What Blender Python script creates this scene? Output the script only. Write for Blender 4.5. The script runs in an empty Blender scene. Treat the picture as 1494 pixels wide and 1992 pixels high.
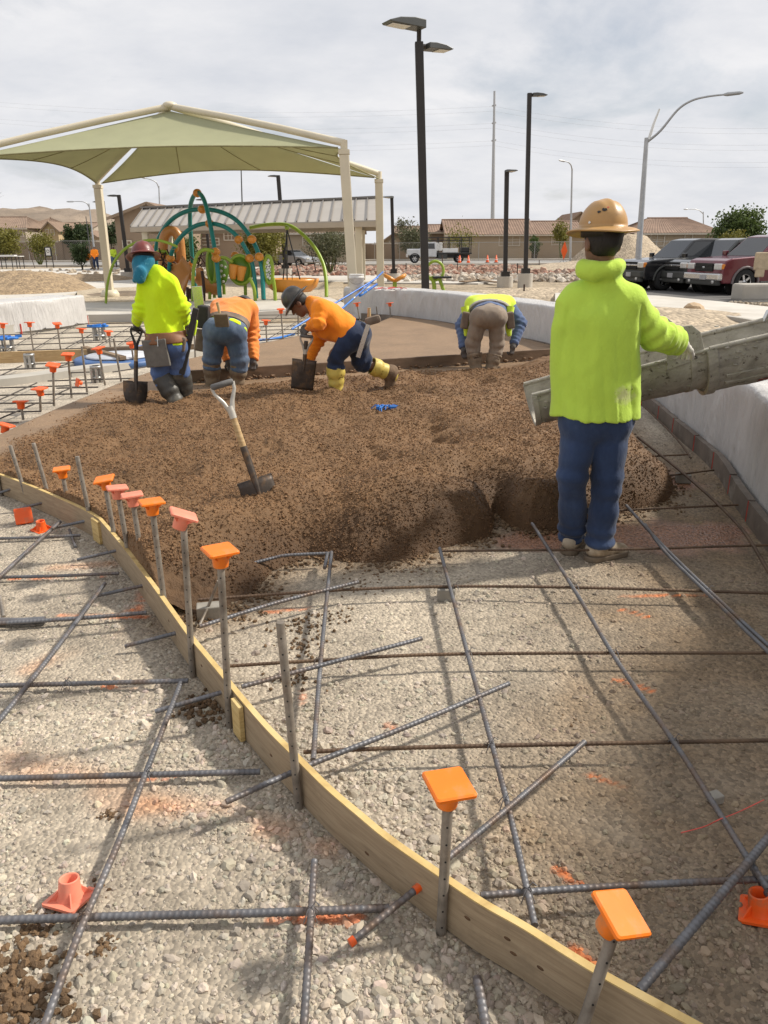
import bpy, bmesh, math, random
import numpy as np
from mathutils import Vector, Matrix, Quaternion
R = math.radians
random.seed(7)
rng = np.random.default_rng(11)
S = bpy.context.scene
COL = S.collection

# ------------------------------------------------------------------ camera
PITCH, ROLL, CAMZ, FPX = 19.0, 0.25, 1.6, 1500.0
cam = bpy.data.cameras.new('camera')
cam.sensor_fit = 'VERTICAL'; cam.sensor_height = 36.0
cam.lens = FPX/1992*36.0
cam.clip_start = 0.05; cam.clip_end = 6000
cam_ob = bpy.data.objects.new('camera', cam); COL.objects.link(cam_ob)
CAMROT = Matrix.Rotation(R(90-PITCH), 4, 'X') @ Matrix.Rotation(R(-ROLL), 4, 'Z')
cam_ob.matrix_world = Matrix.Translation((0, 0, CAMZ)) @ CAMROT
S.camera = cam_ob

# ------------------------------------------------------------------ world, sun, exposure
SUN_DIR = Vector((math.cos(R(44))*0.96, math.cos(R(44))*0.27, math.sin(R(44)))).normalized()
W = bpy.data.worlds.new('World'); S.world = W; W.use_nodes = True
def build_world():
    nt = W.node_tree; N = nt.nodes; L = nt.links; N.clear()
    out = N.new('ShaderNodeOutputWorld')
    sky = N.new('ShaderNodeTexSky'); sky.sky_type = 'NISHITA'; sky.sun_disc = False
    sky.sun_elevation = R(44); sky.sun_rotation = math.atan2(SUN_DIR.x, SUN_DIR.y)
    sky.dust_density = 2.0
    b1 = N.new('ShaderNodeBackground'); b1.inputs[1].default_value = 0.09
    L.new(sky.outputs[0], b1.inputs[0])
    tc = N.new('ShaderNodeTexCoord'); sep = N.new('ShaderNodeSeparateXYZ'); L.new(tc.outputs['Generated'], sep.inputs[0])
    # a flat cloud sheet: direction / (z + .12)
    ad = N.new('ShaderNodeMath'); ad.operation = 'ADD'; ad.inputs[1].default_value = 0.30; L.new(sep.outputs[2], ad.inputs[0])
    mx = N.new('ShaderNodeMath'); mx.operation = 'MAXIMUM'; mx.inputs[1].default_value = 0.03; L.new(ad.outputs[0], mx.inputs[0])
    cb = N.new('ShaderNodeCombineXYZ')
    for i in (0, 1):
        dv = N.new('ShaderNodeMath'); dv.operation = 'DIVIDE'
        L.new(sep.outputs[i], dv.inputs[0]); L.new(mx.outputs[0], dv.inputs[1]); L.new(dv.outputs[0], cb.inputs[i])
    mp = N.new('ShaderNodeMapping'); mp.inputs['Rotation'].default_value = (0, 0, R(-18)); mp.inputs['Scale'].default_value = (0.9, 1.25, 1)
    mp.inputs['Location'].default_value = (3.1, 0.7, 0)
    L.new(cb.outputs[0], mp.inputs[0])
    n1 = N.new('ShaderNodeTexNoise'); n1.inputs['Scale'].default_value = 1.3; n1.inputs['Detail'].default_value = 9
    n1.inputs['Roughness'].default_value = 0.58; n1.inputs['Distortion'].default_value = 0.4
    L.new(mp.outputs[0], n1.inputs['Vector'])
    n2 = N.new('ShaderNodeTexNoise'); n2.inputs['Scale'].default_value = 2.3; n2.inputs['Detail'].default_value = 6
    n2.inputs['Roughness'].default_value = 0.6
    L.new(mp.outputs[0], n2.inputs['Vector'])
    r1 = N.new('ShaderNodeValToRGB'); e = r1.color_ramp.elements
    e[0].position = 0.30; e[0].color = (0.67, 0.69, 0.74, 1); e[1].position = 0.66; e[1].color = (0.86, 0.855, 0.87, 1)
    L.new(n2.outputs[0], r1.inputs[0])
    # coverage: thin sheet with few bluish gaps
    r2 = N.new('ShaderNodeValToRGB'); e = r2.color_ramp.elements
    e[0].position = 0.33; e[0].color = (0.55, 0.55, 0.55, 1); e[1].position = 0.45; e[1].color = (0.97, 0.97, 0.97, 1)
    L.new(n1.outputs[0], r2.inputs[0])
    b2 = N.new('ShaderNodeBackground'); b2.inputs[1].default_value = 1.0; L.new(r1.outputs[0], b2.inputs[0])
    ms = N.new('ShaderNodeMixShader'); L.new(r2.outputs[0], ms.inputs[0]); L.new(b1.outputs[0], ms.inputs[1]); L.new(b2.outputs[0], ms.inputs[2])
    L.new(ms.outputs[0], out.inputs[0])
build_world()
sun = bpy.data.lights.new('sun', 'SUN'); sun.energy = 4.7; sun.angle = R(3.6); sun.color = (1.0, 0.93, 0.82)
sun_ob = bpy.data.objects.new('sun', sun); COL.objects.link(sun_ob)
sun_ob.rotation_euler = (-SUN_DIR).to_track_quat('-Z', 'Y').to_euler(); sun_ob.location = (30, 10, 40)
S.view_settings.view_transform = 'Standard'; S.view_settings.look = 'None'
S.view_settings.exposure = 0.06; S.view_settings.gamma = 1.0; S.view_settings.use_curve_mapping = False
S.render.engine = 'CYCLES'
S.cycles.use_denoising = True
S.cycles.max_bounces = 6; S.cycles.transparent_max_bounces = 12

# ------------------------------------------------------------------ pixel -> place helpers (photograph 1494 x 1992)
R3 = CAMROT.to_3x3()
def ray(px, py):
    return R3 @ Vector(((px-747)/FPX, -(py-996)/FPX, -1.0))
def gp(px, py, z=0.0):
    d = ray(px, py); t = (z-CAMZ)/d.z
    return Vector((0, 0, CAMZ)) + d*t
def dp(px, py, Y):
    d = ray(px, py); t = Y/d.y
    return Vector((0, 0, CAMZ)) + d*t
def ppm(Y, z=1.0):   # metres for one photo pixel at that place
    return (Y*math.cos(R(PITCH)) + (CAMZ-z)*math.sin(R(PITCH)))/FPX

# ------------------------------------------------------------------ object helpers
ROOT = {}
def tag(o, label=None, cat=None, group=None, kind=None):
    if label: o['label'] = label
    if cat: o['category'] = cat
    if group: o['group'] = group
    if kind: o['kind'] = kind
    return o
def thing(name, label, cat, loc=(0, 0, 0), rotz=0.0, group=None, rot=None):
    o = bpy.data.objects.new(name, None); COL.objects.link(o)
    o.empty_display_size = 0.1
    m = Matrix.Translation(Vector(loc)) @ (rot.to_matrix().to_4x4() if rot is not None else Matrix.Rotation(rotz, 4, 'Z'))
    o.matrix_world = m
    ROOT[o.name] = m
    return tag(o, label, cat, group)
def link_mesh(name, me, parent=None, world=False):
    o = bpy.data.objects.new(name, me); COL.objects.link(o)
    if parent is not None:
        o.parent = parent
        if world:
            m = ROOT[parent.name].inverted(); me.transform(m); ROOT[o.name] = ROOT[parent.name]
        else:
            ROOT[o.name] = ROOT.get(parent.name, Matrix())
    else:
        ROOT[o.name] = Matrix()
    return o
def copy_tree(o, parent=None):
    c = o.copy(); COL.objects.link(c)
    if parent is not None: c.parent = parent
    for ch in list(o.children): copy_tree(ch, c)
    return c
def np_mesh(name, V, F, mat, smooth=True, col=None):
    """V (n,3); F (m,k) fixed size faces"""
    me = bpy.data.meshes.new(name)
    V = np.asarray(V, np.float32); F = np.asarray(F, np.int32)
    k = F.shape[1]
    me.vertices.add(len(V)); me.vertices.foreach_set('co', V.ravel())
    me.loops.add(F.size); me.loops.foreach_set('vertex_index', F.ravel())
    me.polygons.add(len(F)); me.polygons.foreach_set('loop_start', np.arange(0, F.size, k, dtype=np.int32))
    me.polygons.foreach_set('use_smooth', np.full(len(F), smooth, bool))
    if col is not None:
        a = me.color_attributes.new('col', 'FLOAT_COLOR', 'POINT')
        c4 = np.ones((len(V), 4), np.float32); c4[:, :col.shape[1]] = col
        a.data.foreach_set('color', c4.ravel())
    me.materials.append(mat); me.update(calc_edges=True); me.validate()
    return me

class MB:
    def __init__(s): s.v = []; s.f = []; s.sm = []
    def add(s, vs, fs, smooth=False):
        n = len(s.v); s.v += [tuple(v) for v in vs]
        s.f += [tuple(i+n for i in f) for f in fs]; s.sm += [smooth]*len(fs)
        return s
    def box(s, c, d, rot=None, taper=1.0):
        x, y, z = d[0]/2, d[1]/2, d[2]/2
        vs = [Vector((sx*x*(taper if sz > 0 else 1), sy*y*(taper if sz > 0 else 1), sz*z)) for sz in (-1, 1) for sy in (-1, 1) for sx in (-1, 1)]
        if rot is not None: vs = [rot @ v for v in vs]
        c = Vector(c)
        return s.add([v+c for v in vs], [(0, 2, 3, 1), (4, 5, 7, 6), (0, 1, 5, 4), (2, 6, 7, 3), (0, 4, 6, 2), (1, 3, 7, 5)])
    def bbox(s, c, d, b=0.01, rot=None):
        """box with chamfered edges"""
        bm = bmesh.new(); bmesh.ops.create_cube(bm, size=1.0)
        bmesh.ops.scale(bm, vec=d, verts=bm.verts)
        bmesh.ops.bevel(bm, geom=bm.edges[:], offset=b, segments=2, affect='EDGES', profile=0.6)
        bm.verts.index_update()
        vs = [(rot @ v.co if rot is not None else v.co) + Vector(c) for v in bm.verts]
        fs = [tuple(v.index for v in f.verts) for f in bm.faces]; bm.free()
        return s.add(vs, fs)
    def bar(s, a, b, w, h, up=(0, 0, 1)):
        a, b = Vector(a), Vector(b); d = b-a; L = d.length; d.normalize()
        u = Vector(up); sd = d.cross(u)
        if sd.length < 1e-4: sd = Vector((1, 0, 0))
        sd.normalize(); u = sd.cross(d)
        m = Matrix((sd, d, u)).transposed()
        return s.box((a+b)/2, (w, L, h), m)
    def tube(s, pts, r, n=8, cap=True, closed=False, smooth=True):
        pts = [Vector(p) for p in pts]; m = len(pts)
        rs = r if isinstance(r, (list, tuple, np.ndarray)) else [r]*m
        up = None; rings = []
        for i, p in enumerate(pts):
            a = pts[(i-1) % m] if (i or closed) else pts[0]; b = pts[(i+1) % m] if (i < m-1 or closed) else pts[-1]
            t = (b-a)
            if t.length < 1e-9: t = Vector((0, 0, 1))
            t.normalize()
            if up is None:
                up = Vector((0, 0, 1)) if abs(t.z) < 0.9 else Vector((1, 0, 0))
            up = up - t*up.dot(t)
            if up.length < 1e-6: up = t.orthogonal()
            up.normalize(); sd = t.cross(up)
            rings.append([p + (up*math.cos(2*math.pi*k/n) + sd*math.sin(2*math.pi*k/n))*rs[i] for k in range(n)])
        vs = [v for r_ in rings for v in r_]; fs = []
        for i in range(m if closed else m-1):
            j = (i+1) % m
            for k in range(n):
                l = (k+1) % n
                fs.append((i*n+k, i*n+l, j*n+l, j*n+k))
        s.add(vs, fs, smooth)
        if cap and not closed:
            s.add(rings[0], [tuple(range(n-1, -1, -1))]); s.add(rings[-1], [tuple(range(n))])
        return s
    def cyl(s, a, b, r, r2=None, n=12, smooth=True):
        return s.tube([a, b], [r, r if r2 is None else r2], n, smooth=smooth)
    def lathe(s, prof, n=20, c=(0, 0, 0), m=None, sx=1.0, sy=1.0, smooth=True):
        c = Vector(c); vs = []
        for r, z in prof:
            for k in range(n):
                a = 2*math.pi*k/n; v = Vector((r*math.cos(a)*sx, r*math.sin(a)*sy, z))
                vs.append((m @ v if m is not None else v) + c)
        fs = [(i*n+k, i*n+(k+1) % n, (i+1)*n+(k+1) % n, (i+1)*n+k) for i in range(len(prof)-1) for k in range(n)]
        return s.add(vs, fs, smooth)
    def prism(s, poly, d, m=None):
        """poly: list of 3D points, extruded by vector d"""
        d = Vector(d); p = [Vector(q) for q in poly]; n = len(p)
        vs = p + [q+d for q in p]
        if m is not None: vs = [m @ v for v in vs]
        return s.add(vs, [tuple(range(n-1, -1, -1)), tuple(range(n, 2*n))] + [(i, (i+1) % n, n+(i+1) % n, n+i) for i in range(n)])
    def ico(s, c, r, sub=1, jit=0.0, sc=(1, 1, 1), rot=None, smooth=True):
        bm = bmesh.new(); bmesh.ops.create_icosphere(bm, subdivisions=sub, radius=1.0); bm.verts.index_update()
        vs = []
        for v in bm.verts:
            q = v.co*(1+random.uniform(-jit, jit)); q = Vector((q.x*sc[0]*r, q.y*sc[1]*r, q.z*sc[2]*r))
            vs.append((rot @ q if rot is not None else q)+Vector(c))
        fs = [tuple(v.index for v in f.verts) for f in bm.faces]; bm.free()
        return s.add(vs, fs, smooth)
    def mesh(s, name, mat):
        me = bpy.data.meshes.new(name); me.from_pydata(s.v, [], s.f)
        me.polygons.foreach_set('use_smooth', s.sm); me.materials.append(mat); me.update()
        return me
    def build(s, name, mat, parent=None, world=False, bevel=0, seg=2):
        o = link_mesh(name, s.mesh(name, mat), parent, world)
        if bevel:
            b = o.modifiers.new('bevel', 'BEVEL'); b.width = bevel; b.segments = seg; b.limit_method = 'ANGLE'; b.angle_limit = R(35)
        return o

def smooth_path(pts, n=8):
    """Catmull-Rom"""
    P = [Vector(p) for p in pts]
    if len(P) < 3: return P
    out = []
    for i in range(len(P)-1):
        p0 = P[max(i-1, 0)]; p1 = P[i]; p2 = P[i+1]; p3 = P[min(i+2, len(P)-1)]
        for k in range(n):
            t = k/n
            out.append(0.5*((2*p1) + (p2-p0)*t + (2*p0-5*p1+4*p2-p3)*t*t + (3*p1-p0-3*p2+p3)*t**3))
    out.append(P[-1])
    return out

# ------------------------------------------------------------------ numpy noise
def _hash(ix, iy, s=0):
    h = (ix.astype(np.int64)*374761393 + iy.astype(np.int64)*668265263 + s*974634777) & 0x7fffffff
    h = ((h ^ (h >> 13))*1274126177) & 0x7fffffff
    h = h ^ (h >> 16)
    return (h & 0xffff)/65535.0
def vnoise(x, y, s=0):
    ix = np.floor(x); iy = np.floor(y); fx = x-ix; fy = y-iy
    ux = fx*fx*(3-2*fx); uy = fy*fy*(3-2*fy)
    a = _hash(ix, iy, s); b = _hash(ix+1, iy, s); c = _hash(ix, iy+1, s); d = _hash(ix+1, iy+1, s)
    return (a*(1-ux)+b*ux)*(1-uy) + (c*(1-ux)+d*ux)*uy
def fbm(x, y, o=4, s=0):
    v = 0; a = 0.5; t = 0
    for k in range(o):
        v = v + a*vnoise(x*2**k, y*2**k, s+k); t += a; a *= 0.5
    return v/t
def worley(x, y, s=0):
    ix = np.floor(x); iy = np.floor(y); best = np.full(x.shape, 9.0)
    for dx in (-1, 0, 1):
        for dy in (-1, 0, 1):
            cx = ix+dx; cy = iy+dy
            px = cx+_hash(cx, cy, s); py = cy+_hash(cx, cy, s+31)
            best = np.minimum(best, (px-x)**2+(py-y)**2)
    return np.sqrt(best)
def in_poly(x, y, P):
    ins = np.zeros(x.shape, bool); n = len(P)
    for i in range(n):
        x1, y1 = P[i]; x2, y2 = P[(i+1) % n]
        c = (y1 > y) != (y2 > y)
        with np.errstate(divide='ignore', invalid='ignore'):
            ins ^= c & (x < (x2-x1)*(y-y1)/((y2-y1) if y2 != y1 else 1e-9)+x1)
    return ins
def line_dist(x, y, P):
    best = np.full(x.shape, 1e9)
    for i in range(len(P)-1):
        ax, ay = P[i]; bx, by = P[i+1]; dx, dy = bx-ax, by-ay; l = dx*dx+dy*dy+1e-12
        t = np.clip(((x-ax)*dx+(y-ay)*dy)/l, 0, 1)
        best = np.minimum(best, np.hypot(x-ax-t*dx, y-ay-t*dy))
    return best
def sstep(a, b, v):
    t = np.clip((v-a)/(b-a), 0, 1); return t*t*(3-2*t)

# ------------------------------------------------------------------ materials
def node_mat(name):
    m = bpy.data.materials.new(name); m.use_nodes = True
    nt = m.node_tree; b = nt.nodes['Principled BSDF']
    return m, nt, b
def _noise(nt, vec, scale, detail=6, rough=0.55, dist=0.0):
    n = nt.nodes.new('ShaderNodeTexNoise'); n.inputs['Scale'].default_value = scale; n.inputs['Detail'].default_value = detail
    n.inputs['Roughness'].default_value = rough; n.inputs['Distortion'].default_value = dist
    nt.links.new(vec, n.inputs['Vector']); return n.outputs[0]
def _ramp(nt, fac, stops):
    r = nt.nodes.new('ShaderNodeValToRGB'); e = r.color_ramp.elements
    while len(e) < len(stops): e.new(0.5)
    for i, (p, c) in enumerate(stops):
        e[i].position = p; e[i].color = (*c, 1) if len(c) == 3 else c
    nt.links.new(fac, r.inputs[0]); return r.outputs[0]
def _mix(nt, fac, a, b, mode='MIX'):
    m = nt.nodes.new('ShaderNodeMix'); m.data_type = 'RGBA'; m.blend_type = mode
    if isinstance(fac, (int, float)): m.inputs[0].default_value = fac
    else: nt.links.new(fac, m.inputs[0])
    for i, v in ((6, a), (7, b)):
        if isinstance(v, tuple): m.inputs[i].default_value = (*v[:3], 1)
        else: nt.links.new(v, m.inputs[i])
    return m.outputs[2]
def M(name, col, rough=0.6, metal=0.0, var=0.15, vs=6.0, bump=0.15, bs=60.0, bd=0.004, dirt=None, coat=0.0, spec=0.5,
      stretch=(1, 1, 1), sheen=0.0, attr=None, trans=0.0):
    m, nt, b = node_mat(name); L = nt.links
    tc = nt.nodes.new('ShaderNodeTexCoord'); mp = nt.nodes.new('ShaderNodeMapping'); mp.inputs['Scale'].default_value = stretch
    L.new(tc.outputs['Object'], mp.inputs[0]); vec = mp.outputs[0]
    n1 = _noise(nt, vec, vs)
    lo = tuple(max(0, c*(1-var)) for c in col); hi = tuple(min(1, c*(1+var)) for c in col)
    c = _ramp(nt, n1, [(0.3, lo), (0.7, hi)])
    if attr:
        a = nt.nodes.new('ShaderNodeAttribute'); a.attribute_name = attr
        c = _mix(nt, 1.0, c, a.outputs[0], 'MULTIPLY')
    if dirt:
        dc, ds, lo_, hi_ = dirt
        n2 = _noise(nt, vec, ds, 8, 0.65)
        f = _ramp(nt, n2, [(lo_, (0, 0, 0)), (hi_, (1, 1, 1))])
        c = _mix(nt, f, c, dc)
    L.new(c, b.inputs['Base Color'])
    b.inputs['Roughness'].default_value = rough; b.inputs['Metallic'].default_value = metal
    b.inputs['Coat Weight'].default_value = coat; b.inputs['Specular IOR Level'].default_value = spec
    b.inputs['Sheen Weight'].default_value = sheen
    if bump:
        n3 = _noise(nt, vec, bs, 5, 0.6)
        bp = nt.nodes.new('ShaderNodeBump'); bp.inputs['Strength'].default_value = bump; bp.inputs['Distance'].default_value = bd
        L.new(n3, bp.inputs['Height']); L.new(bp.outputs[0], b.inputs['Normal'])
    if trans:
        out = nt.nodes['Material Output']; tr = nt.nodes.new('ShaderNodeBsdfTranslucent'); L.new(c, tr.inputs[0])
        ms = nt.nodes.new('ShaderNodeMixShader'); ms.inputs[0].default_value = trans
        L.new(b.outputs[0], ms.inputs[1]); L.new(tr.outputs[0], ms.inputs[2]); L.new(ms.outputs[0], out.inputs[0])
    return m
MAT = {}
MAT['steel'] = M('stake_steel', (0.25, 0.22, 0.185), 0.55, 0.35, 0.4, 14, 0.3, 90, 0.002, dirt=((0.15, 0.105, 0.07), 9, 0.5, 0.7))
MAT['rebar'] = M('rebar_steel', (0.15, 0.15, 0.16), 0.5, 0.4, 0.3, 9, 0.3, 120, 0.002, dirt=((0.15, 0.10, 0.07), 7, 0.46, 0.66))
MAT['rebar_brown'] = M('rusty_rebar_steel', (0.11, 0.07, 0.045), 0.7, 0.3, 0.35, 9, 0.3, 120, 0.002, dirt=((0.17, 0.11, 0.065), 5, 0.5, 0.7))
MAT['rebar_far'] = M('dull_rebar_steel', (0.07, 0.06, 0.055), 0.7, 0.3, 0.3, 6, 0)
MAT['cap_orange'] = M('orange_cap_plastic', (0.95, 0.22, 0.012), 0.42, 0, 0.08, 9, 0.12, 60, 0.003, dirt=((0.62, 0.26, 0.10), 16, 0.54, 0.74), trans=0.12)
MAT['cap_deep'] = M('deep_orange_cap_plastic', (0.90, 0.12, 0.012), 0.42, 0, 0.08, 9, 0.12, 60, 0.003, dirt=((0.50, 0.17, 0.08), 16, 0.52, 0.72), trans=0.1)
MAT['cap_pink'] = M('faded_pink_cap_plastic', (0.88, 0.27, 0.17), 0.55, 0, 0.12, 12, 0.15, 60, 0.003, dirt=((0.70, 0.32, 0.22), 20, 0.5, 0.8), trans=0.1)
MAT['void'] = M('dark_hollow', (0.012, 0.011, 0.010), 0.9, 0, 0.1, 5, 0)
MAT['block'] = M('spacer_concrete', (0.27, 0.25, 0.215), 0.9, 0, 0.15, 20, 0.4, 90, 0.004)
MAT['white_paint'] = M('white_paint', (0.72, 0.72, 0.70), 0.4, 0, 0.06, 3, 0)
MAT['black'] = M('black_paint', (0.020, 0.019, 0.019), 0.45, 0.0, 0.3, 3, 0.05)
MAT['rubber'] = M('tyre_rubber', (0.018, 0.018, 0.018), 0.8, 0, 0.3, 20, 0.1)
MAT['blue_plastic'] = M('blue_plastic', (0.02, 0.16, 0.52), 0.4, 0, 0.15, 10, 0.1)
MAT['blue_pole'] = M('blue_pole_paint', (0.03, 0.13, 0.45), 0.4, 0.2, 0.25, 10, 0.1, dirt=((0.30, 0.34, 0.42), 18, 0.6, 0.75))
MAT['chrome'] = M('bright_metal', (0.62, 0.62, 0.62), 0.25, 0.9, 0.06, 4, 0)
MAT['glass'] = M('dark_glass', (0.016, 0.019, 0.022), 0.06, 0, 0.2, 2, 0, spec=0.9)
# ================================================================== GROUND
def soil_mat(name, base, scale=1.0, grain=55.0, bump=0.8, bd=0.01):
    m, nt, b = node_mat(name); L = nt.links
    tc = nt.nodes.new('ShaderNodeTexCoord'); vec = tc.outputs['Object']
    v = nt.nodes.new('ShaderNodeTexVoronoi'); v.inputs['Scale'].default_value = grain; L.new(vec, v.inputs['Vector'])
    cell = _ramp(nt, v.outputs['Color'], [(0.1, (0.62, 0.61, 0.60)), (0.9, (1.22, 1.2, 1.16))])
    a = nt.nodes.new('ShaderNodeAttribute'); a.attribute_name = 'col'
    n1 = _noise(nt, vec, 3.0*scale, 8, 0.62)
    f = _ramp(nt, n1, [(0.3, (0.80, 0.79, 0.78)), (0.7, (1.14, 1.13, 1.12))])
    c = _mix(nt, 1.0, cell, f, 'MULTIPLY'); c = _mix(nt, 1.0, c, a.outputs[0] if base is None else base, 'MULTIPLY')
    L.new(c, b.inputs['Base Color'])
    b.inputs['Roughness'].default_value = 0.95
    if base is None:
        mr = nt.nodes.new('ShaderNodeMapRange'); mr.inputs[1].default_value = 0; mr.inputs[2].default_value = 1
        mr.inputs[3].default_value = 0.25; mr.inputs[4].default_value = 0.95
        L.new(a.outputs[3], mr.inputs[0]); L.new(mr.outputs[0], b.inputs['Roughness'])
    h = nt.nodes.new('ShaderNodeMath'); h.operation = 'MULTIPLY_ADD'; h.inputs[1].default_value = -1.0; h.inputs[2].default_value = 1.0
    L.new(v.outputs['Distance'], h.inputs[0])
    bp = nt.nodes.new('ShaderNodeBump'); bp.inputs['Strength'].default_value = bump; bp.inputs['Distance'].default_value = bd
    L.new(h.outputs[0], bp.inputs['Height']); L.new(bp.outputs[0], b.inputs['Normal'])
    return m
MAT['gravel_bed'] = soil_mat('gravel_bed_soil', None, 1.0, 75.0, 0.9, 0.008)
MAT['gravel'] = M('gravel_stone', (1, 1, 1), 0.9, 0, 0.12, 60, 0.25, 160, 0.002, attr='col')
MAT['desert'] = soil_mat('desert_soil', (0.36, 0.295, 0.21), 0.5, 9.0, 0.6, 0.05)
MAT['sand'] = soil_mat('play_sand', (0.46, 0.39, 0.29), 1.0, 14.0, 0.6, 0.04)
MAT['walk'] = M('walkway_concrete', (0.52, 0.49, 0.44), 0.9, 0, 0.10, 0.8, 0.1, 40, 0.004, dirt=((0.42, 0.38, 0.32), 0.9, 0.5, 0.75))
MAT['curb'] = M('curb_concrete', (0.40, 0.375, 0.33), 0.9, 0, 0.12, 2, 0.2, 40, 0.004)
MAT['asphalt'] = M('asphalt', (0.105, 0.10, 0.095), 0.95, 0, 0.15, 1.0, 0.2, 60, 0.01)

def sheet(name, poly, z, mat, kind='structure', th=None):
    P = [(p[0], p[1]) for p in poly]
    mb = MB(); n = len(P)
    if th is None:
        mb.add([(x, y, z) for x, y in P], [tuple(range(n))])
    else:
        mb.add([(x, y, z) for x, y in P] + [(x, y, z-th) for x, y in P],
               [tuple(range(n))] + [(i, n+i, n+(i+1) % n, (i+1) % n) for i in range(n)])
    o = mb.build(name, mat); o['kind'] = kind
    bm = bmesh.new(); bm.from_mesh(o.data); bmesh.ops.recalc_face_normals(bm, faces=bm.faces)
    if th is None and bm.faces and bm.faces[:][0].normal.z < 0: bmesh.ops.reverse_faces(bm, faces=bm.faces)
    bm.to_mesh(o.data); bm.free()
    return o
def gpoly(pxs, z): return [tuple(gp(x, y, z)[:2]) for x, y in pxs]

sheet('ground', [(-1500, -300), (1500, -300), (1500, 2500), (-1500, 2500)], -0.035, MAT['desert'])

# line of the form board (top edge, z = .15) and the outline of the poured concrete
BZ = 0.15
BOARD_PX = [(-60, 908), (0, 922), (50, 940), (110, 965), (165, 990), (195, 1008), (240, 1060), (290, 1125), (330, 1180), (370, 1235), (420, 1295),
            (465, 1350), (520, 1413), (585, 1478), (640, 1532), (700, 1583), (760, 1632), (865, 1705), (940, 1755), (1020, 1800), (1100, 1850),
            (1180, 1898), (1340, 1985), (1440, 2040)]
BOARD = [gp(x, y, BZ) for x, y in BOARD_PX]
WALLBASE_PX = [(1600, 1190), (1494, 1065), (1434, 981), (1392, 915), (1318, 848), (1252, 790), (1180, 737), (1077, 687), (1005, 668), (933, 652), (850, 635), (766, 624), (715, 620), (668, 616)]
WALLBASE = [gp(x, y, 0.0 if i < 6 else 0.02) for i, (x, y) in enumerate(WALLBASE_PX)]
FRONT_PX = [(352, 1205), (400, 1195), (440, 1185), (490, 1160), (530, 1112), (600, 1085), (700, 1097), (800, 1092), (855, 1070), (925, 1055),
            (955, 1046), (966, 1000), (985, 1022), (1025, 1034), (1092, 1035), (1150, 1022), (1200, 1002), (1255, 990), (1300, 975), (1312, 950), (1270, 915), (1238, 880),
            (1215, 840), (1195, 790), (1150, 735), (1090, 694)]
FRONT = [gp(x, y, 0.0) for x, y in FRONT_PX]
FAR_PX = [(735, 627), (690, 632), (640, 640), (560, 658), (470, 676), (360, 700), (250, 738), (190, 762), (130, 787), (60, 817), (0, 845), (-40, 866)]
FAR = [gp(x, y, 0.13) for x, y in FAR_PX]
nb = [i for i, p in enumerate(BOARD_PX) if p[1] <= 1185]
left_edge = FAR + [Vector((FAR[-1].x-0.12, (FAR[-1].y+BOARD[0].y)/2, 0.1))] + [BOARD[i] for i in nb] + [gp(345, 1200, BZ)]
wall_mid = [WALLBASE[i] for i in range(7, 12)]
CPOLY = [(p.x, p.y) for p in FRONT + wall_mid + left_edge]
SIDE_L = [(p.x, p.y) for p in wall_mid + left_edge]
FRONT_L = [(p.x, p.y) for p in FRONT]
SCREED = (gp(352, 742, 0.17), gp(1092, 690, 0.17))

# --- gravel bed
def seg_px(a, b, z=0.0): return [tuple(gp(*a, z)[:2]), tuple(gp(*b, z)[:2])]
PAINT = [(seg_px((530, 1787), (695, 1784)), 0.02), (seg_px((255, 1516), (340, 1514)), 0.014), (seg_px((190, 1336), (262, 1336)), 0.012),
         (seg_px((120, 1196), (285, 1200)), 0.018), (seg_px((20, 1126), (200, 1122)), 0.016), (seg_px((1145, 1508), (1215, 1530)), 0.016), (seg_px((1085, 1690), (1125, 1720)), 0.016),
         (seg_px((1120, 1850), (1150, 1885)), 0.02), (seg_px((1210, 1187), (1262, 1200)), 0.016), (seg_px((1200, 1322), (1270, 1345)), 0.014), (seg_px((1210, 1158), (1380, 1160)), 0.012),
         (seg_px((260, 1190), (300, 1140)), 0.05), (seg_px((590, 1340), (592, 1368)), 0.012), (seg_px((755, 1410), (765, 1418)), 0.02), (seg_px((500, 1192), (600, 1182)), 0.014)]
DUSTY = [(seg_px((0, 1470), (300, 1570)), 0.13), (seg_px((300, 1565), (640, 1640)), 0.12), (seg_px((60, 1300), (240, 1215)), 0.09), (seg_px((100, 1105), (230, 1095)), 0.08)]
PUDDLE = [(gp(1240, 918), 0.26), (gp(1310, 940), 0.20), (gp(1330, 1045), 0.30), (gp(1230, 1040), 0.24), (gp(1050, 1050), 0.2), (gp(1000, 1052), 0.14), (gp(1400, 1030), 0.16)]
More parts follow.
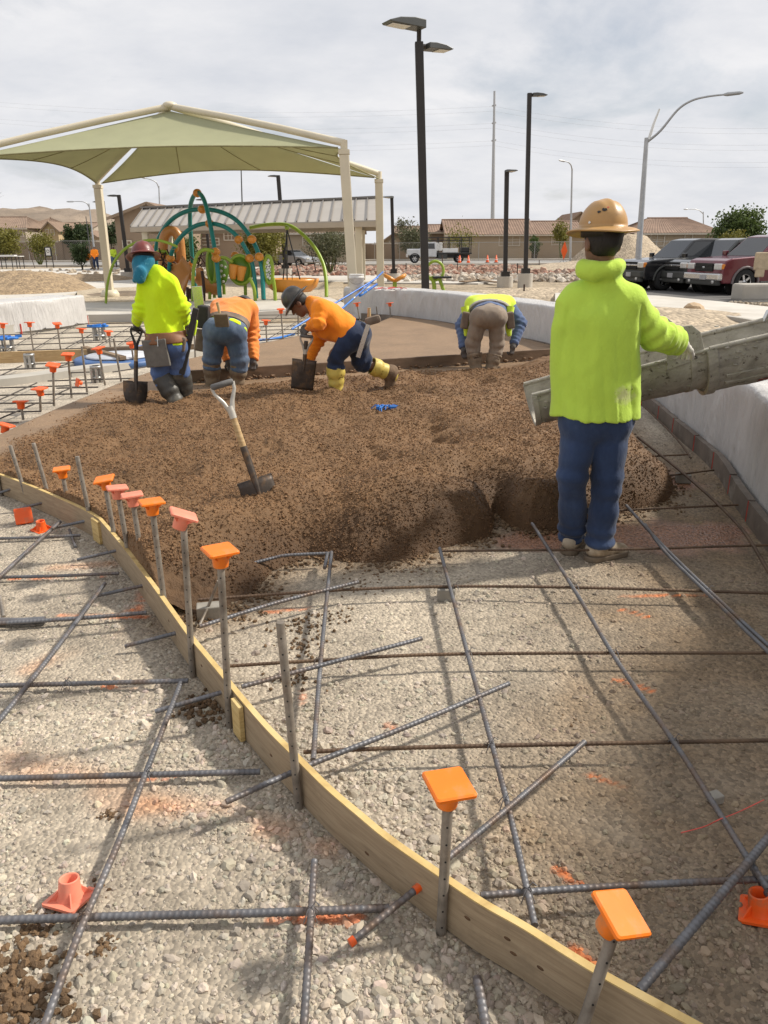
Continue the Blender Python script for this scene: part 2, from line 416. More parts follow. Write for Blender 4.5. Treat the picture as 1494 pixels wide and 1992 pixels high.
def ground_colour(x, y):
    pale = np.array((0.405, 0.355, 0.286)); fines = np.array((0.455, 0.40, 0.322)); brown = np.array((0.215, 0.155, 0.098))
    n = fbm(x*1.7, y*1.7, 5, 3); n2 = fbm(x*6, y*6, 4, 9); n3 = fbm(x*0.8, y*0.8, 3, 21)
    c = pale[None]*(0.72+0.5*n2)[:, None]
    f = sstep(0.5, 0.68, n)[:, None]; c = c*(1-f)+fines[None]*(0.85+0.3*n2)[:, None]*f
    # damp brown dirt at right and along the pour, colour deepened for right-hand shade
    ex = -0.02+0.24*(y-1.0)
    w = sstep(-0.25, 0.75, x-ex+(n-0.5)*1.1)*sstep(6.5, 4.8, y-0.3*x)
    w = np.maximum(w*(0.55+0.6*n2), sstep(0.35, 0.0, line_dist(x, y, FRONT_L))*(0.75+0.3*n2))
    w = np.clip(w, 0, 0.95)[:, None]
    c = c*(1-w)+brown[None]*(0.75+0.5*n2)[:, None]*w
    wet = np.zeros(len(x))
    for p, r in PUDDLE:
        wet = np.maximum(wet, sstep(1.15, 0.7, np.hypot(x-p.x, (y-p.y)*1.0)/r+(n2-0.5)*0.9))
    m = wet[:, None]; c = c*(1-m)+np.array((0.30, 0.155, 0.095))[None]*(0.9+0.2*n2)[:, None]*m
    org = np.array((0.85, 0.20, 0.03))
    for s, wd in PAINT:
        k = np.clip(sstep(wd*1.1, wd*0.2, line_dist(x, y, s)+(n2-0.5)*wd*2.2)*0.62*sstep(0.25, 0.55, fbm(x*60, y*60, 2, 15)), 0, 1)[:, None]; c = c*(1-k)+org[None]*k
    for s, wd in DUSTY:
        k = (sstep(wd, 0, line_dist(x, y, s))*sstep(0.3, 0.7, n2)*0.33)[:, None]; c = c*(1-k)+np.array((0.62, 0.26, 0.10))[None]*k
    return c, wet
def ground_height(x, y):
    return 0.012*(fbm(x*2.5, y*2.5, 4, 5)-0.5) + 0.006*(fbm(x*14, y*14, 2, 6)-0.5)
def gravel_bed():
    ys = np.exp(np.arange(math.log(0.45), math.log(17.5), 0.0075)); us = np.arange(-0.92, 0.80, 0.0075)
    Y, U = np.meshgrid(ys, us, indexing='ij'); x = (U*(Y+0.5)).ravel(); y = Y.ravel()
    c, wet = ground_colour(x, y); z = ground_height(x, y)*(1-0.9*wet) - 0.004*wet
    fade = sstep(9, 6, y)[:, None]
    c = c*fade + (np.array((0.50, 0.45, 0.375))[None]*(0.8+0.4*fbm(x*3, y*3, 4, 33))[:, None])*(1-fade)
    ny, nx = Y.shape; i = np.arange((ny-1)*(nx-1)); r, q = i//(nx-1), i % (nx-1); a = r*nx+q
    F = np.stack([a, a+1, a+nx+1, a+nx], 1)
    # leave out what lies beyond the low wall
    WP = [(p.x+0.5, p.y) for p in WALLBASE[:8]] + [(p.x+0.3, p.y+0.5) for p in WALLBASE[8:]]
    WP = WP + [(-12, 18), (-12, -5), (WP[0][0]+1.5, -5)]
    ins = in_poly(x, y, WP)
    F = F[ins[F].all(1)]
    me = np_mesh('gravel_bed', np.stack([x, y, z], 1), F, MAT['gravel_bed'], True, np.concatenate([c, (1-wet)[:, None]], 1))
    tag(link_mesh('gravel_bed', me), kind='structure')
gravel_bed()

def ico_np(sub):
    bm = bmesh.new(); bmesh.ops.create_icosphere(bm, subdivisions=sub, radius=1.0); bm.verts.index_update()
    v = np.array([q.co[:] for q in bm.verts]); f = np.array([[w.index for w in g.verts] for g in bm.faces]); bm.free()
    return v, f
ICO1, ICO2 = ico_np(1), ico_np(2)
OCT = (np.array([(1, 0, 0), (-0.9, 0.1, 0), (0, 1, 0), (0.1, -1, 0), (0, 0, 1), (0, 0, -1)], float), np.array([(0, 2, 4), (2, 1, 4), (1, 3, 4), (3, 0, 4), (2, 0, 5), (1, 2, 5), (3, 1, 5), (0, 3, 5)]))
print('ico faces', len(ICO1[1]), len(ICO2[1]))
def stones(x, y, z, s, col, ico, flat=(0.5, 0.9), jit=0.24):
    v, f = ico; n = len(x); m = len(v)
    # blocky random stretch + lumps
    th = rng.uniform(0, 2*np.pi, n); sx = rng.uniform(0.8, 1.35, n); sy = rng.uniform(0.65, 1.0, n); sz = rng.uniform(*flat, n)
    tx = rng.normal(0, 0.35, n); ty = rng.normal(0, 0.35, n)
    P = v[None]*(1+rng.uniform(-jit, jit, (n, m, 1)))
    P = P*np.stack([sx, sy, sz], 1)[:, None, :]
    # tilt
    X, Yv, Z = P[..., 0], P[..., 1], P[..., 2]
    ca, sa = np.cos(tx)[:, None], np.sin(tx)[:, None]; Yv, Z = Yv*ca-Z*sa, Yv*sa+Z*ca
    ca, sa = np.cos(ty)[:, None], np.sin(ty)[:, None]; X, Z = X*ca-Z*sa, X*sa+Z*ca
    ca, sa = np.cos(th)[:, None], np.sin(th)[:, None]; X, Yv = X*ca-Yv*sa, X*sa+Yv*ca
    V = np.stack([X*s[:, None]+x[:, None], Yv*s[:, None]+y[:, None], Z*s[:, None]+z[:, None]], 2).reshape(-1, 3)
    F = (f[None]+(np.arange(n)*m)[:, None, None]).reshape(-1, 3)
    return V, F, np.repeat(col, m, 0)
BOARD_L = [(p.x, p.y) for p in BOARD]
def gravel():
    n = 135000
    y = 0.95*np.exp(rng.uniform(0, math.log(7.0/0.95), n)); u = rng.uniform(-0.62, 0.56, n); x = u*(y+0.55)
    s = np.clip(rng.lognormal(math.log(0.0034), 0.6, n), 0.002, 0.014)
    s = np.maximum(s, 0.00095*(y+0.5))
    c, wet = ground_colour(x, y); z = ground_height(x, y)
    dens = 0.30+0.7*sstep(0.38, 0.62, fbm(x*3.2, y*3.2, 3, 14))
    dirt = sstep(0.33, 0.2, c[:, 0])
    keep = rng.uniform(0, 1, n) < dens*(1-0.55*dirt)
    keep &= wet < 0.3
    ip = in_poly(x, y, CPOLY); fd = line_dist(x, y, FRONT_L)
    keep &= ~(ip & (fd > 0.12))
    bd = line_dist(x, y, BOARD_L); keep &= bd > 0.014+s
    WP = [(p.x, p.y) for p in WALLBASE] + [(-9, 17), (-9, -3), (4, -3)]
    keep &= in_poly(x, y, WP)
    # coarser stones by the board on its left side and in the near corner
    near = (bd < 0.35) & (rng.uniform(0, 1, n) < 0.45) & (y < 3.4); s = np.where(near, s*1.4, s)
    low = (y < 1.75) & (rng.uniform(0, 1, n) < 0.30); s = np.where(low & ~near, s*1.2, s)
    x, y, z, s, c = (a[keep] for a in (x, y, z, s, c))
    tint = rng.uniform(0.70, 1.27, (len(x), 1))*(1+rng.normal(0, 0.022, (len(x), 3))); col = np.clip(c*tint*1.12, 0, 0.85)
    big = s > 0.010; tiny = s < 0.0052
    parts = [stones(x[m], y[m], (z-s*0.05)[m], s[m], col[m], ico) for m, ico in ((tiny, OCT), (~big & ~tiny, ICO1), (big, ICO2))]
    off = 0; V = []; F = []; C = []
    for v, f, cc in parts: V.append(v); F.append(f+off); C.append(cc); off += len(v)
    me = np_mesh('gravel', np.concatenate(V), np.concatenate(F), MAT['gravel'], False, np.concatenate(C))
    tag(link_mesh('gravel', me), kind='stuff')
    print('gravel', len(x))
gravel()

# --- wet concrete, heaped and rough in front of the screed board, struck flat behind it
MAT['wet'] = M('wet_concrete_paste', (1, 1, 1), 0.6, 0, 0.22, 30, 0.9, 110, 0.009, attr='col', spec=0.3)
HOLES = [(840, 838, 0.16, 0.07), (858, 868, 0.13, 0.06), (728, 885, 0.14, 0.06), (770, 905, 0.10, 0.04), (640, 940, 0.16, 0.045), (655, 975, 0.10, 0.03), (880, 800, 0.2, 0.04),
         (965, 960, 0.07, 0.09), (966, 1000, 0.06, 0.08), (905, 938, 0.14, 0.03), (100, 845, 0.22, 0.04), (200, 850, 0.16, 0.035), (230, 866, 0.12, 0.03),
         (600, 745, 0.25, 0.05), (680, 758, 0.3, 0.05), (780, 745, 0.28, 0.05), (330, 780, 0.2, 0.05), (270, 785, 0.15, 0.04), (395, 745, 0.2, 0.05), (470, 760, 0.2, 0.05),
         (940, 745, 0.25, 0.04), (560, 800, 0.2, 0.03), (500, 950, 0.13, 0.03), (850, 855, 0.10, 0.05), (720, 870, 0.08, 0.05), (736, 900, 0.08, 0.05)]
HEAPS = [(800, 790, 0.55, 0.05), (930, 830, 0.6, 0.07), (1020, 880, 0.55, 0.07), (900, 900, 0.4, 0.05), (700, 960, 0.5, 0.04), (560, 870, 0.6, 0.03), (420, 900, 0.6, 0.03), (830, 990, 0.35, 0.05),
         (1130, 900, 0.5, 0.03), (1060, 980, 0.3, 0.02), (640, 770, 0.4, 0.03), (1000, 745, 0.5, 0.05), (860, 765, 0.4, 0.04)]
def concrete_h(x, y):
    ins = in_poly(x, y, CPOLY)
    df = line_dist(x, y, FRONT_L)*np.where(ins, 1, -1); ds = line_dist(x, y, SIDE_L)*np.where(ins, 1, -1)
    n = fbm(x*2.3, y*2.3, 4, 40)
    wdt = 0.34*sstep(0.9, -0.5, x)+0.20+(n-0.5)*0.22
    t = np.clip(df/wdt, 0, 1); prof = 1-(1-t)**2.8
    a, b = SCREED; sl = ((y-a.y)*(b.x-a.x)-(x-a.x)*(b.y-a.y))/math.hypot(b.x-a.x, b.y-a.y)   # >0 beyond the screed board
    rough = sstep(-0.25, -0.62, sl+(n-0.5)*0.45)
    # a struck patch along the far left form
    lp = sstep(0.55, 0.25, line_dist(x, y, [(p.x, p.y) for p in FAR[6:]])+(n-0.5)*0.4)
    rough = rough*(1-0.92*lp)
    top = 0.140+0.03*rough*(fbm(x*1.1, y*1.1, 3, 50))+0.10*np.exp(-((df-0.45)/0.38)**2)*sstep(-1.75, -0.9, x)*rough
    for px, py, r, d in HOLES:
        p = gp(px, py, 0.15); top = top - d*1.9*np.exp(-((x-p.x)**2+((y-p.y)*0.8)**2)/(r*r)*2.6)*rough
    for px, py, r, d in HEAPS:
        p = gp(px, py, 0.15); top = top + d*np.exp(-((x-p.x)**2+((y-p.y)*0.8)**2)/(r*r)*1.6)*rough
    top = top + rough*(0.12*(fbm(x*3.6, y*3.6, 4, 60)-0.5) + 0.05*(0.45-np.abs(fbm(x*2.2, y*2.2, 4, 61)-0.5)*3)*sstep(0.5, 0.62, fbm(x*1.1, y*1.1, 2, 62)))
    w1 = worley(x*33+fbm(x*20, y*20, 2, 2), y*33, 3); w2 = worley(x*62, y*62, 8)
    lump = 0.016*(0.62-np.clip(w1, 0, 0.9)) + 0.014*(0.6-w2)
    amp = 0.04+0.96*rough
    h = top*prof + lump*amp*np.clip(prof*2.5, 0, 1)
    side = sstep(-0.004, 0.02, ds); h = np.where(ds < df, h*side - 0.03*(1-side), h)
    h = np.where(ins, h, -0.03 - 0.02*np.clip(-np.minimum(df, ds)*20, 0, 1))
    h = np.where(ins, h, np.where(np.abs(ds) < np.abs(df), h, -0.02))
    return h, ins, rough, lump, sl, n
def wet_concrete():
    k = 0.0023
    ys = np.exp(np.arange(math.log(3.2), math.log(17.6), k)); us = np.arange(-0.60, 0.46, k)
    Y, U = np.meshgrid(ys, us, indexing='ij'); x = (U*(Y+0.45)).ravel(); y = Y.ravel()
    pre = in_poly(x, y, CPOLY) | (line_dist(x[:], y[:], [(p.x, p.y) for p in FRONT+wall_mid+left_edge]) < 0.05)
    idx = np.full(len(x), -1); idx[pre] = np.arange(pre.sum())
    ny, nx = Y.shape; i = np.arange((ny-1)*(nx-1)); r, q = i//(nx-1), i % (nx-1); a = r*nx+q
    F = idx[np.stack([a, a+1, a+nx+1, a+nx], 1)]; F = F[(F >= 0).all(1)]
    x, y = x[pre], y[pre]
    h, ins, rough, lump, sl, n = concrete_h(x, y)
    F = F[(h[F] > -0.028).any(1)]
    rc_ = np.array((0.20, 0.112, 0.051)); sc_ = np.array((0.285, 0.19, 0.115))
    c = rc_[None]*rough[:, None] + sc_[None]*(1-rough)[:, None]
    c = c*(0.80+0.4*fbm(x*3, y*3, 4, 70))[:, None]*(0.86+0.28*fbm(x*25, y*25, 3, 71))[:, None]
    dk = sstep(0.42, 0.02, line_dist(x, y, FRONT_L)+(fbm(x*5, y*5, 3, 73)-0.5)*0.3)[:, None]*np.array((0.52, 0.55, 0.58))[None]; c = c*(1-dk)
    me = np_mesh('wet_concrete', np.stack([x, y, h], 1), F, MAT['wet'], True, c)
    tag(link_mesh('wet_concrete', me), kind='structure')
    print('concrete faces', len(F))
wet_concrete()
def concrete_lumps():
    n = 185000; y = 3.35*np.exp(rng.uniform(0, math.log(9.5/3.35), n)); x = rng.uniform(-0.60, 0.44, n)*(y+0.45)
    k = in_poly(x, y, CPOLY); x, y = x[k], y[k]; h, ins, rough, lump, sl, nn = concrete_h(x, y)
    k = (rng.uniform(0, 1, len(x)) < np.clip(rough*1.15-0.1, 0.012, 1)*(0.55+0.45*sstep(0.35, 0.6, fbm(x*4, y*4, 3, 77)))) & (h > 0.0); x, y, h = x[k], y[k], h[k]
    s = np.maximum(np.clip(rng.lognormal(math.log(0.0052), 0.28, len(x)), 0.0035, 0.011), 0.00105*(y+0.5))
    c = np.array((0.262, 0.147, 0.071))[None]*rng.uniform(0.6, 1.3, (len(x), 1))*(0.80+0.4*fbm(x*3, y*3, 4, 70))[:, None]
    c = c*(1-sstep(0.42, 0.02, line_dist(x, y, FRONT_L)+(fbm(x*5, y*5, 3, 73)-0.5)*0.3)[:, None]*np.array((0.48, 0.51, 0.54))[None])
    V, F, C = stones(x, y, h+s*0.1, s*1.08, c, OCT, (0.7, 1.1), 0.3)
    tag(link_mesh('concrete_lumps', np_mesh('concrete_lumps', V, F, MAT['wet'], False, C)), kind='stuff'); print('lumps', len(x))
concrete_lumps()
def top_z(p):   # height of the poured concrete at a point
    return float(concrete_h(np.array([p.x]), np.array([p.y]))[0][0])
def on_pour(px, py):
    p = gp(px, py, 0.14)
    for _ in range(3): p = gp(px, py, top_z(p))
    return p
def crumbs():
    """loose lumps of concrete fallen in front of the pour and on the gravel"""
    x = []; y = []; s = []
    def cl(px, py, r, n, sz):
        p = gp(px, py)
        for _ in range(n):
            x.append(p.x+random.gauss(0, r)); y.append(p.y+random.gauss(0, r)); s.append(random.uniform(0.4, 1)*sz)
    for a in ((705, 1140, .05, 40, .009), (580, 1215, .06, 60, .012), (585, 1260, .05, 50, .011), (645, 1200, .06, 40, .009), (570, 1320, .05, 40, .01), (30, 1940, .06, 160, .016), (5, 1900, .05, 60, .016),
              (70, 1805, .025, 60, .011), (210, 1585, .014, 36, .008), (205, 1840, .016, 30, .007), (165, 1740, .02, 40, .008), (110, 1790, .02, 50, .008), (400, 1385, .05, 70, .014), (390, 1370, .03, 50, .012),
              (50, 1985, .05, 60, .016), (800, 1110, .06, 50, .009), (730, 1108, .1, 70, .01), (1320, 985, .06, 40, .01), (1130, 1395, .04, 14, .007), (470, 1195, .06, 60, .013), (520, 1160, .05, 60, .012)):
        cl(*a)
    n = len(FRONT)
    for _ in range(1500):
        i = random.randrange(n-1); t = random.random(); p = FRONT[i].lerp(FRONT[i+1], t)
        x.append(p.x+random.gauss(0, .05)); y.append(p.y+random.gauss(-0.01, .05)); s.append(random.uniform(.004, .015))
    x, y, s = map(np.array, (x, y, s)); col = np.array((0.17, 0.105, 0.055))[None]*rng.uniform(0.7, 1.3, (len(x), 1))
    V, F, C = stones(x, y, s*0.4, s, col, ICO1)
    tag(link_mesh('concrete_crumbs', np_mesh('concrete_crumbs', V, F, MAT['wet'], False, C)), kind='stuff')
crumbs()

# ================================================================== FORM BOARDS
def wood_mat(name, a, b_, c_):
    m, nt, b = node_mat(name); L = nt.links
    tc = nt.nodes.new('ShaderNodeTexCoord'); mp = nt.nodes.new('ShaderNodeMapping'); mp.inputs['Scale'].default_value = (1.6, 1.6, 26)
    L.new(tc.outputs['Object'], mp.inputs[0])
    n = _noise(nt, mp.outputs[0], 3.0, 9, 0.6, 1.2); c = _ramp(nt, n, [(0.28, a), (0.5, b_), (0.75, c_)])
    n2 = _noise(nt, tc.outputs['Object'], 7.0, 6, 0.7); f = _ramp(nt, n2, [(0.55, (0, 0, 0)), (0.75, (1, 1, 1))])
    c = _mix(nt, f, c, tuple(q*0.72 for q in b_))
    L.new(c, b.inputs['Base Color']); b.inputs['Roughness'].default_value = 0.8
    bp = nt.nodes.new('ShaderNodeBump'); bp.inputs['Strength'].default_value = 0.25; bp.inputs['Distance'].default_value = 0.002
    L.new(n, bp.inputs['Height']); L.new(bp.outputs[0], b.inputs['Normal'])
    return m
MAT['ply'] = wood_mat('plywood', (0.225, 0.163, 0.10), (0.335, 0.252, 0.16), (0.41, 0.32, 0.21))
MAT['ply_edge'] = wood_mat('plywood_edge', (0.36, 0.23, 0.085), (0.58, 0.42, 0.17), (0.66, 0.51, 0.25))
MAT['wood_dark'] = wood_mat('weathered_lumber', (0.13, 0.085, 0.05), (0.22, 0.15, 0.09), (0.30, 0.22, 0.14))
MAT['wood_handle'] = wood_mat('tool_handle_wood', (0.30, 0.19, 0.09), (0.46, 0.31, 0.15), (0.58, 0.43, 0.25))
MAT['knot'] = M('wood_knot', (0.12, 0.065, 0.03), 0.8, 0, 0.3, 30, 0)
def strip(mb, pts, z0, z1, t, side=0.0):
    P = [Vector(p) for p in pts]; vs = []
    for i, p in enumerate(P):
        d = (P[min(i+1, len(P)-1)]-P[max(i-1, 0)]); d.z = 0; d.normalize(); n = Vector((-d.y, d.x, 0))
        a = p+n*(t/2+side); b = p-n*(t/2-side)
        vs += [(a.x, a.y, z0), (b.x, b.y, z0), (b.x, b.y, z1), (a.x, a.y, z1)]
    fs = []
    for i in range(len(P)-1):
        o = i*4
        for k in range(4):
            l = (k+1) % 4; fs.append((o+k, o+l, o+4+l, o+4+k))
    fs += [(3, 2, 1, 0), tuple(len(vs)-4+k for k in range(4))]
    return mb.add(vs, fs)
def form_board(i0, i1, label, knots=()):
    pts = smooth_path(BOARD[i0:i1+1], 6)
    c = pts[len(pts)//2]; th = thing('form_board', label, 'form board', (c.x, c.y, 0), 0, 'bent plywood strips forming the edge of the pour')
    strip(MB(), pts, 0.004, BZ-0.004, 0.020).build('plywood_strip', MAT['ply'], th, True)
    strip(MB(), pts, BZ-0.004, BZ, 0.0196).build('top_edge', MAT['ply_edge'], th, True)
    for px, py in knots:
        # a knot on the outer face
        q = gp(px, py, 0.07); j = min(range(len(pts)-1), key=lambda k: (pts[k]-Vector((q.x, q.y, pts[k].z))).length)
        d = pts[j+1]-pts[j]; d.z = 0; d.normalize(); n = Vector((d.y, -d.x, 0)); p = pts[j]
        if n.x > 0: n = -n
        e = Vector((p.x, p.y, 0.05+0.06*random.random()))+n*0.0101
        m = Matrix((d, Vector((0, 0, 1)), n)).transposed()
        MB().lathe([(0.006, -0.002), (0.006, 0.0006), (0.0, 0.0008)], 12, e, m, 1.5, 0.8).build('knot', MAT['knot'], th, True)
    return th, pts
tb1, p1 = form_board(0, 5, 'farthest plywood form strip curving out of the left edge of the gravel')
tb2, p2 = form_board(5, 11, 'middle plywood form strip bowing past the row of orange capped stakes', ((330, 1215), (400, 1300)))
tb3, p3 = form_board(11, 23, 'long nearest plywood form strip running out at the bottom of the gravel', ((550, 1465), (705, 1660), (930, 1765), (1040, 1885), (980, 1850), (600, 1520), (1010, 1845)))
def splice(parent, p, d, w):
    n = Vector((d.y, -d.x, 0)); n = -n if n.x > 0 else n
    rot = Matrix((d, n, Vector((0, 0, 1)))).transposed()
    MB().bbox(Vector((p.x, p.y, 0.072))+n*0.0205, (w, 0.018, 0.136), 0.002, rot).build('splice_block', MAT['ply_edge'], parent, True)
d = (p1[-1]-p1[-3]); d.z = 0; d.normalize(); splice(tb1, p1[-2], d, 0.10)
d = (p2[-1]-p2[-3]); d.z = 0; d.normalize(); splice(tb2, p2[-1]+d*0.03, d, 0.07)

# ================================================================== STAKES AND CAPS
def cap_parts(th, mat, low=False):
    sd, R_, L = 0.100, 0.029, 0.052
    # square plate with rounded corners, tapering edge
    def ring(s, z, rr, n=5):
        out = []
        for cx, cy, a0 in ((1, 1, 0), (-1, 1, 90), (-1, -1, 180), (1, -1, 270)):
            for k in range(n):
                a = R(a0+90*k/(n-1)); out.append((cx*(s-rr)+rr*math.cos(a), cy*(s-rr)+rr*math.sin(a), z))
        return out
    n = 2 if low else 5
    def loft(rings):
        mb = MB(); m = len(rings[0])
        for r in rings: mb.v += r
        for i in range(len(rings)-1):
            for k in range(m): mb.f.append((i*m+k, i*m+(k+1) % m, (i+1)*m+(k+1) % m, (i+1)*m+k)); mb.sm.append(False)
        mb.f.append(tuple(range(m-1, -1, -1))); mb.sm.append(False)
        mb.f.append(tuple(range((len(rings)-1)*m, len(rings)*m))); mb.sm.append(False)
        return mb
    pl = loft([ring(sd/2, 0, 0.008, n), ring(sd/2, 0.007, 0.008, n), ring(sd/2-0.004, 0.0105, 0.006, n)])
    sk = 8 if low else 20
    nk = MB().lathe([(R_*0.68, 0.001), (R_*0.70, -L+0.002), (R_*0.76, -L), (R_*0.86, -L), (R_*0.88, -L+0.003), (R_, -0.012), (R_*1.2, 0.001)], sk)
    if low:
        pl.add(nk.v, nk.f, True); return pl
    pl.build('top_plate', mat, th); nk.build('collar', mat, th)
    for k in range(4):
        a = R(45+90*k); c, s = math.cos(a), math.sin(a); t = 0.0018
        poly = [(R_*0.9*c, R_*0.9*s, -0.026), (0.056*c, 0.056*s, 0.0005), (R_*0.9*c, R_*0.9*s, 0.0005)]
        MB().prism([(x-s*t, y+c*t, z) for x, y, z in poly], (2*s*t, -2*c*t, 0)).build('gusset', mat, th)
FAR_CAP = {}
def cap(loc, mat, label, rot=None, low=False, group='rebar caps on the form stakes', scale=1.0):
    if low:
        key = mat.name; rot = rot or Quaternion()
        if key not in FAR_CAP: FAR_CAP[key] = cap_parts(None, mat, True).mesh('rebar_protector', mat)
        o = link_mesh('rebar_protector', FAR_CAP[key]); tag(o, label, 'rebar cap', group)
        o.matrix_world = Matrix.Translation(loc) @ (rot or Quaternion()).to_matrix().to_4x4() @ Matrix.Scale(1.3, 4)
        return o
    th = thing('rebar_protector', label, 'rebar cap', loc, 0, group, rot or Quaternion())
    cap_parts(th, mat)
    return th
def stake(base, top, label, r=0.0125, near=True, group='form stakes along the plywood strip'):
    base, top = Vector(base), Vector(top); d = (top-base)
    if not near:
        o = MB().tube([base-d*0.05, top], r, 6).build('form_stake', MAT['steel']); tag(o, label, 'stake', group); return d.normalized()
    th = thing('form_stake', label, 'stake', base, 0, group)
    L = d.length; d.normalize()
    MB().tube([base-d*0.06, base, base+d*(L-0.004), top], [r*0.8, r, r, r*0.9], 14).build('shaft', MAT['steel'], th, True)
    s = Vector((0, -1, 0)); s = (s-d*s.dot(d)).normalized(); mb = MB()
    k = 0.03
    while k < L-0.02:
        p = base+d*k; mb.cyl(p+s*(r*0.6), p+s*(r+0.0006), 0.0026, n=8); k += 0.05
    o = mb.build('nail_holes', MAT['void'], th, True); o['kind'] = 'stuff'
    return d
def tiltq(d, spin=0.0, extra=(0, 0)):
    q = Vector((0, 0, 1)).rotation_difference(d)
    return q @ Quaternion((1, 0, 0), R(extra[0])) @ Quaternion((0, 1, 0), R(extra[1])) @ Quaternion((0, 0, 1), R(spin))
O_, P_, D_ = 'cap_orange', 'cap_pink', 'cap_deep'
NEAR_STAKES = [  # base px, top px, cap, spin, tilt, what it is
    ((2, 965), (-14, 880), None, 0, (0, 0), 'bare steel stake at the far end of the plywood strip'),
    ((55, 980), (20, 867), None, 0, (0, 0), 'leaning bare steel stake, leftmost one standing up against the brown concrete'),
    ((102, 992), (65, 862), None, 0, (0, 0), 'bare steel stake just left of the pale orange cap with the thick plate'),
    ((139, 1012), (120, 915), O_, 20, (0, 0), 'short steel stake under the pale orange cap farthest along the strip'),
    ((182, 1040), (150, 888), None, 0, (0, 0), 'tall bare steel stake between two orange caps at the strip joint'),
    ((230, 1084), (203, 935), O_, 10, (6, -5), 'steel stake under the orange cap seen almost edge on'),
    ((257, 1117), (228, 952), P_, 25, (-4, 4), 'steel stake under the left one of two overlapping pink caps'),
    ((284, 1140), (257, 966), P_, 22, (-3, -2), 'steel stake under the right one of two overlapping pink caps'),
    ((325, 1216), (295, 980), O_, 28, (-2, 0), 'steel stake under the orange cap that overlaps a pink cap'),
    ((375, 1316), (356, 1005), P_, 20, (-9, 20), 'tall steel stake under the tilted pink cap'),
    ((447, 1416), (428, 1075), O_, 32, (0, 0), 'tall steel stake inside the strip under the bright orange cap at mid height'),
    ((582, 1572), (545, 1210), None, 0, (0, 0), 'tall bare steel stake nearest to the camera without any cap'),
    ((858, 1815), (873, 1532), O_, 18, (3, 4), 'dark steel stake against the plywood under the big bright orange cap'),
    ((1116, 2048), (1204, 1782), O_, 24, (17, 12), 'leaning dark stake under the dull orange cap nearest to the camera'),
]
CAPLAB = {3: 'pale orange square cap farthest away along the plywood strip, thick plate', 5: 'orange square cap seen nearly edge on behind the two pink caps',
          6: 'faded pink square cap, left one of an overlapping pair', 7: 'faded pink square cap, right one of an overlapping pair', 8: 'bright orange square cap overlapping the corner of a pink cap',
          9: 'pink cap tilted steeply to the right on a tall stake', 10: 'bright orange cap on the stake inside the strip, above the grey rebar', 12: 'large bright orange square cap over the gravel, top face towards the camera',
          13: 'dull orange cap tilted on the leaning stake, nearest to the camera'}
for i, (b, t, cm, spin, ex, lab) in enumerate(NEAR_STAKES):
    B = gp(*b, 0.0); T = dp(*t, B.y)
    if i == 13: T = dp(*t, B.y+0.05)
    dd = stake(B, T, lab)
    if cm:
        q = tiltq(dd, spin, ex); up = q @ Vector((0, 0, 1))
        cap(T + up*0.004, MAT[cm], CAPLAB[i], q)
# caps lying on the gravel
def fallen(px, py, mat, label, q, h=0.05):
    cap(gp(px, py, 0.0)+Vector((0, 0, h)), mat, label, q, group='rebar caps lying on the gravel')
fallen(138, 1752, MAT['cap_pink'], 'muddy salmon pink cap lying upside down on the near gravel', Quaternion((1, 0, 0), R(180-10)) @ Quaternion((0, 0, 1), R(20)), 0.014)
fallen(48, 1018, MAT['cap_deep'], 'orange cap lying on its side, left one of the pair on the gravel', Quaternion((0, 0, 1), R(30)) @ Quaternion((1, 0, 0), R(62)), 0.048)
fallen(82, 1032, MAT['cap_deep'], 'orange cap upside down, right one of the pair on the gravel', Quaternion((1, 0, 0), R(186)) @ Quaternion((0, 0, 1), R(35)), 0.012)
fallen(1478, 1782, MAT['cap_deep'], 'deep orange cap upside down on the damp gravel at the right edge', Quaternion((1, 0, 0), R(172)) @ Quaternion((0, 1, 0), R(10)) @ Quaternion((0, 0, 1), R(28)), 0.018)
fallen(152, 752, MAT['cap_deep'], 'orange cap lying among the stakes on the far gravel', Quaternion((0, 0, 1), R(-50)) @ Quaternion((1, 0, 0), R(75)), 0.05)

# the far stakes: base px, top px, has cap
FARST = [((11, 684), (5, 630), 1), ((65, 681), (57, 628), 1), ((118, 681), (111, 630), 1), ((164, 679), (158, 640), 1), ((215, 677), (211, 645), 1), ((261, 710), (255, 668), 1),
         ((204, 746), (191, 678), 1), ((235, 738), (221, 659), 0), ((169, 759), (159, 674), 0), ((139, 770), (132, 690), 1), ((105, 786), (103, 711), 1), ((79, 798), (77, 757), 1), ((45, 815), (40, 782), 1),
         ((11, 848), (11, 828), 1), ((380, 700), (378, 650), 0), ((551, 662), (546, 602), 1), ((519, 668), (517, 624), 1), ((580, 655), (580, 613), 0), ((701, 630), (694, 590), 1), ((760, 626), (758, 590), 1), ((735, 624), (732, 596), 0)]
FARLAB = ['stake by the blue topped valve at the left edge', 'second stake from the left before the wrapped wall', 'third stake from the left before the wrapped wall', 'stake between the wrapped wall and the blue topped valve',
          'stake just right of the blue topped valve', 'stake just left of the upright shovel handle', 'stake over the blue disc lid', 'bare stake rising right of the blue disc lid', 'bare stake left of the blue disc lid',
          'tall stake behind the fallen orange cap', 'stake left of the fallen orange cap', 'short stake with its cap above the struck concrete edge', 'short stake near the left edge of the concrete', 'lowest stake at the left corner of the concrete',
          'bare stake between the two workers on the left', 'stake right of the stooping worker in orange', 'stake behind the orange sleeve left of the black hat', 'bare stake under the black hat', 'stake behind the orange back by the wrapped wall',
          'stake standing before the middle of the wrapped wall', 'bare stake before the wrapped wall']
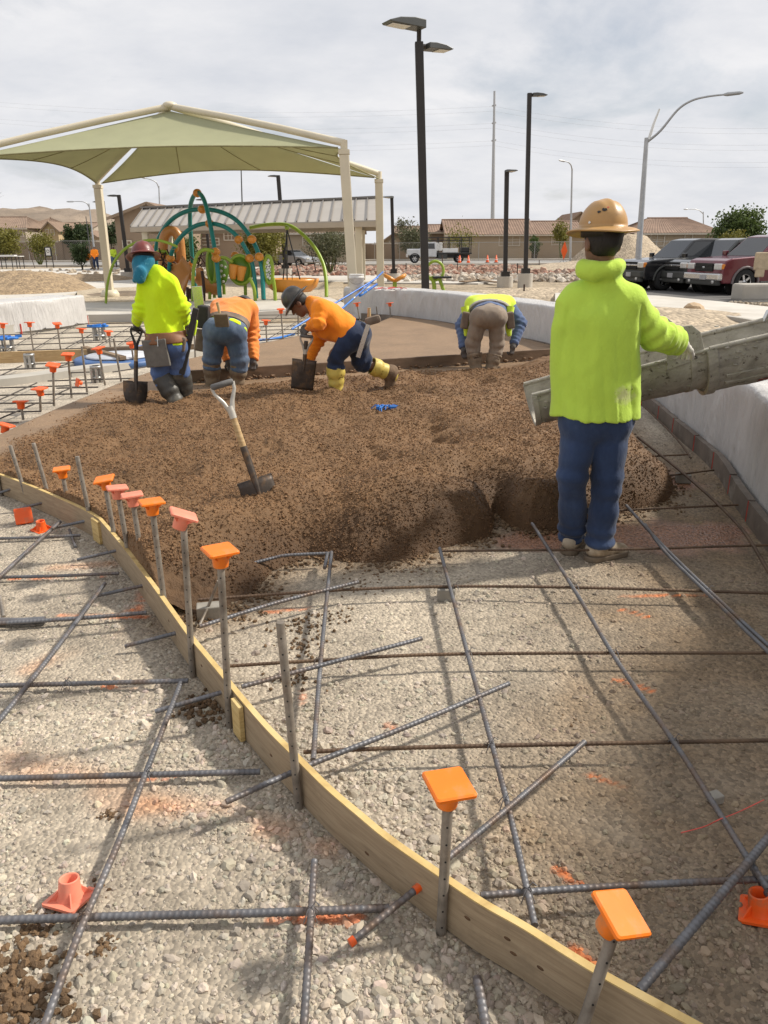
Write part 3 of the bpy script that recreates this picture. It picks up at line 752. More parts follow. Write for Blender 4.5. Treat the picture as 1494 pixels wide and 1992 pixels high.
for (b, t, hc), lab in zip(FARST, FARLAB):
    B = gp(*b, 0.03); T = dp(*t, B.y); near_ = B.y < 9
    dd = stake(B, T, 'thin steel ' + lab, 0.013, False, 'form stakes at the far edge of the pour')
    if hc: cap(T, MAT['cap_deep'], 'small orange cap on the ' + lab, tiltq(dd, random.uniform(0, 90), (random.uniform(-8, 8), random.uniform(-8, 8))), True, 'small rebar caps at the far edge of the pour')
# ================================================================== REBAR
def rebar(label, px, z, r=0.0085, mat='rebar', ribbed=True, group='rebar lying over the gravel', endz=None, parent=None):
    zs = z if isinstance(z, (list, tuple)) else [z]*len(px)
    pts = [gp(x, y, zz) for (x, y), zz in zip(px, zs)]
    P = smooth_path(pts, 8) if len(pts) > 2 else pts
    mb = MB()
    if not ribbed:
        mb.tube(P, r, 6)
    else:
        # resample and add the ribs
        L = [0.0]
        for a, b in zip(P, P[1:]): L.append(L[-1]+(b-a).length)
        per = 0.0165; n = max(2, int(L[-1]/per)); Q = []; RR = []; j = 0
        for i in range(n):
            for f, k in ((0.0, 1.0), (0.5, 1.0), (0.62, 1.11), (0.88, 1.11)):
                s = (i+f)*per
                while j < len(L)-2 and L[j+1] < s: j += 1
                t = (s-L[j])/max(1e-6, L[j+1]-L[j]); Q.append(P[j].lerp(P[j+1], min(1, t))); RR.append(r*k)
        mb.tube(Q, RR, 8)
    o = mb.build('rebar', MAT[mat]); tag(o, label, 'rebar', group)
    return o
ZR, ZL = 0.070, 0.088   # cross bars on the spacers, long bars on top of them
rebar('cross bar nearest to the camera right of the plywood strip', [(935, 1742), (1160, 1726), (1440, 1712), (1560, 1708)], ZR)
rebar('cross bar passing just above the big orange cap', [(590, 1463), (780, 1455), (1130, 1447), (1560, 1439)], ZR, 0.0068, 'rebar_brown')
rebar('cross bar running behind the tall bare stake to the right edge', [(440, 1296), (620, 1285), (905, 1272), (1560, 1270)], ZR, 0.0068, 'rebar_brown')
rebar('cross bar resting on the small spacer block in front of the pour', [(385, 1167), (640, 1149), (870, 1141), (1130, 1143), (1560, 1156)], ZR, 0.0072, 'rebar_brown')
rebar('cross bar passing the boots of the man at the chute', [(855, 1072), (950, 1071), (1200, 1069), (1400, 1063), (1520, 1060)], ZR, 0.0068, 'rebar_brown')
rebar('short bar end sticking out of the front of the pour', [(490, 1096), (530, 1086), (560, 1080), (645, 1076)], [0.06, 0.07, 0.08, 0.08])
rebar('cross bar over the reddish puddle right of the jeans', [(1190, 994), (1260, 990), (1437, 982)], ZR, 0.0068, 'rebar_brown')
rebar('cross bar above the muddy spacer block by the kerb', [(1235, 930), (1300, 925), (1392, 914)], ZR, 0.0068, 'rebar_brown')
rebar('farthest short cross bar below the chute', [(1220, 889), (1280, 887), (1342, 884)], ZR, 0.0068, 'rebar_brown')
rebar('long bar running from the pour down to the tail of the diagonal dowel', [(645, 1074), (632, 1200), (621, 1320), (609, 1482)], ZL)
rebar('short lapped bar end beside the leftmost long bar at the pour', [(637, 1076), (631, 1107)], ZL+0.004)
rebar('long bar running under the big orange cap side down to the plywood', [(855, 1066), (888, 1190), (925, 1330), (985, 1555), (1042, 1808)], [0.1, ZL, ZL, ZL, ZL])
rebar('long bar starting at the boots and bending to the right edge', [(1035, 1018), (1120, 1152), (1200, 1285), (1310, 1442), (1400, 1583), (1443, 1652), (1500, 1740)], [0.11, ZL, ZL, ZL, ZL, ZL, ZL])
rebar('lapped long bar right of the jeans, upper one of two', [(1218, 983), (1290, 1062), (1380, 1150), (1494, 1255), (1580, 1330)], ZL)
rebar('lapped long bar right of the jeans, lower one of two', [(1255, 1020), (1296, 1076), (1384, 1162), (1494, 1268), (1580, 1350)], ZL, 0.008)
rebar('long bar nearest to the kerb, ending below the chute', [(1240, 850), (1340, 930), (1435, 1020), (1494, 1110), (1540, 1190)], ZL, 0.009, 'rebar_brown')
rebar('thin bar lying along the kerb below the chute', [(1255, 793), (1313, 850), (1345, 892)], 0.05, 0.007, 'rebar_brown')
# dowels through the plywood
rebar('diagonal dowel crossing the grey spacer by the orange cap stake', [(388, 1219), (540, 1172), (702, 1131)], 0.10)
rebar('diagonal dowel tied to the long bar behind the tall bare stake', [(470, 1336), (640, 1290), (828, 1240)], 0.10)
rebar('diagonal dowel passing through the plywood at the tall bare stake', [(440, 1560), (600, 1489), (800, 1410), (992, 1329)], 0.095)
rebar('dowel stub with orange painted ends sticking out of the plywood near the camera', [(682, 1834), (750, 1778), (818, 1723)], [0.03, 0.05, 0.075])
rebar('diagonal dowel starting behind the stake of the big orange cap', [(868, 1672), (1000, 1562), (1142, 1439)], 0.10)
rebar('thick diagonal bar in the near right corner', [(1243, 1928), (1330, 1825), (1430, 1708), (1520, 1598)], [0.10, 0.11, 0.11, 0.11], 0.0105)
rebar('bar end crossing under the thick diagonal bar at the right edge', [(1456, 1672), (1475, 1705), (1510, 1765)], 0.06, 0.0095)
for (a, b), l in ((((302, 1384), (437, 1345)), 'dowel stub below the joint block of the plywood'), (((243, 1257), (352, 1229)), 'dowel stub under the tilted pink cap'), (((189, 1159), (292, 1136)), 'dowel stub left of the orange and pink caps'),
             (((150, 1089), (240, 1068)), 'dowel stub at the foot of the pink capped stakes'), (((100, 1028), (168, 1013)), 'dowel stub by the pair of fallen orange caps'), (((33, 990), (106, 973)), 'dowel stub at the pale capped stake'), (((-10, 962), (29, 949)), 'dowel stub at the left edge of the picture')):
    rebar(l, [a, b], [0.03, 0.075])
# left of the plywood
rebar('cross bar nearest to the camera left of the plywood, by the pink cap', [(-60, 1792), (250, 1782), (500, 1776), (768, 1766)], 0.03, 0.0098)
rebar('second cross bar left of the plywood with an orange paint mark', [(-60, 1516), (250, 1508), (512, 1501)], 0.03, 0.0092)
rebar('third cross bar left of the plywood, ending at a stake foot', [(-60, 1335), (180, 1329), (372, 1324)], 0.03, 0.0092)
rebar('cross bar along the wide orange paint line', [(-60, 1216), (150, 1203), (292, 1191)], 0.03, 0.0092)
rebar('cross bar above the orange spray mark left of the pink caps', [(-40, 1124), (120, 1120), (238, 1115)], 0.025, 0.0085)
rebar('farthest cross bar left of the plywood, by the fallen orange caps', [(-40, 1049), (80, 1045), (162, 1041)], 0.025, 0.0085)
rebar('long grey bar curving from the bottom edge past the pink cap', [(70, 2040), (90, 1985), (160, 1800), (230, 1640), (285, 1500), (352, 1328)], 0.05, 0.009)
rebar('long grey bar crossing the left edge up to the orange paint line', [(-20, 1425), (60, 1325), (130, 1235), (205, 1134)], 0.05, 0.009)
rebar('grey bar behind the fallen orange caps', [(-20, 1140), (50, 1075), (118, 1014)], 0.05, 0.010)
rebar('grey bar lying under the nearest cross bar at the bottom edge', [(588, 2040), (598, 1890), (605, 1780), (612, 1665)], 0.05, 0.009)
rebar('short bar end pointing out of the bottom edge', [(928, 1902), (938, 1955), (950, 2030)], 0.03, 0.0105)
o = MB().tube([gp(-60, 1208, 0.02), gp(40, 1209, 0.02), gp(88, 1206, 0.02)], 0.017, 10).build('steel_pipe', MAT['rebar']); tag(o, 'short thick dark pipe lying under a bar at the left edge', 'pipe')
o = MB().tube([gp(135, 1030, 0.02), gp(147, 1064, 0.012)], 0.008, 8).build('steel_pin', MAT['rebar']); tag(o, 'short dark steel pin standing near the fallen orange caps', 'pin')
o = MB().tube([gp(0, 1160, 0.0), gp(8, 1200, 0.0)+Vector((0, 0, 0.0))], 0.008, 8).build('steel_pin', MAT['steel']); tag(o, 'small rusty pin in the gravel at the left edge', 'pin')
# orange painted tips and tie wires are parts of nothing movable: tips belong to the stub dowel
stub = [o for o in bpy.data.objects if o.get('label', '').startswith('dowel stub with orange')][0]
a, b = gp(818, 1723, 0.075), gp(682, 1834, 0.03); u = (b-a).normalized()
MB().tube([a-u*0.004, a+u*0.02], 0.0113, 10).build('painted_tip', MAT['cap_deep'], stub); MB().tube([b-u*0.012, b+u*0.002], 0.0113, 10).build('painted_tip', MAT['cap_deep'], stub)
# tie wires at the crossings
def tie(px, py, z, lab):
    p = gp(px, py, z); mb = MB()
    for s in (1, -1):
        mb.tube([p+Vector((-0.017, -s*0.017, -0.018)), p+Vector((-0.006, -s*0.006, 0.0125)), p+Vector((0.006, s*0.006, 0.0125)), p+Vector((0.017, s*0.017, -0.018))], 0.0016, 5)
    mb.tube([p+Vector((0, 0, 0.012)), p+Vector((0.012, 0.004, 0.028)), p+Vector((0.022, -0.004, 0.024))], 0.0016, 4)
    o = mb.build('tie_wire', MAT['rebar']); tag(o, lab, 'tie wire', 'wire ties on the rebar crossings')
for (x, y), l in (((618, 1286), 'left of the tall bare stake'), ((912, 1272), 'on the middle long bar'), ((886, 1141), 'above the small spacer block'), ((1120, 1143), 'near the boots'), ((1196, 1270), 'right of the middle long bar'), ((1312, 1443), 'in the middle of the damp gravel'),
                  ((955, 1450), 'above the big orange cap'), ((982, 1560), 'beside the big orange cap'), ((1026, 1736), 'nearest to the plywood'), ((285, 1507), 'on the paint mark left of the plywood'), ((160, 1786), 'by the pink cap'), ((605, 1774), 'on the nearest cross bar'), ((130, 1330), 'on the third cross bar at left'), ((1432, 1705), 'on the thick diagonal bar'), ((1378, 1150), 'on the lapped bars')):
    tie(x, y, 0.085 if x > 560 else 0.045, 'twisted wire tie at the rebar crossing ' + l)

# spacer blocks
def block(px, py, d, rz, lab):
    p = gp(px, py, 0.0); o = MB().bbox((0, 0, d[2]/2), d, 0.005).build('spacer_block', MAT['block']); o.location = (p.x, p.y, 0.0); o.rotation_euler.z = R(rz)
    tag(o, lab, 'spacer block', 'concrete blocks under the rebar')
block(408, 1200, (0.11, 0.07, 0.062), 12, 'pale concrete spacer block behind the stake of the bright orange cap')
block(868, 1166, (0.085, 0.07, 0.062), -8, 'grey concrete spacer block under two crossing bars in front of the pour')
block(1328, 938, (0.10, 0.07, 0.062), -10, 'muddy spacer block under the bars between puddle and kerb')
block(1390, 1560, (0.04, 0.035, 0.03), 20, 'small stone like spacer under the long bar on the damp gravel')
o = MB().tube([gp(388, 1217, 0.03), gp(405, 1180, 0.06), gp(425, 1130, 0.20)], 0.007, 8).build('brace_rod', MAT['steel']); tag(o, 'thin grey rod leaning beside the pale spacer block', 'rod')
# pink string line across the gravel at right, and blue tie scraps on the pour
o = MB().tube(smooth_path([gp(1325, 1620, 0.012), gp(1370, 1608, 0.02), gp(1400, 1594, 0.1), gp(1436, 1580, 0.014), gp(1486, 1556, 0.012)], 6), 0.0016, 5).build('string', M('red_string', (0.7, 0.10, 0.08), 0.7)); tag(o, 'frayed red string lying over the gravel at right', 'string')
p = on_pour(752, 797); mb = MB()
for k in range(16):
    a = random.uniform(0, 6.28); q = p+Vector((random.gauss(0, 0.05), random.gauss(0, 0.03), 0.015)); dx = Vector((math.cos(a), math.sin(a)*0.6, 0.25))*0.045
    mb.tube([q-dx, q+Vector((0, 0, 0.025)), q+dx], 0.005, 5)
mb.bbox(p+Vector((0.06, 0, 0.02)), (0.06, 0.04, 0.03), 0.005); mb.bbox(p+Vector((-0.07, 0.01, 0.018)), (0.05, 0.05, 0.03), 0.005)
o = mb.build('plastic_scrap', MAT['blue_plastic']); tag(o, 'crumpled bright blue plastic scrap lying on the brown concrete', 'plastic scrap')

# ================================================================== far left mat of bars, water fittings
ORD = 'first second third fourth fifth sixth seventh eighth ninth tenth eleventh twelfth thirteenth fourteenth fifteenth sixteenth'.split()
CNT = {}
def fb(a, b, z=0.06, lab='straight bar of the far mat'):
    right = a[0] > 350; slant = abs(b[1]-a[1]) > 0.12*abs(b[0]-a[0]); key = (right, slant); CNT[key] = CNT.get(key, 0)+1; k = CNT[key]-1
    lab = '%s thin %s bar of the far rebar mat %s' % (ORD[k], 'slanting' if slant else 'straight', 'behind the stooping orange worker' if right else 'left of the lime worker')
    rebar(lab, [a, b], z, 0.008, 'rebar_far', False, 'far rebar mat behind the pour')
Z6 = lambda x, y: (x/3.557, 600+y/3.557)
for a, b in (((-80, 185), (1040, 155)), ((-80, 217), (1040, 190)), ((-80, 258), (1040, 222)), ((120, 292), (1040, 258)), ((-80, 152), (1000, 122)), ((-80, 430), (640, 398)), ((-80, 466), (620, 440)), ((330, 502), (1040, 480)), ((-80, 602), (610, 590)),
             ((-80, 656), (375, 655)), ((-80, 718), (285, 712)), ((-80, 792), (130, 790)), ((390, 552), (680, 545)), ((220, 385), (620, 372)), ((500, 108), (1040, 100)), ((-80, 552), (480, 535))):
    fb(Z6(*a), Z6(*b))
for a, b in (((40, 295), (400, 85)), ((220, 290), (540, 100)), ((430, 290), (740, 120)), ((620, 292), (905, 125)), ((820, 250), (950, 170)), ((-30, 480), (150, 395)), ((-30, 645), (255, 515)), ((-30, 775), (240, 660)), ((350, 420), (640, 330)), ((380, 600), (500, 545)), ((780, 440), (1040, 400)), ((0, 330), (60, 300))):
    fb(Z6(*a), Z6(*b), 0.075, 'thin slanting bar of the far rebar mat behind the pour')
for y, x0, x1 in ((613, 370, 660), (619, 500, 640), (626, 505, 640), (634, 500, 640), (641, 505, 645), (649, 505, 620), (660, 505, 560), (628, 370, 400), (642, 362, 395)):
    fb((x0, y+1.5), (x1, y-1.5))
for a, b in (((520, 660), (600, 612)), ((560, 655), (640, 612)), ((504, 640), (545, 612)), ((592, 650), (650, 618))): fb(a, b, 0.075, 'thin slanting bar of the far rebar mat behind the pour')

MAT['valve'] = M('valve_metal', (0.42, 0.41, 0.39), 0.35, 0.7, 0.2, 20, 0.1)
def valve(px, py, lab, blue=True, h=0.30, w=0.3):
    b = gp(px, py, 0.0); th = thing('water_valve', lab, 'valve', b, 0, 'water jet fittings standing in the far gravel')
    for i in range(5):
        a = i*1.256; x, y = math.cos(a)*w*0.27, math.sin(a)*w*0.27
        MB().tube([(x, y, -0.02), (x, y, h)], 0.026 if i % 2 else 0.018, 8).build('pipe', MAT['valve'], th)
    MB().lathe([(0.0, h*0.3), (w*0.3, h*0.3), (w*0.3, h*0.42), (0, h*0.42)], 12).build('flange', MAT['valve'], th)
    if blue:
        mb = MB(); mb.lathe([(0, h), (w*0.46, h), (w*0.5, h+0.012), (w*0.46, h+0.03), (0, h+0.035)], 14)
        for i in range(7): mb.box((random.uniform(-.4, .4)*w, random.uniform(-.4, .4)*w, h+0.03), (0.1, 0.03, 0.04), Matrix.Rotation(random.uniform(0, 3), 3, 'Z'))
        mb.build('blue_cover', MAT['blue_plastic'], th)
    else:
        MB().lathe([(0.05, h), (0.075, h), (0.075, h+0.03), (0.05, h+0.03)], 10).build('collar', MAT['valve'], th)
valve(14, 684, 'metal water fitting with a blue cover at the left edge', True, 0.20, 0.42)
valve(195, 662, 'metal water fitting with a blue cover behind the capped stakes', True, 0.24, 0.36)
valve(60, 716, 'bare silver water fitting behind the left stakes', False, 0.17, 0.2)
valve(190, 744, 'bare silver water fitting at the edge of the struck concrete', False, 0.18, 0.2)
# blue lid, hoses, planks, the low concrete ring
c = gp(232, 694, 0.1); th = thing('access_lid', 'round blue lid with a pale top lying on the far gravel', 'lid', c)
MB().lathe([(0, -0.1), (0.62, -0.1), (0.64, -0.03), (0.6, 0.0), (0, 0.01)], 32).build('blue_disc', M('muted_blue_lid', (0.06, 0.13, 0.30), 0.5, 0, 0.3, 4, 0.1), th)
MB().lathe([(0, 0.012), (0.47, 0.012), (0.45, 0.035), (0, 0.04)], 32).build('pale_cover', M('pale_cover', (0.5, 0.52, 0.56), 0.5), th)
def hose(pts, z, lab, r=0.022, mat='blue_plastic'):
    o = MB().tube(smooth_path([gp(x, y, z) for x, y in pts], 6), r, 8).build('hose', MAT[mat]); tag(o, lab, 'hose')
hose([(226, 679), (258, 676), (292, 672)], 0.05, 'straight blue hose lying behind the blue lid')
hose([(500, 662), (530, 659), (552, 655), (572, 650)], 0.05, 'blue hose lying along the far edge of the pour', 0.022)
def plank(a, b, h, w, lab, z=0.0, mat='wood_dark'):
    A, B = gp(*a, z), gp(*b, z); A.z = B.z = z+h/2
    o = MB().bar(A, B, w, h).build('plank', MAT[mat]); tag(o, lab, 'plank')
plank((-40, 708), (172, 700), 0.16, 0.05, 'long brown plank on edge across the far gravel at left', 0.0, 'wood_handle')
plank((172, 700), (395, 690), 0.17, 0.05, 'darker plank on edge continuing behind the worker in lime', 0.0, 'wood_dark')
plank((165, 680), (240, 700), 0.05, 0.09, 'short board leaning over the blue lid', 0.12, 'wood_dark')
ring = smooth_path([gp(x, y, 0.0) for x, y in ((-30, 752), (60, 742), (140, 730), (230, 718), (300, 706), (372, 692), (410, 684))], 6)
strip(MB(), ring, -0.03, 0.09, 0.30).build('low_kerb', MAT['curb']); bpy.data.objects['low_kerb']['kind'] = 'structure'
# ================================================================== LOW WALLS WRAPPED IN PLASTIC
def plastic_mat():
    m, nt, b = node_mat('white_plastic_sheet'); L = nt.links
    tc = nt.nodes.new('ShaderNodeTexCoord'); vec = tc.outputs['Object']
    n = _noise(nt, vec, 1.6, 7, 0.6); c = _ramp(nt, n, [(0.3, (0.47, 0.455, 0.44)), (0.7, (0.59, 0.575, 0.56))])
    n2 = _noise(nt, vec, 9, 8, 0.7); f = _ramp(nt, n2, [(0.62, (0, 0, 0)), (0.85, (0.4, 0.4, 0.4))]); c = _mix(nt, f, c, (0.40, 0.35, 0.29))
    L.new(c, b.inputs['Base Color']); b.inputs['Roughness'].default_value = 0.38
    mp = nt.nodes.new('ShaderNodeMapping'); mp.inputs['Scale'].default_value = (4.5, 4.5, 1.0); L.new(vec, mp.inputs[0])
    n3 = _noise(nt, mp.outputs[0], 1.6, 6, 0.6, 1.8)
    bp = nt.nodes.new('ShaderNodeBump'); bp.inputs['Strength'].default_value = 0.8; bp.inputs['Distance'].default_value = 0.045
    L.new(n3, bp.inputs['Height']); L.new(bp.outputs[0], b.inputs['Normal'])
    return m
MAT['plastic'] = plastic_mat()
MAT['formpan'] = M('oiled_form_panel', (0.155, 0.125, 0.10), 0.75, 0, 0.3, 5, 0.3, 60, 0.003, dirt=((0.30, 0.27, 0.23), 6, 0.55, 0.75))
MAT['redmark'] = M('red_marking', (0.55, 0.07, 0.05), 0.7)
def resample(P, step):
    out = [P[0]]; acc = 0
    for a, b in zip(P, P[1:]):
        L = (b-a).length; s = step-acc
        while s < L: out.append(a.lerp(b, s/L)); s += step
        acc = (acc+L) % step
    out.append(P[-1]); return out
def wrapped_wall(label, base, height, width, side, step=0.035, seed=0, endcap=True):
    """base: path along the foot of the front face; side = +1 if the body lies to the left of the walking direction"""
    P = resample(smooth_path(base, 10), step); n = len(P)
    c = P[n//2]; th = thing('wrapped_wall', label, 'wall', (c.x, c.y, 0))
    prof = []   # (offset back, height)
    nz = 22
    for i in range(nz): prof.append((0.02*i/nz, 0.0+(height-0.03)*i/(nz-1)))
    prof += [(0.025, height-0.012), (0.045, height)]
    nw = 16
    for i in range(1, nw): prof.append((0.045+(width-0.07)*i/nw, height+0.006*math.sin(i*1.3)))
    prof += [(width-0.02, height-0.002), (width, height-0.03), (width+0.01, 0.0)]
    X = np.zeros((n, len(prof), 3)); s = np.arange(n)*step
    hs = height if not callable(height) else None
    for i, p in enumerate(P):
        d = P[min(i+2, n-1)]-P[max(i-2, 0)]; d.z = 0; d.normalize(); nr = Vector((-d.y, d.x, 0))*side
        for j, (o, z) in enumerate(prof): X[i, j] = (p.x+nr.x*o, p.y+nr.y*o, p.z+z)
        X[i, :, 2] += 0.0
    # draped folds: slanting ridges on the face, soft waves on the top
    zz = np.array([q[1] for q in prof]); oo = np.array([q[0] for q in prof])
    SS = s[:, None]+zz[None]*0.35; face = (oo < 0.03).astype(float)[None]*np.minimum(1, (height-zz+0.02)/0.1)[None]
    f = 0.5*np.abs(vnoise(SS*7+seed, zz[None]*1.2+0*SS, 3)-0.5)*2 + 0.5*vnoise(SS*15, zz[None]*2+0*SS, 5)
    patch = sstep(0.45, 0.6, fbm(s[:, None]*0.9+seed+0*SS, zz[None]*0.7+0*SS, 3, 8))
    f = f*f*(3-2*f); f = 0.25*f+0.9*(1-np.abs(2*vnoise(SS*5.5+seed, zz[None]*0.8+0*SS, 13)-1))**3; amp = (0.008+0.030*patch)*face
    for i, p in enumerate(P):
        d = P[min(i+2, n-1)]-P[max(i-2, 0)]; d.z = 0; d.normalize(); nr = Vector((-d.y, d.x, 0))*side
        X[i, :, 0] -= nr.x*amp[i]*f[i]; X[i, :, 1] -= nr.y*amp[i]*f[i]
    X[:, :, 2] += 0.02*(fbm(s[:, None]*2+0*SS, oo[None]*4+0*SS, 3, 12)-0.5)*(1-face)*(oo[None] > 0.05)
    m = len(prof); i = np.arange((n-1)*(m-1)); r, q = i//(m-1), i % (m-1); a = r*m+q
    F = np.stack([a, a+1, a+m+1, a+m], 1)
    if side > 0: F = F[:, ::-1]
    V = X.reshape(-1, 3)
    me = np_mesh('plastic_sheet', V, F, MAT['plastic'])
    bm = bmesh.new(); bm.from_mesh(me); bm.verts.ensure_lookup_table()
    for k in (0, n-1):
        try: bm.faces.new([bm.verts[k*m+j] for j in range(m)])
        except ValueError: pass
    bmesh.ops.recalc_face_normals(bm, faces=bm.faces); bm.to_mesh(me); bm.free()
    link_mesh('plastic_sheet', me, th, True)
    return th, P
WB = [Vector((p.x, p.y, 0)) for p in WALLBASE]
MAT_SIDE = 1
th, WP_ = wrapped_wall('long low curving wall wrapped in white plastic sheet on the right of the pour', [p+Vector((0.05, 0, 0)) for p in WB[:8]]+[p+Vector((0.03, 0.04, 0)) for p in WB[8:]], 0.70, 0.62, -1)
# form panels along its foot, with open joints and red marks
pp = resample(smooth_path(WB, 10), 0.03)
segs = []; i = 0
while i < len(pp)-24:
    L = random.randint(17, 23); seg = pp[i:i+L]; segs.append(seg)
    q = [p+Vector((0, 0, 0)) for p in seg]
    strip(MB(), q, -0.02, 0.135+random.uniform(-0.004, 0.004), 0.045, 0.0).build('form_panel', MAT['formpan'], th, True)
    e = seg[-1]; d = (seg[-1]-seg[-3]).normalized(); nn = Vector((d.y, -d.x, 0)); nn = -nn if nn.x > 0 else nn
    if len(segs) < 9: MB().box(e+nn*0.024+d*0.004+Vector((0, 0, 0.07)), (0.007, 0.004, 0.13), Matrix((d, nn, Vector((0, 0, 1)))).transposed()).build('red_mark', MAT['redmark'], th, True)
    i += L
# litter lying on the top of the wall
MAT['litter'] = M('litter', (0.62, 0.6, 0.57), 0.7)
def litter(px, py, n, sp, mats, lab, z=0.71):
    p = gp(px, py, z); mb = MB()
    for k in range(n):
        q = p+Vector((random.gauss(0, sp), random.gauss(0, sp*0.6), random.uniform(0.005, 0.02))); a = random.uniform(0, 3.14); l = random.uniform(0.05, 0.16)
        u = Vector((math.cos(a), math.sin(a), random.uniform(-0.05, 0.15)))*l; v = Vector((-u.y, u.x, 0)).normalized()*random.uniform(0.01, 0.03)
        mb.add([q-u-v, q+u-v, q+u+v+Vector((0, 0, .01)), q-u+v], [(0, 1, 2, 3)])
        mb.tube([q-u, q+Vector((0, 0, .02)), q+u*0.8], 0.005, 5)
    o = mb.build('litter', MAT[mats]); tag(o, lab, 'litter')
litter(757, 562, 12, 0.16, 'redmark', 'red tape scraps on top of the white wrapped wall')
litter(775, 565, 12, 0.26, 'litter', 'pale paper scraps beside red tape on the wrapped wall')

th, _ = wrapped_wall('low wall wrapped in pale plastic at the left edge behind the stakes', [gp(-120, 668, 0.05), gp(0, 650, 0.05), gp(90, 640, 0.05), gp(171, 628, 0.05)], 0.58, 0.9, 1, 0.06, 5)
strip(MB(), [gp(-120, 672, 0.0), gp(0, 655, 0.0), gp(90, 644, 0.0), gp(172, 632, 0.0)], -0.02, 0.20, 0.06).build('form_panel', MAT['curb'], th, True)
for x, y in ((42, 650), (171, 632)):
    p = gp(x, y, 0.0); MB().box(p+Vector((0, -0.04, 0.1)), (0.07, 0.02, 0.2)).build('red_mark', MAT['redmark'], th, True)
# straps over the left wall
# bucket and blue float poles on the right wall
p = gp(694, 571, 0.70); th = thing('bucket', 'white plastic bucket spattered with concrete on the end of the wrapped wall', 'bucket', p)
MAT['bucket'] = M('bucket_plastic', (0.66, 0.65, 0.62), 0.5, 0, 0.1, 6, 0.2, 30, 0.004, dirt=((0.36, 0.33, 0.29), 7, 0.5, 0.7))
MB().lathe([(0.0, 0.0), (0.130, 0.0), (0.135, 0.01), (0.148, 0.29), (0.158, 0.30), (0.158, 0.325), (0.150, 0.33), (0.150, 0.36), (0.156, 0.37), (0.150, 0.378), (0.142, 0.375), (0.138, 0.06), (0, 0.05)], 24).build('pail', MAT['bucket'], th)
MB().tube([(0.158*math.cos(a), 0.158*math.sin(a), 0.31-0.12*abs(math.sin(a))) for a in np.linspace(math.pi, 2*math.pi, 14)], 0.004, 6).build('handle', MAT['steel'], th)
def pole_tool(a, b, za, Yb, lab, r=0.019):
    A = dp(*a, za); B = dp(*b, Yb)
    th = thing('float_pole', lab, 'pole', A); d = (B-A)
    MB().tube([A, A+d*0.35], r, 10).build('pole_section', MAT['blue_plastic'], th, True)
    MB().tube([A+d*0.33, A+d*0.36], r*1.25, 10).build('joint', MAT['chrome'], th, True)
    MB().tube([A+d*0.36, B], r*0.86, 10).build('pole_section', MAT['blue_pole'], th, True)
pole_tool((568, 640), (735, 540), 14.3, 16.6, 'blue float pole lying over the wall end behind the orange back')
pole_tool((655, 610), (745, 529), 14.9, 17.0, 'second blue float pole, steeper, crossing the wall end beside the bucket')
pole_tool((700, 575), (733, 553), 16.5, 17.4, 'short blue clamp bar under the poles on the wall end', 0.03)

# screed board
A = gp(340, 742, 0.17); B = gp(1100, 693, 0.17); th = thing('screed_board', 'long concrete smeared screed board drawn across the pour by two men', 'screed board', A.lerp(B, 0.5))
MAT['muddy_wood'] = M('muddy_wood', (0.165, 0.108, 0.068), 0.75, 0, 0.35, 3, 0.4, 40, 0.006, dirt=((0.11, 0.068, 0.038), 4, 0.53, 0.64), stretch=(1, 1, 3))
v = (B-A).normalized(); nrm = Vector((-v.y, v.x, 0))
A.z = B.z = 0.215
MB().bbox((A+B)/2, ((B-A).length, 0.045, 0.135), 0.006, Matrix((v, nrm, Vector((0, 0, 1)))).transposed()).build('plank', MAT['muddy_wood'], th, True)
mb = MB()
for k in range(150):
    q = A.lerp(B, random.random())+nrm*(random.uniform(-0.05, -0.02))+Vector((0, 0, random.uniform(-0.09, -0.03))); mb.ico(q, random.uniform(0.012, 0.03), 1, 0.2, (1.2, 0.7, 0.7))
o = mb.build('clinging_concrete', M('clinging_concrete', (0.17, 0.10, 0.052), 0.7, 0, 0.3, 20, 0.4, 80, 0.005), th, True); o['kind'] = 'stuff'

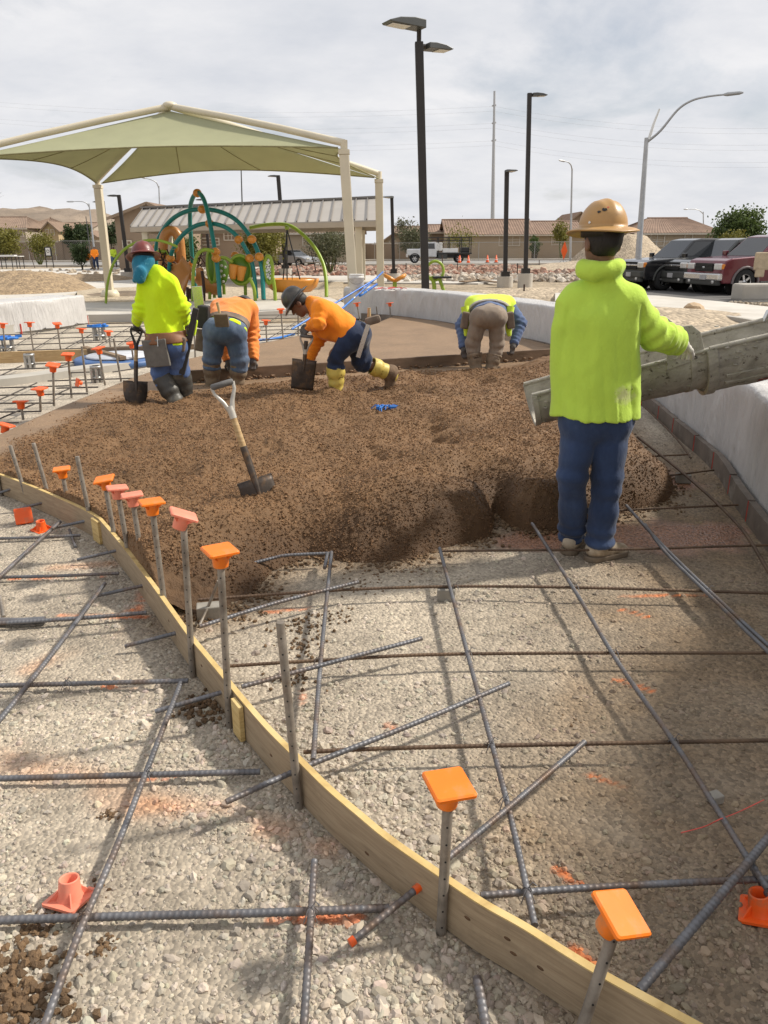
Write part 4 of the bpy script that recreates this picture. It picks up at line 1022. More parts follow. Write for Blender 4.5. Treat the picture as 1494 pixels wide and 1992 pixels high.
# ================================================================== SHOVELS
MAT['shovel_steel'] = M('shovel_steel', (0.075, 0.058, 0.047), 0.5, 0.5, 0.4, 12, 0.2, 60, 0.003, dirt=((0.19, 0.11, 0.055), 9, 0.5, 0.65))
MAT['grip'] = M('grey_grip', (0.12, 0.115, 0.11), 0.6, 0, 0.2, 20, 0.1)
MAT['grip_black'] = M('black_grip', (0.025, 0.023, 0.022), 0.6, 0, 0.3, 20, 0.1)
MAT['fork'] = M('handle_fork', (0.48, 0.45, 0.40), 0.45, 0.3, 0.2, 18, 0.1)
def shovel(label, tip, top, face, square=False, blade_l=0.29, blade_w=0.23, dark=False, buried=0.1, hw=0.13):
    """tip: where the blade enters, top: centre of the D grip, face: direction the back of the blade looks"""
    tip, top = Vector(tip), Vector(top); d = (top-tip).normalized(); L = (top-tip).length
    f = Vector(face); f = (f-d*f.dot(d)).normalized(); s = d.cross(f)
    th = thing('shovel', label, 'shovel', tip)
    P = lambda a, x, y=0.0: tip + d*a + s*x + f*y
    # blade: a curved sheet with thickness
    nu, nv = 10, 12; V = []
    for lay in (0, 1):
        for i in range(nu+1):
            u = i/nu; a = -buried+u*(blade_l+buried*0)  # along the blade
            t = (a+buried)/blade_l
            w = blade_w/2*((0.92+0.08*t) if square else min(1.0, 0.30+1.6*t-0.95*t*t+0.06) )
            for j in range(nv+1):
                q = j/nv*2-1; x = q*w
                y = 0.035*(1-q*q)*(0.5+0.5*t)-0.018*t*t - 0.012*lay/4
                if i == nu: a2 = a - 0.02*(1-abs(q))*0
                else: a2 = a
                V.append(P(a2, x, y))
    m = (nu+1)*(nv+1); F = []
    for i in range(nu):
        for j in range(nv):
            k = i*(nv+1)+j; F.append((k, k+1, k+nv+2, k+nv+1)); F.append((m+k, m+k+nv+1, m+k+nv+2, m+k+1))
    rim = [j for j in range(nv+1)] + [i*(nv+1)+nv for i in range(1, nu+1)] + [nu*(nv+1)+j for j in range(nv-1, -1, -1)] + [i*(nv+1) for i in range(nu-1, 0, -1)]
    for k in range(len(rim)):
        a, b = rim[k], rim[(k+1) % len(rim)]; F.append((a, m+a, m+b, b))
    mb = MB(); mb.add(V, F, True)
    top_a = blade_l-buried
    for sx in (-1, 1): mb.tube([P(top_a, sx*0.025, -0.006), P(top_a, sx*blade_w*0.5, -0.022)], 0.008, 6)
    mb.build('blade', MAT['shovel_steel'], th, True)
    MB().tube([P(top_a-0.10, 0, 0.022), P(top_a-0.02, 0, 0.012), P(top_a+0.05, 0, 0.0), P(top_a+0.20, 0, 0.0)], [0.010, 0.019, 0.021, 0.021], 12).build('socket', MAT['shovel_steel'], th, True)
    sh = MAT['wood_handle']
    MB().tube([P(top_a+0.19, 0), P((top_a+L)*0.5, 0), P(L-0.155, 0)], [0.019, 0.0185, 0.018], 12).build('shaft', sh, th, True)
    fk = MAT['grip_black'] if dark else MAT['fork']; mb = MB()
    mb.tube([P(L-0.20, 0), P(L-0.13, 0)], [0.0205, 0.022], 12)
    for sx in (-1, 1): mb.tube([P(L-0.15, sx*0.008), P(L-0.10, sx*0.026), P(L-0.04, sx*hw/2*0.9), P(L, sx*hw/2*0.95)], [0.016, 0.013, 0.010, 0.011], 8)
    mb.build('handle_fork', fk, th, True)
    MB().tube([P(L, -hw/2), P(L, -hw/2+0.006), P(L, hw/2-0.006), P(L, hw/2)], [0.012, 0.018, 0.018, 0.012], 12).build('grip', MAT['grip_black'] if dark else MAT['grip'], th, True)
    return th
t0 = on_pour(505, 962); Tp = dp(432, 748, t0.y+0.12)
shovel('D handled shovel standing by itself in the middle of the brown concrete', t0, Tp, (0.15, -1, 0.3), False, 0.29, 0.205, buried=0.20, hw=0.13)

# ================================================================== CHUTE OF THE MIXER TRUCK (the truck stands beyond the right edge)
def chute_mat():
    m, nt, b = node_mat('spattered_chute_steel'); L = nt.links
    tc = nt.nodes.new('ShaderNodeTexCoord'); vec = tc.outputs['Object']
    n = _noise(nt, vec, 5, 9, 0.65, 0.6); c = _ramp(nt, n, [(0.30, (0.20, 0.185, 0.155)), (0.48, (0.37, 0.345, 0.295)), (0.66, (0.52, 0.49, 0.425))])
    n2 = _noise(nt, vec, 26, 8, 0.75); f = _ramp(nt, n2, [(0.57, (0, 0, 0)), (0.66, (1, 1, 1))]); c = _mix(nt, f, c, (0.06, 0.045, 0.03))
    n4 = _noise(nt, vec, 3.1, 5, 0.6); f = _ramp(nt, n4, [(0.57, (0, 0, 0)), (0.74, (0.5, 0.5, 0.5))]); c = _mix(nt, f, c, (0.20, 0.195, 0.11))
    L.new(c, b.inputs['Base Color']); b.inputs['Roughness'].default_value = 0.75; b.inputs['Metallic'].default_value = 0.15
    bp = nt.nodes.new('ShaderNodeBump'); bp.inputs['Strength'].default_value = 0.7; bp.inputs['Distance'].default_value = 0.008
    L.new(n2, bp.inputs['Height']); L.new(bp.outputs[0], b.inputs['Normal'])
    return m
MAT['chute'] = chute_mat()
MAT['chute_red'] = M('chute_red_paint', (0.22, 0.035, 0.02), 0.7, 0, 0.3, 40, 0)
TR = thing('concrete_mixer_truck', 'concrete mixer truck standing beyond the right edge, its spattered grey chute reaching to the worker', 'truck', (3.75, 0.25, 0))
def trough(mb, A, B, ra, rb, th=0.008, a0=-6, a1=186, n=22, m=14, lip=0.02):
    d = (B-A).normalized(); s = d.cross(Vector((0, 0, 1))).normalized(); u = s.cross(d)
    if u.z < 0: u = -u; s = -s
    V = []
    for lay in (0, 1):
        for i in range(m+1):
            p = A.lerp(B, i/m); r = ra+(rb-ra)*i/m + (th if lay else 0)
            for k in range(n+1):
                a = R(a0+(a1-a0)*k/n)
                rr = r*(1+0.012*math.sin(i*2.1+k*0.9)*(0 if lay == 0 else 1))
                V.append(p - s*(rr*math.cos(a)) - u*(rr*math.sin(a)))
    q = (m+1)*(n+1); F = []
    for i in range(m):
        for k in range(n):
            c = i*(n+1)+k; F.append((c, c+1, c+n+2, c+n+1)); F.append((q+c, q+c+n+1, q+c+n+2, q+c+1))
    for i in range(m):
        for k in (0, n):
            c = i*(n+1)+k; F.append((c, c+n+1, q+c+n+1, q+c))
    for i in (0, m):
        for k in range(n):
            c = i*(n+1)+k; F.append((c, c+1, q+c+1, q+c))
    mb.add(V, F, True)
    for k in (0, n):
        a = R(a0+(a1-a0)*k/n); ra_, rb_ = ra+th/2, rb+th/2
        mb.tube([A - s*(ra_*math.cos(a)) - u*(ra_*math.sin(a)), B - s*(rb_*math.cos(a)) - u*(rb_*math.sin(a))], lip, 8)
    return d, s, u
CA = dp(1028, 764, 4.55); CB = dp(1378, 672, 4.50); CC = dp(1640, 612, 4.42)
mb = MB(); d, s, u = trough(mb, CA, CB, 0.185, 0.225, lip=0.012); mb.build('chute_section', MAT['chute'], TR, True)
mb = MB(); d2, s2, u2 = trough(mb, CB-(CC-CB).normalized()*0.06, CC, 0.250, 0.27, lip=0.014); mb.build('chute_section', MAT['chute'], TR, True)
def ring_flange(P, d, s, u, r, w, h, name):
    mb = MB(); V = []; n = 24
    for k in range(n+1):
        a = R(-4+188*k/n)
        e = -s*math.cos(a)-u*math.sin(a)
        for rr, o in ((r, -w/2), (r+h, -w/2), (r+h, w/2), (r, w/2)): V.append(P+e*rr+d*o)
    F = [(k*4+j, k*4+(j+1) % 4, k*4+4+(j+1) % 4, k*4+4+j) for k in range(n) for j in range(4)]+[(0, 1, 2, 3), (n*4+3, n*4+2, n*4+1, n*4)]
    mb.add(V, F); mb.build(name, MAT['chute'], TR, True)
ring_flange(CB-d2*0.05, d2, s2, u2, 0.252, 0.05, 0.022, 'joint_ring')
ring_flange(CB-d*0.16, d, s, u, 0.215, 0.03, 0.016, 'joint_ring')
ring_flange(CB+d2*0.62, d2, s2, u2, 0.26, 0.04, 0.02, 'joint_ring')
ring_flange(CA+d*0.01, d, s, u, 0.19, 0.03, 0.012, 'end_band')
# fold-over side plates at the joint
for sg in (-1, 1):
    c = CB - d*0.20 + s*(sg*0.222)+u*0.02
    prof = [(-0.11, -0.05), (0.11, -0.03), (0.10, 0.11), (0.06, 0.16), (-0.02, 0.17), (-0.08, 0.11)]
    MB().prism([c+d*x+u*y-s*0.006 for x, y in prof], s*0.012).build('hinge_plate', MAT['chute'], TR, True, 0.004)
p = CB+d2*0.42-s2*0.262+u2*0.03
mb = MB(); mb.tube([p-d2*0.03-u2*0.01, p+u2*0.04, p+d2*0.07+u2*0.045, p+d2*0.11-u2*0.0], 0.014, 8); mb.build('latch_hook', MAT['chrome'], TR, True)
o = mb = MB()
for sg in (-1, 1):
    for t, l in ((0.2, 0.8), (0.35, 0.9)):
        a = R(35 if t == 0.2 else 48); e = s2*(sg*math.cos(a))-u2*math.sin(a)
        mb.bar(CB+d2*0.02+e*0.262, CC+e*0.280, 0.02, 0.012, e)
mb.build('stiffener', MAT['chute'], TR, True)
def crust():
    mb = MB()
    for k in range(220):
        t = random.random(); sec = random.random() < 0.5
        P0, P1, r0, r1, ss, uu = (CA, CB, 0.185, 0.225, s, u) if sec else (CB, CC, 0.25, 0.27, s2, u2)
        sg = random.choice((-1, 1)); a = R(random.choice((random.gauss(2, 5), random.uniform(-5, 60)))); e = ss*(sg*math.cos(a))-uu*math.sin(a); rr = r0+(r1-r0)*t
        q = P0.lerp(P1, t)+e*(rr+random.choice((0.006, 0.012))); mb.ico(q, random.uniform(0.003, 0.009), 1, 0.35, (2.2, 1.0, 0.7))
    o = mb.build('dried_crust', MAT['chute'], TR, True); o['kind'] = 'stuff'
crust()
# worn red stencil: short strokes of letters too worn to be read
mb = MB(); x = 0.0
sg = -1 if s2.y > 0 else 1
for k in range(9):
    a = R(57); e = s2*(sg*math.cos(a))-u2*math.sin(a); t = e.cross(d2)
    if k == 5: x += 0.05
    q = CB+d2*(0.20+x)+e*0.2745
    for (y0, y1, xx0, xx1) in ((-0.012, 0.012, 0, 0), (0.012, 0.012, 0, 0.014), (-0.012, 0.004, 0.014, 0.014), (0, 0, 0, 0.012))[:random.choice((2, 3, 4))]:
        mb.bar(q+d2*xx0+t*y0, q+d2*xx1+t*y1+d2*0.002, 0.006, 0.003, e)
    x += 0.021
mb.build('stencil_marks', MAT['chute_red'], TR, True)
# the truck itself
MAT['truck_white'] = M('mixer_paint', (0.60, 0.59, 0.56), 0.5, 0, 0.1, 1, 0.1, dirt=((0.36, 0.32, 0.27), 1.5, 0.5, 0.7))
b0 = Vector((3.75, 0.25, 0)); dd = Vector((0.36, 0.93, 0)).normalized(); rr = Matrix.Rotation(math.atan2(-dd.x, dd.y), 3, 'Z')
def tl(x, y, z): return b0 + rr @ Vector((x, y, z))
mb = MB(); mb.box(tl(0, 0.5, 0.85), (1.0, 8.6, 0.3), rr); mb.build('chassis', MAT['black'], TR, True)
mb = MB(); md = rr @ Matrix.Rotation(R(-90+12), 3, 'X')
mb.lathe([(0.0, -2.9), (0.75, -2.8), (1.2, -1.3), (1.28, 0.0), (1.05, 1.6), (0.55, 2.7), (0.5, 2.9), (0.42, 2.9), (0.0, 2.2)], 28, tl(0, 1.6, 2.25), md); mb.build('drum', MAT['truck_white'], TR, True)
mb = MB(); mb.bbox(tl(0, -3.2, 1.9), (2.3, 1.7, 1.9), 0.12, rr); mb.build('cab', MAT['truck_white'], TR, True)
mb = MB(); mb.lathe([(0.30, 0.0), (0.75, 0.75), (0.77, 0.75), (0.34, -0.02)], 20, tl(0, 4.9, 2.65), rr); mb.build('hopper', MAT['chute'], TR, True)
for sx in (-1, 1):
    for yy in (-3.0, 1.9, 3.2):
        mb = MB(); mb.lathe([(0.0, -0.16), (0.28, -0.15), (0.46, -0.15), (0.52, -0.08), (0.52, 0.08), (0.46, 0.15), (0.28, 0.15), (0, 0.16)], 22, tl(sx*1.05, yy, 0.52), rr @ Matrix.Rotation(R(90), 3, 'Y')); mb.build('wheel', MAT['rubber'], TR, True)
    mb = MB(); mb.box(tl(sx*1.1, 2.55, 1.12), (0.62, 2.9, 0.06), rr); mb.box(tl(sx*1.1, 4.05, 0.8), (0.6, 0.04, 0.7), rr); mb.build('mudguard', MAT['black'], TR, True)
mb = MB()
for sx in (-1, 1): mb.bar(tl(sx*0.5, 4.4, 0.9), tl(sx*0.6, 4.9, 2.75), 0.12, 0.12)
mb.bar(tl(-0.8, 4.6, 1.55), tl(0.8, 4.6, 1.55), 0.15, 0.15); mb.build('hopper_frame', MAT['truck_white'], TR, True)
mb = MB(); trough(mb, CC-(CC-CB).normalized()*0.05, tl(0.0, 5.2, 2.35), 0.29, 0.33, lip=0.015); mb.build('chute_section', MAT['chute'], TR, True)
mb = MB(); mb.tube([tl(0, 4.4, 0.95), tl(-0.4, 5.2, 1.2), tl(-0.8, 5.6, 1.45)], 0.05, 10); mb.build('chute_support', MAT['chute'], TR, True)
# ================================================================== PEOPLE: implicit bodies turned into meshes
def surface_nets(f, lo, hi, h):
    lo = np.asarray(lo, float); hi = np.asarray(hi, float)
    n = np.maximum(4, np.ceil((hi-lo)/h).astype(int)+1)
    ax = [lo[i]+h*np.arange(n[i]) for i in range(3)]
    G = np.stack(np.meshgrid(*ax, indexing='ij'), -1).reshape(-1, 3)
    Fv = f(G).reshape(n); Sg = Fv < 0
    c = Sg.astype(np.int8); cs = sum(c[i:n[0]-1+i, j:n[1]-1+j, k:n[2]-1+k] for i in (0, 1) for j in (0, 1) for k in (0, 1))
    act = (cs > 0) & (cs < 8); idx = -np.ones(act.shape, int); I = np.argwhere(act); idx[act] = np.arange(len(I))
    acc = np.zeros((len(I), 3)); cnt = np.zeros(len(I))
    cr = [(i, j, k) for i in (0, 1) for j in (0, 1) for k in (0, 1)]
    val = {q: Fv[I[:, 0]+q[0], I[:, 1]+q[1], I[:, 2]+q[2]] for q in cr}
    for a in cr:
        for d in range(3):
            if a[d]: continue
            b = list(a); b[d] = 1; b = tuple(b); va, vb = val[a], val[b]; m = (va < 0) != (vb < 0)
            t = np.where(m, va/np.where(va-vb == 0, 1, va-vb), 0)
            p = np.tile(np.array(a, float), (len(I), 1)); p[:, d] += t
            acc[m] += p[m]; cnt[m] += 1
    V = lo+h*(I+acc/np.maximum(cnt, 1)[:, None])
    quads = []
    for d in range(3):
        e1, e2 = (d+1) % 3, (d+2) % 3
        A = np.take(Sg, range(n[d]-1), d); B = np.take(Sg, range(1, n[d]), d)
        E = np.argwhere(A != B); ok = (E[:, e1] > 0) & (E[:, e1] < n[e1]-1) & (E[:, e2] > 0) & (E[:, e2] < n[e2]-1); E = E[ok]
        ins = A[tuple(E.T)]
        def at(o1, o2):
            q = E.copy(); q[:, e1] += o1; q[:, e2] += o2; return idx[q[:, 0], q[:, 1], q[:, 2]]
        Q = np.stack([at(-1, -1), at(0, -1), at(0, 0), at(-1, 0)], 1)
        Q[~ins] = Q[~ins][:, ::-1]; quads.append(Q)
    Q = np.concatenate(quads); Q = Q[(Q >= 0).all(1)]
    # settle vertices on the surface
    for _ in range(2):
        e = h*0.25; g = np.stack([(f(V+np.eye(3)[i]*e)-f(V-np.eye(3)[i]*e))/(2*e) for i in range(3)], 1); v = f(V)
        st = -(v/np.maximum((g*g).sum(1), 0.2))[:, None]*g; V = V+np.clip(st, -h*0.4, h*0.4)*0.8
    return V, Q
A3 = lambda v: np.array(v, float)
def cap_d(P, a, b, ra, rb, squash=None):
    """tapered capsule; squash = (axis, factor): thinner along that axis"""
    a, b = A3(a), A3(b); Q = P-a; ba = b-a
    if squash is not None:
        ax = A3(squash[0]); ax = ax/np.linalg.norm(ax); k = 1/squash[1]-1
        Q = Q+(Q@ax)[:, None]*ax*k; ba = ba+ba@ax*ax*k
    t = np.clip(Q@ba/max(1e-9, ba@ba), 0, 1)
    return np.linalg.norm(Q-t[:, None]*ba, axis=1)-(ra+(rb-ra)*t)
def ell_d(P, c, axes, rad):
    Q = (P-A3(c))@np.array([A3(a) for a in axes]).T; q = Q/np.array(rad)
    k = np.linalg.norm(q, axis=1); return (k-1)*min(rad)*0.9+ (k-1)*0.0
def smin(a, b, k):
    h = np.clip(0.5+0.5*(b-a)/k, 0, 1); return b*(1-h)+a*h-k*h*(1-h)
def smin_all(L, k):
    d = L[0]
    for q in L[1:]: d = smin(d, q, k)
    return d
def fnoise(P, sc, seed=0, n=7):
    r = np.random.default_rng(seed); v = 0
    W_ = P+0.25/sc*np.sin(P[:, [1, 2, 0]]*sc*0.9+seed)
    for i in range(n):
        d = r.normal(size=3); d /= np.linalg.norm(d); v = v+np.sin(W_@d*sc*r.uniform(0.6, 1.7)+r.uniform(0, 6.28))
    return v/n
def ridge(P, sc, seed): return 1-2*np.abs(fnoise(P, sc, seed))*1.6
def limb_folds(P, a, b, centre, width, amp, freq, seed):
    """folds ringed round a limb near a joint"""
    a, b = A3(a), A3(b); d = b-a; L = np.linalg.norm(d); d = d/L; t = (P-a)@d
    w = np.exp(-((t-centre*L)/width)**2)
    near = np.exp(-np.maximum(0, np.linalg.norm((P-a)-t[:, None]*d, axis=1)-0.16)/0.03)
    return amp*w*near*np.sin(t*freq+2.2*fnoise(P, 9, seed)+seed)
def nrm_(v): v = A3(v); return v/np.linalg.norm(v)
FAB = {}
def fabric(name, col, var=0.14, dirt=None, rough=0.85, weave=300, wr=0.35, sheen=0.15, attr=None):
    m = M(name, col, rough, 0, var, 5, 0.5, 9, 0.025, dirt, spec=0.25, sheen=sheen, stretch=(1, 1, 0.6)); return m
MAT['lime_far'] = fabric('lime_yellow_jersey', (0.62, 0.86, 0.012), 0.08)
MAT['lime'] = fabric('lime_green_jersey', (0.50, 0.71, 0.085), 0.07, dirt=((0.44, 0.64, 0.09), 3, 0.55, 0.8))
MAT['orange'] = fabric('orange_jersey', (0.92, 0.27, 0.018), 0.08)
MAT['orange2'] = fabric('worn_orange_jersey', (0.86, 0.27, 0.06), 0.08)
MAT['jeans_dark'] = fabric('dark_blue_denim', (0.026, 0.046, 0.105), 0.4, dirt=((0.055, 0.085, 0.16), 4, 0.5, 0.75))
MAT['jeans_navy'] = fabric('navy_denim', (0.019, 0.030, 0.066), 0.3, dirt=((0.03, 0.055, 0.12), 5, 0.5, 0.75))
MAT['jeans_blue'] = fabric('blue_denim', (0.085, 0.145, 0.32), 0.3, dirt=((0.16, 0.22, 0.38), 5, 0.5, 0.75))
MAT['jeans_pale'] = fabric('faded_denim', (0.085, 0.125, 0.20), 0.3, dirt=((0.15, 0.19, 0.26), 5, 0.45, 0.7))
MAT['khaki'] = fabric('brown_grey_work_trousers', (0.245, 0.195, 0.15), 0.2, dirt=((0.16, 0.11, 0.075), 6, 0.5, 0.75))
MAT['blue_sleeve'] = fabric('blue_shirt', (0.095, 0.135, 0.25), 0.2)
MAT['leather'] = M('tan_leather', (0.20, 0.085, 0.035), 0.6, 0, 0.25, 12, 0.3, 60, 0.003)
MAT['leather_grey'] = M('dusty_leather', (0.17, 0.125, 0.09), 0.75, 0, 0.25, 12, 0.3, 60, 0.003)
MAT['boot_black'] = M('black_rubber_boot', (0.06, 0.057, 0.050), 0.5, 0, 0.3, 8, 0.15, 30, 0.006, dirt=((0.26, 0.23, 0.17), 5, 0.5, 0.75))
MAT['boot_yellow'] = M('yellow_rubber_boot', (0.58, 0.45, 0.10), 0.5, 0, 0.12, 8, 0.15, 30, 0.006, dirt=((0.42, 0.33, 0.12), 5, 0.5, 0.75))
MAT['boot_mud'] = M('mud_caked_boot', (0.15, 0.095, 0.055), 0.85, 0, 0.3, 20, 0.6, 50, 0.01)
MAT['boot_tan'] = M('muddy_tan_boot', (0.22, 0.165, 0.11), 0.8, 0, 0.25, 10, 0.4, 40, 0.006, dirt=((0.13, 0.085, 0.05), 7, 0.45, 0.65))
MAT['suede'] = M('dusty_suede', (0.46, 0.38, 0.28), 0.9, 0, 0.2, 14, 0.3, 80, 0.003, dirt=((0.20, 0.145, 0.09), 9, 0.5, 0.7))
MAT['sole'] = M('shoe_sole', (0.17, 0.13, 0.09), 0.85, 0, 0.2, 20, 0.2)
MAT['glove'] = M('dirty_grey_glove', (0.11, 0.10, 0.095), 0.85, 0, 0.25, 20, 0.3, 60, 0.004)
MAT['glove_white'] = M('white_work_glove', (0.58, 0.55, 0.50), 0.85, 0, 0.1, 20, 0.3, 60, 0.004)
def skin_mat(name, col):
    m = M(name, col, 0.5, 0, 0.12, 18, 0.15, 120, 0.002); b = m.node_tree.nodes['Principled BSDF']
    b.inputs['Subsurface Weight'].default_value = 0.1; b.inputs['Subsurface Radius'].default_value = (0.01, 0.004, 0.002); return m
MAT['skin'] = skin_mat('brown_skin', (0.21, 0.105, 0.062))
MAT['hair'] = M('black_hair', (0.012, 0.010, 0.009), 0.6, 0, 0.3, 90, 0.8, 160, 0.004, stretch=(1, 1, 0.25))
def hat_mat(name, col, dirt): return M(name, col, 0.42, 0, 0.08, 5, 0.06, 25, 0.002, dirt=dirt, coat=0.06)
MAT['hat_tan'] = hat_mat('mustard_hard_hat', (0.44, 0.25, 0.085), ((0.29, 0.165, 0.06), 7, 0.58, 0.72))
MAT['hat_red'] = hat_mat('dark_red_hard_hat', (0.17, 0.035, 0.028), ((0.10, 0.03, 0.025), 9, 0.5, 0.7))
MAT['hat_black'] = hat_mat('black_hard_hat', (0.03, 0.028, 0.026), ((0.10, 0.085, 0.07), 9, 0.5, 0.75))
MAT['bandana'] = fabric('teal_bandana', (0.018, 0.16, 0.25), 0.3, dirt=((0.12, 0.36, 0.46), 22, 0.58, 0.68))
MAT['vest'] = fabric('lime_safety_vest', (0.62, 0.80, 0.06), 0.08)
MAT['vest_grey'] = fabric('grey_reflective_strip', (0.30, 0.27, 0.24), 0.12)
def sdf_obj(name, f, lo, hi, h, mat, parent, smooth=True):
    V, Q = surface_nets(f, lo, hi, h)
    me = np_mesh(name, V, Q, mat, smooth)
    return link_mesh(name, me, parent, True)
def bounds(pts, pad):
    P = np.array([A3(p) for p in pts]); return P.min(0)-pad, P.max(0)+pad
def hand_prims(w, d, n, curl, side, sc=1.0, fat=0.0):
    """w wrist, d towards the fingers, n back of the hand, side: +1 the thumb lies on d x n"""
    w, d, n = A3(w), nrm_(d), nrm_(n); n = nrm_(n-d*(n@d)); t = np.cross(d, n)*side; out = []
    for i, (off, L) in enumerate(((0.030, 0.074), (0.010, 0.082), (-0.011, 0.076), (-0.031, 0.060))):
        k0 = w+t*off*0.55*sc; k1 = w+d*0.088*sc+t*off*sc; out.append((k0, k1, (0.0145+fat)*sc, (0.0115+fat)*sc))
        p = k1; a = 0.0
        for j, (fr, c) in enumerate(((0.46, 0.9), (0.31, 1.1), (0.23, 0.8))):
            a += curl*c; q = p+(d*math.cos(a)-n*math.sin(a))*L*fr*sc + t*(off*0.05)
            out.append((p, q, (0.0105-0.001*j+fat)*sc, (0.0095-0.001*j+fat)*sc)); p = q
    p = w+d*0.022*sc+t*0.026*sc; q = p+(d*0.55+t*0.75-n*0.35)*0.042*sc; out.append((p, q, (0.015+fat)*sc, (0.0125+fat)*sc))
    r = q+(d*0.85+t*0.25-n*(0.2+curl*0.5))*0.032*sc; out.append((q, r, (0.0118+fat)*sc, (0.0105+fat)*sc)); s = r+(d*0.9-t*0.05-n*(0.3+curl*0.6))*0.026*sc; out.append((r, s, (0.0105+fat)*sc, (0.009+fat)*sc))
    return out
def hat(parent, c, up, fwd, mat, r=0.118, brim=0.052, tilt=0):
    """full brim hard hat; c = centre of the head opening"""
    u = nrm_(up); f = nrm_(fwd); f = nrm_(f-u*(f@u)); s = np.cross(f, u)
    m = Matrix(((f[0], s[0], u[0]), (f[1], s[1], u[1]), (f[2], s[2], u[2])))
    mb = MB(); n = 48; V = []
    prof = [(r*1.00, 0.006)]
    H = 0.122
    shell = []
    for i in range(13):
        a = math.pi/2*i/12; shell.append((r*0.985*math.cos(a)**0.85 if i < 12 else 0.0, 0.012+H*math.sin(a)))
    br = [(r+brim, -0.016), (r+brim+0.004, -0.012), (r+brim, -0.008), (r+brim*0.6, 0.004), (r+0.008, 0.012)]
    inner = [(r*0.93, 0.0), (r+0.004, 0.002), (r+brim*0.6, -0.006)]
    full = inner+br+shell
    for rr, z in full:
        for k in range(n):
            a = 2*math.pi*k/n; ca, sa = math.cos(a), math.sin(a)
            q = 1.10 if True else 1; x = rr*ca*1.08; y = rr*sa*0.94
            zz = z
            if rr > r+0.003: zz -= 0.014*max(0, ca)*(rr-r)/brim - 0.010*abs(sa)*(rr-r)/brim
            elif z > 0.02:   # central ridge
                zz += 0.007*math.exp(-(y/0.018)**2)*(z > 0.05) + 0.004*math.exp(-((abs(y)-0.045)/0.012)**2)*(z > 0.07)
            V.append(m @ Vector((x, y, zz))+Vector(c))
    mm = len(full); mb.add(V, [(i*n+k, i*n+(k+1) % n, (i+1)*n+(k+1) % n, (i+1)*n+k) for i in range(mm-1) for k in range(n)], True)
    o = mb.build('hard_hat', mat, parent, True)
    # suspension band seen under the brim
    MB().lathe([(r*0.86, -0.028), (r*0.88, -0.030), (r*0.90, 0.004), (r*0.88, 0.006)], 32, c, m, 1.08, 0.92).build('head_band', MAT['grip_black'], o, True)
    return o
def head_prims(P, c, fwd, up, sc=1.0):
    f = nrm_(fwd); u = nrm_(up); u = nrm_(u-f*(u@f)); s = np.cross(f, u); c = A3(c); ax = (s, f, u); k = sc
    L = [ell_d(P, c+u*0.025*k, ax, (0.077*k, 0.096*k, 0.098*k)), ell_d(P, c-u*0.045*k+f*0.030*k, ax, (0.058*k, 0.064*k, 0.074*k))]
    d = smin_all(L, 0.03)
    d = smin(d, ell_d(P, c-u*0.10*k+f*0.062*k, ax, (0.026*k, 0.024*k, 0.024*k)), 0.03)        # chin
    d = smin(d, cap_d(P, c+f*0.092*k+u*0.012*k, c+f*0.112*k-u*0.030*k, 0.009*k, 0.015*k), 0.014)  # nose
    d = smin(d, cap_d(P, c+f*0.086*k+u*0.03*k+s*0.03*k, c+f*0.086*k+u*0.03*k-s*0.03*k, 0.013*k, 0.013*k), 0.016)   # brow
    d = smin(d, cap_d(P, c+f*0.088*k-u*0.062*k+s*0.018*k, c+f*0.088*k-u*0.062*k-s*0.018*k, 0.011*k, 0.011*k), 0.012)   # lips
    for sg in (1, -1):
        d = np.maximum(d, -ell_d(P, c+f*0.093*k+u*0.008*k+s*0.031*k*sg, ax, (0.016*k, 0.012*k, 0.009*k)))
        d = smin(d, ell_d(P, c+f*0.076*k+u*0.008*k+s*0.031*k*sg, ax, (0.012*k, 0.011*k, 0.010*k)), 0.004)
        d = smin(d, ell_d(P, c+s*0.080*k*sg-u*0.005*k-f*0.005*k, ax, (0.011*k, 0.022*k, 0.034*k)), 0.008)     # ears
        d = np.maximum(d, -ell_d(P, c+s*0.092*k*sg-u*0.003*k-f*0.0*k, ax, (0.007*k, 0.011*k, 0.017*k)))
    return d

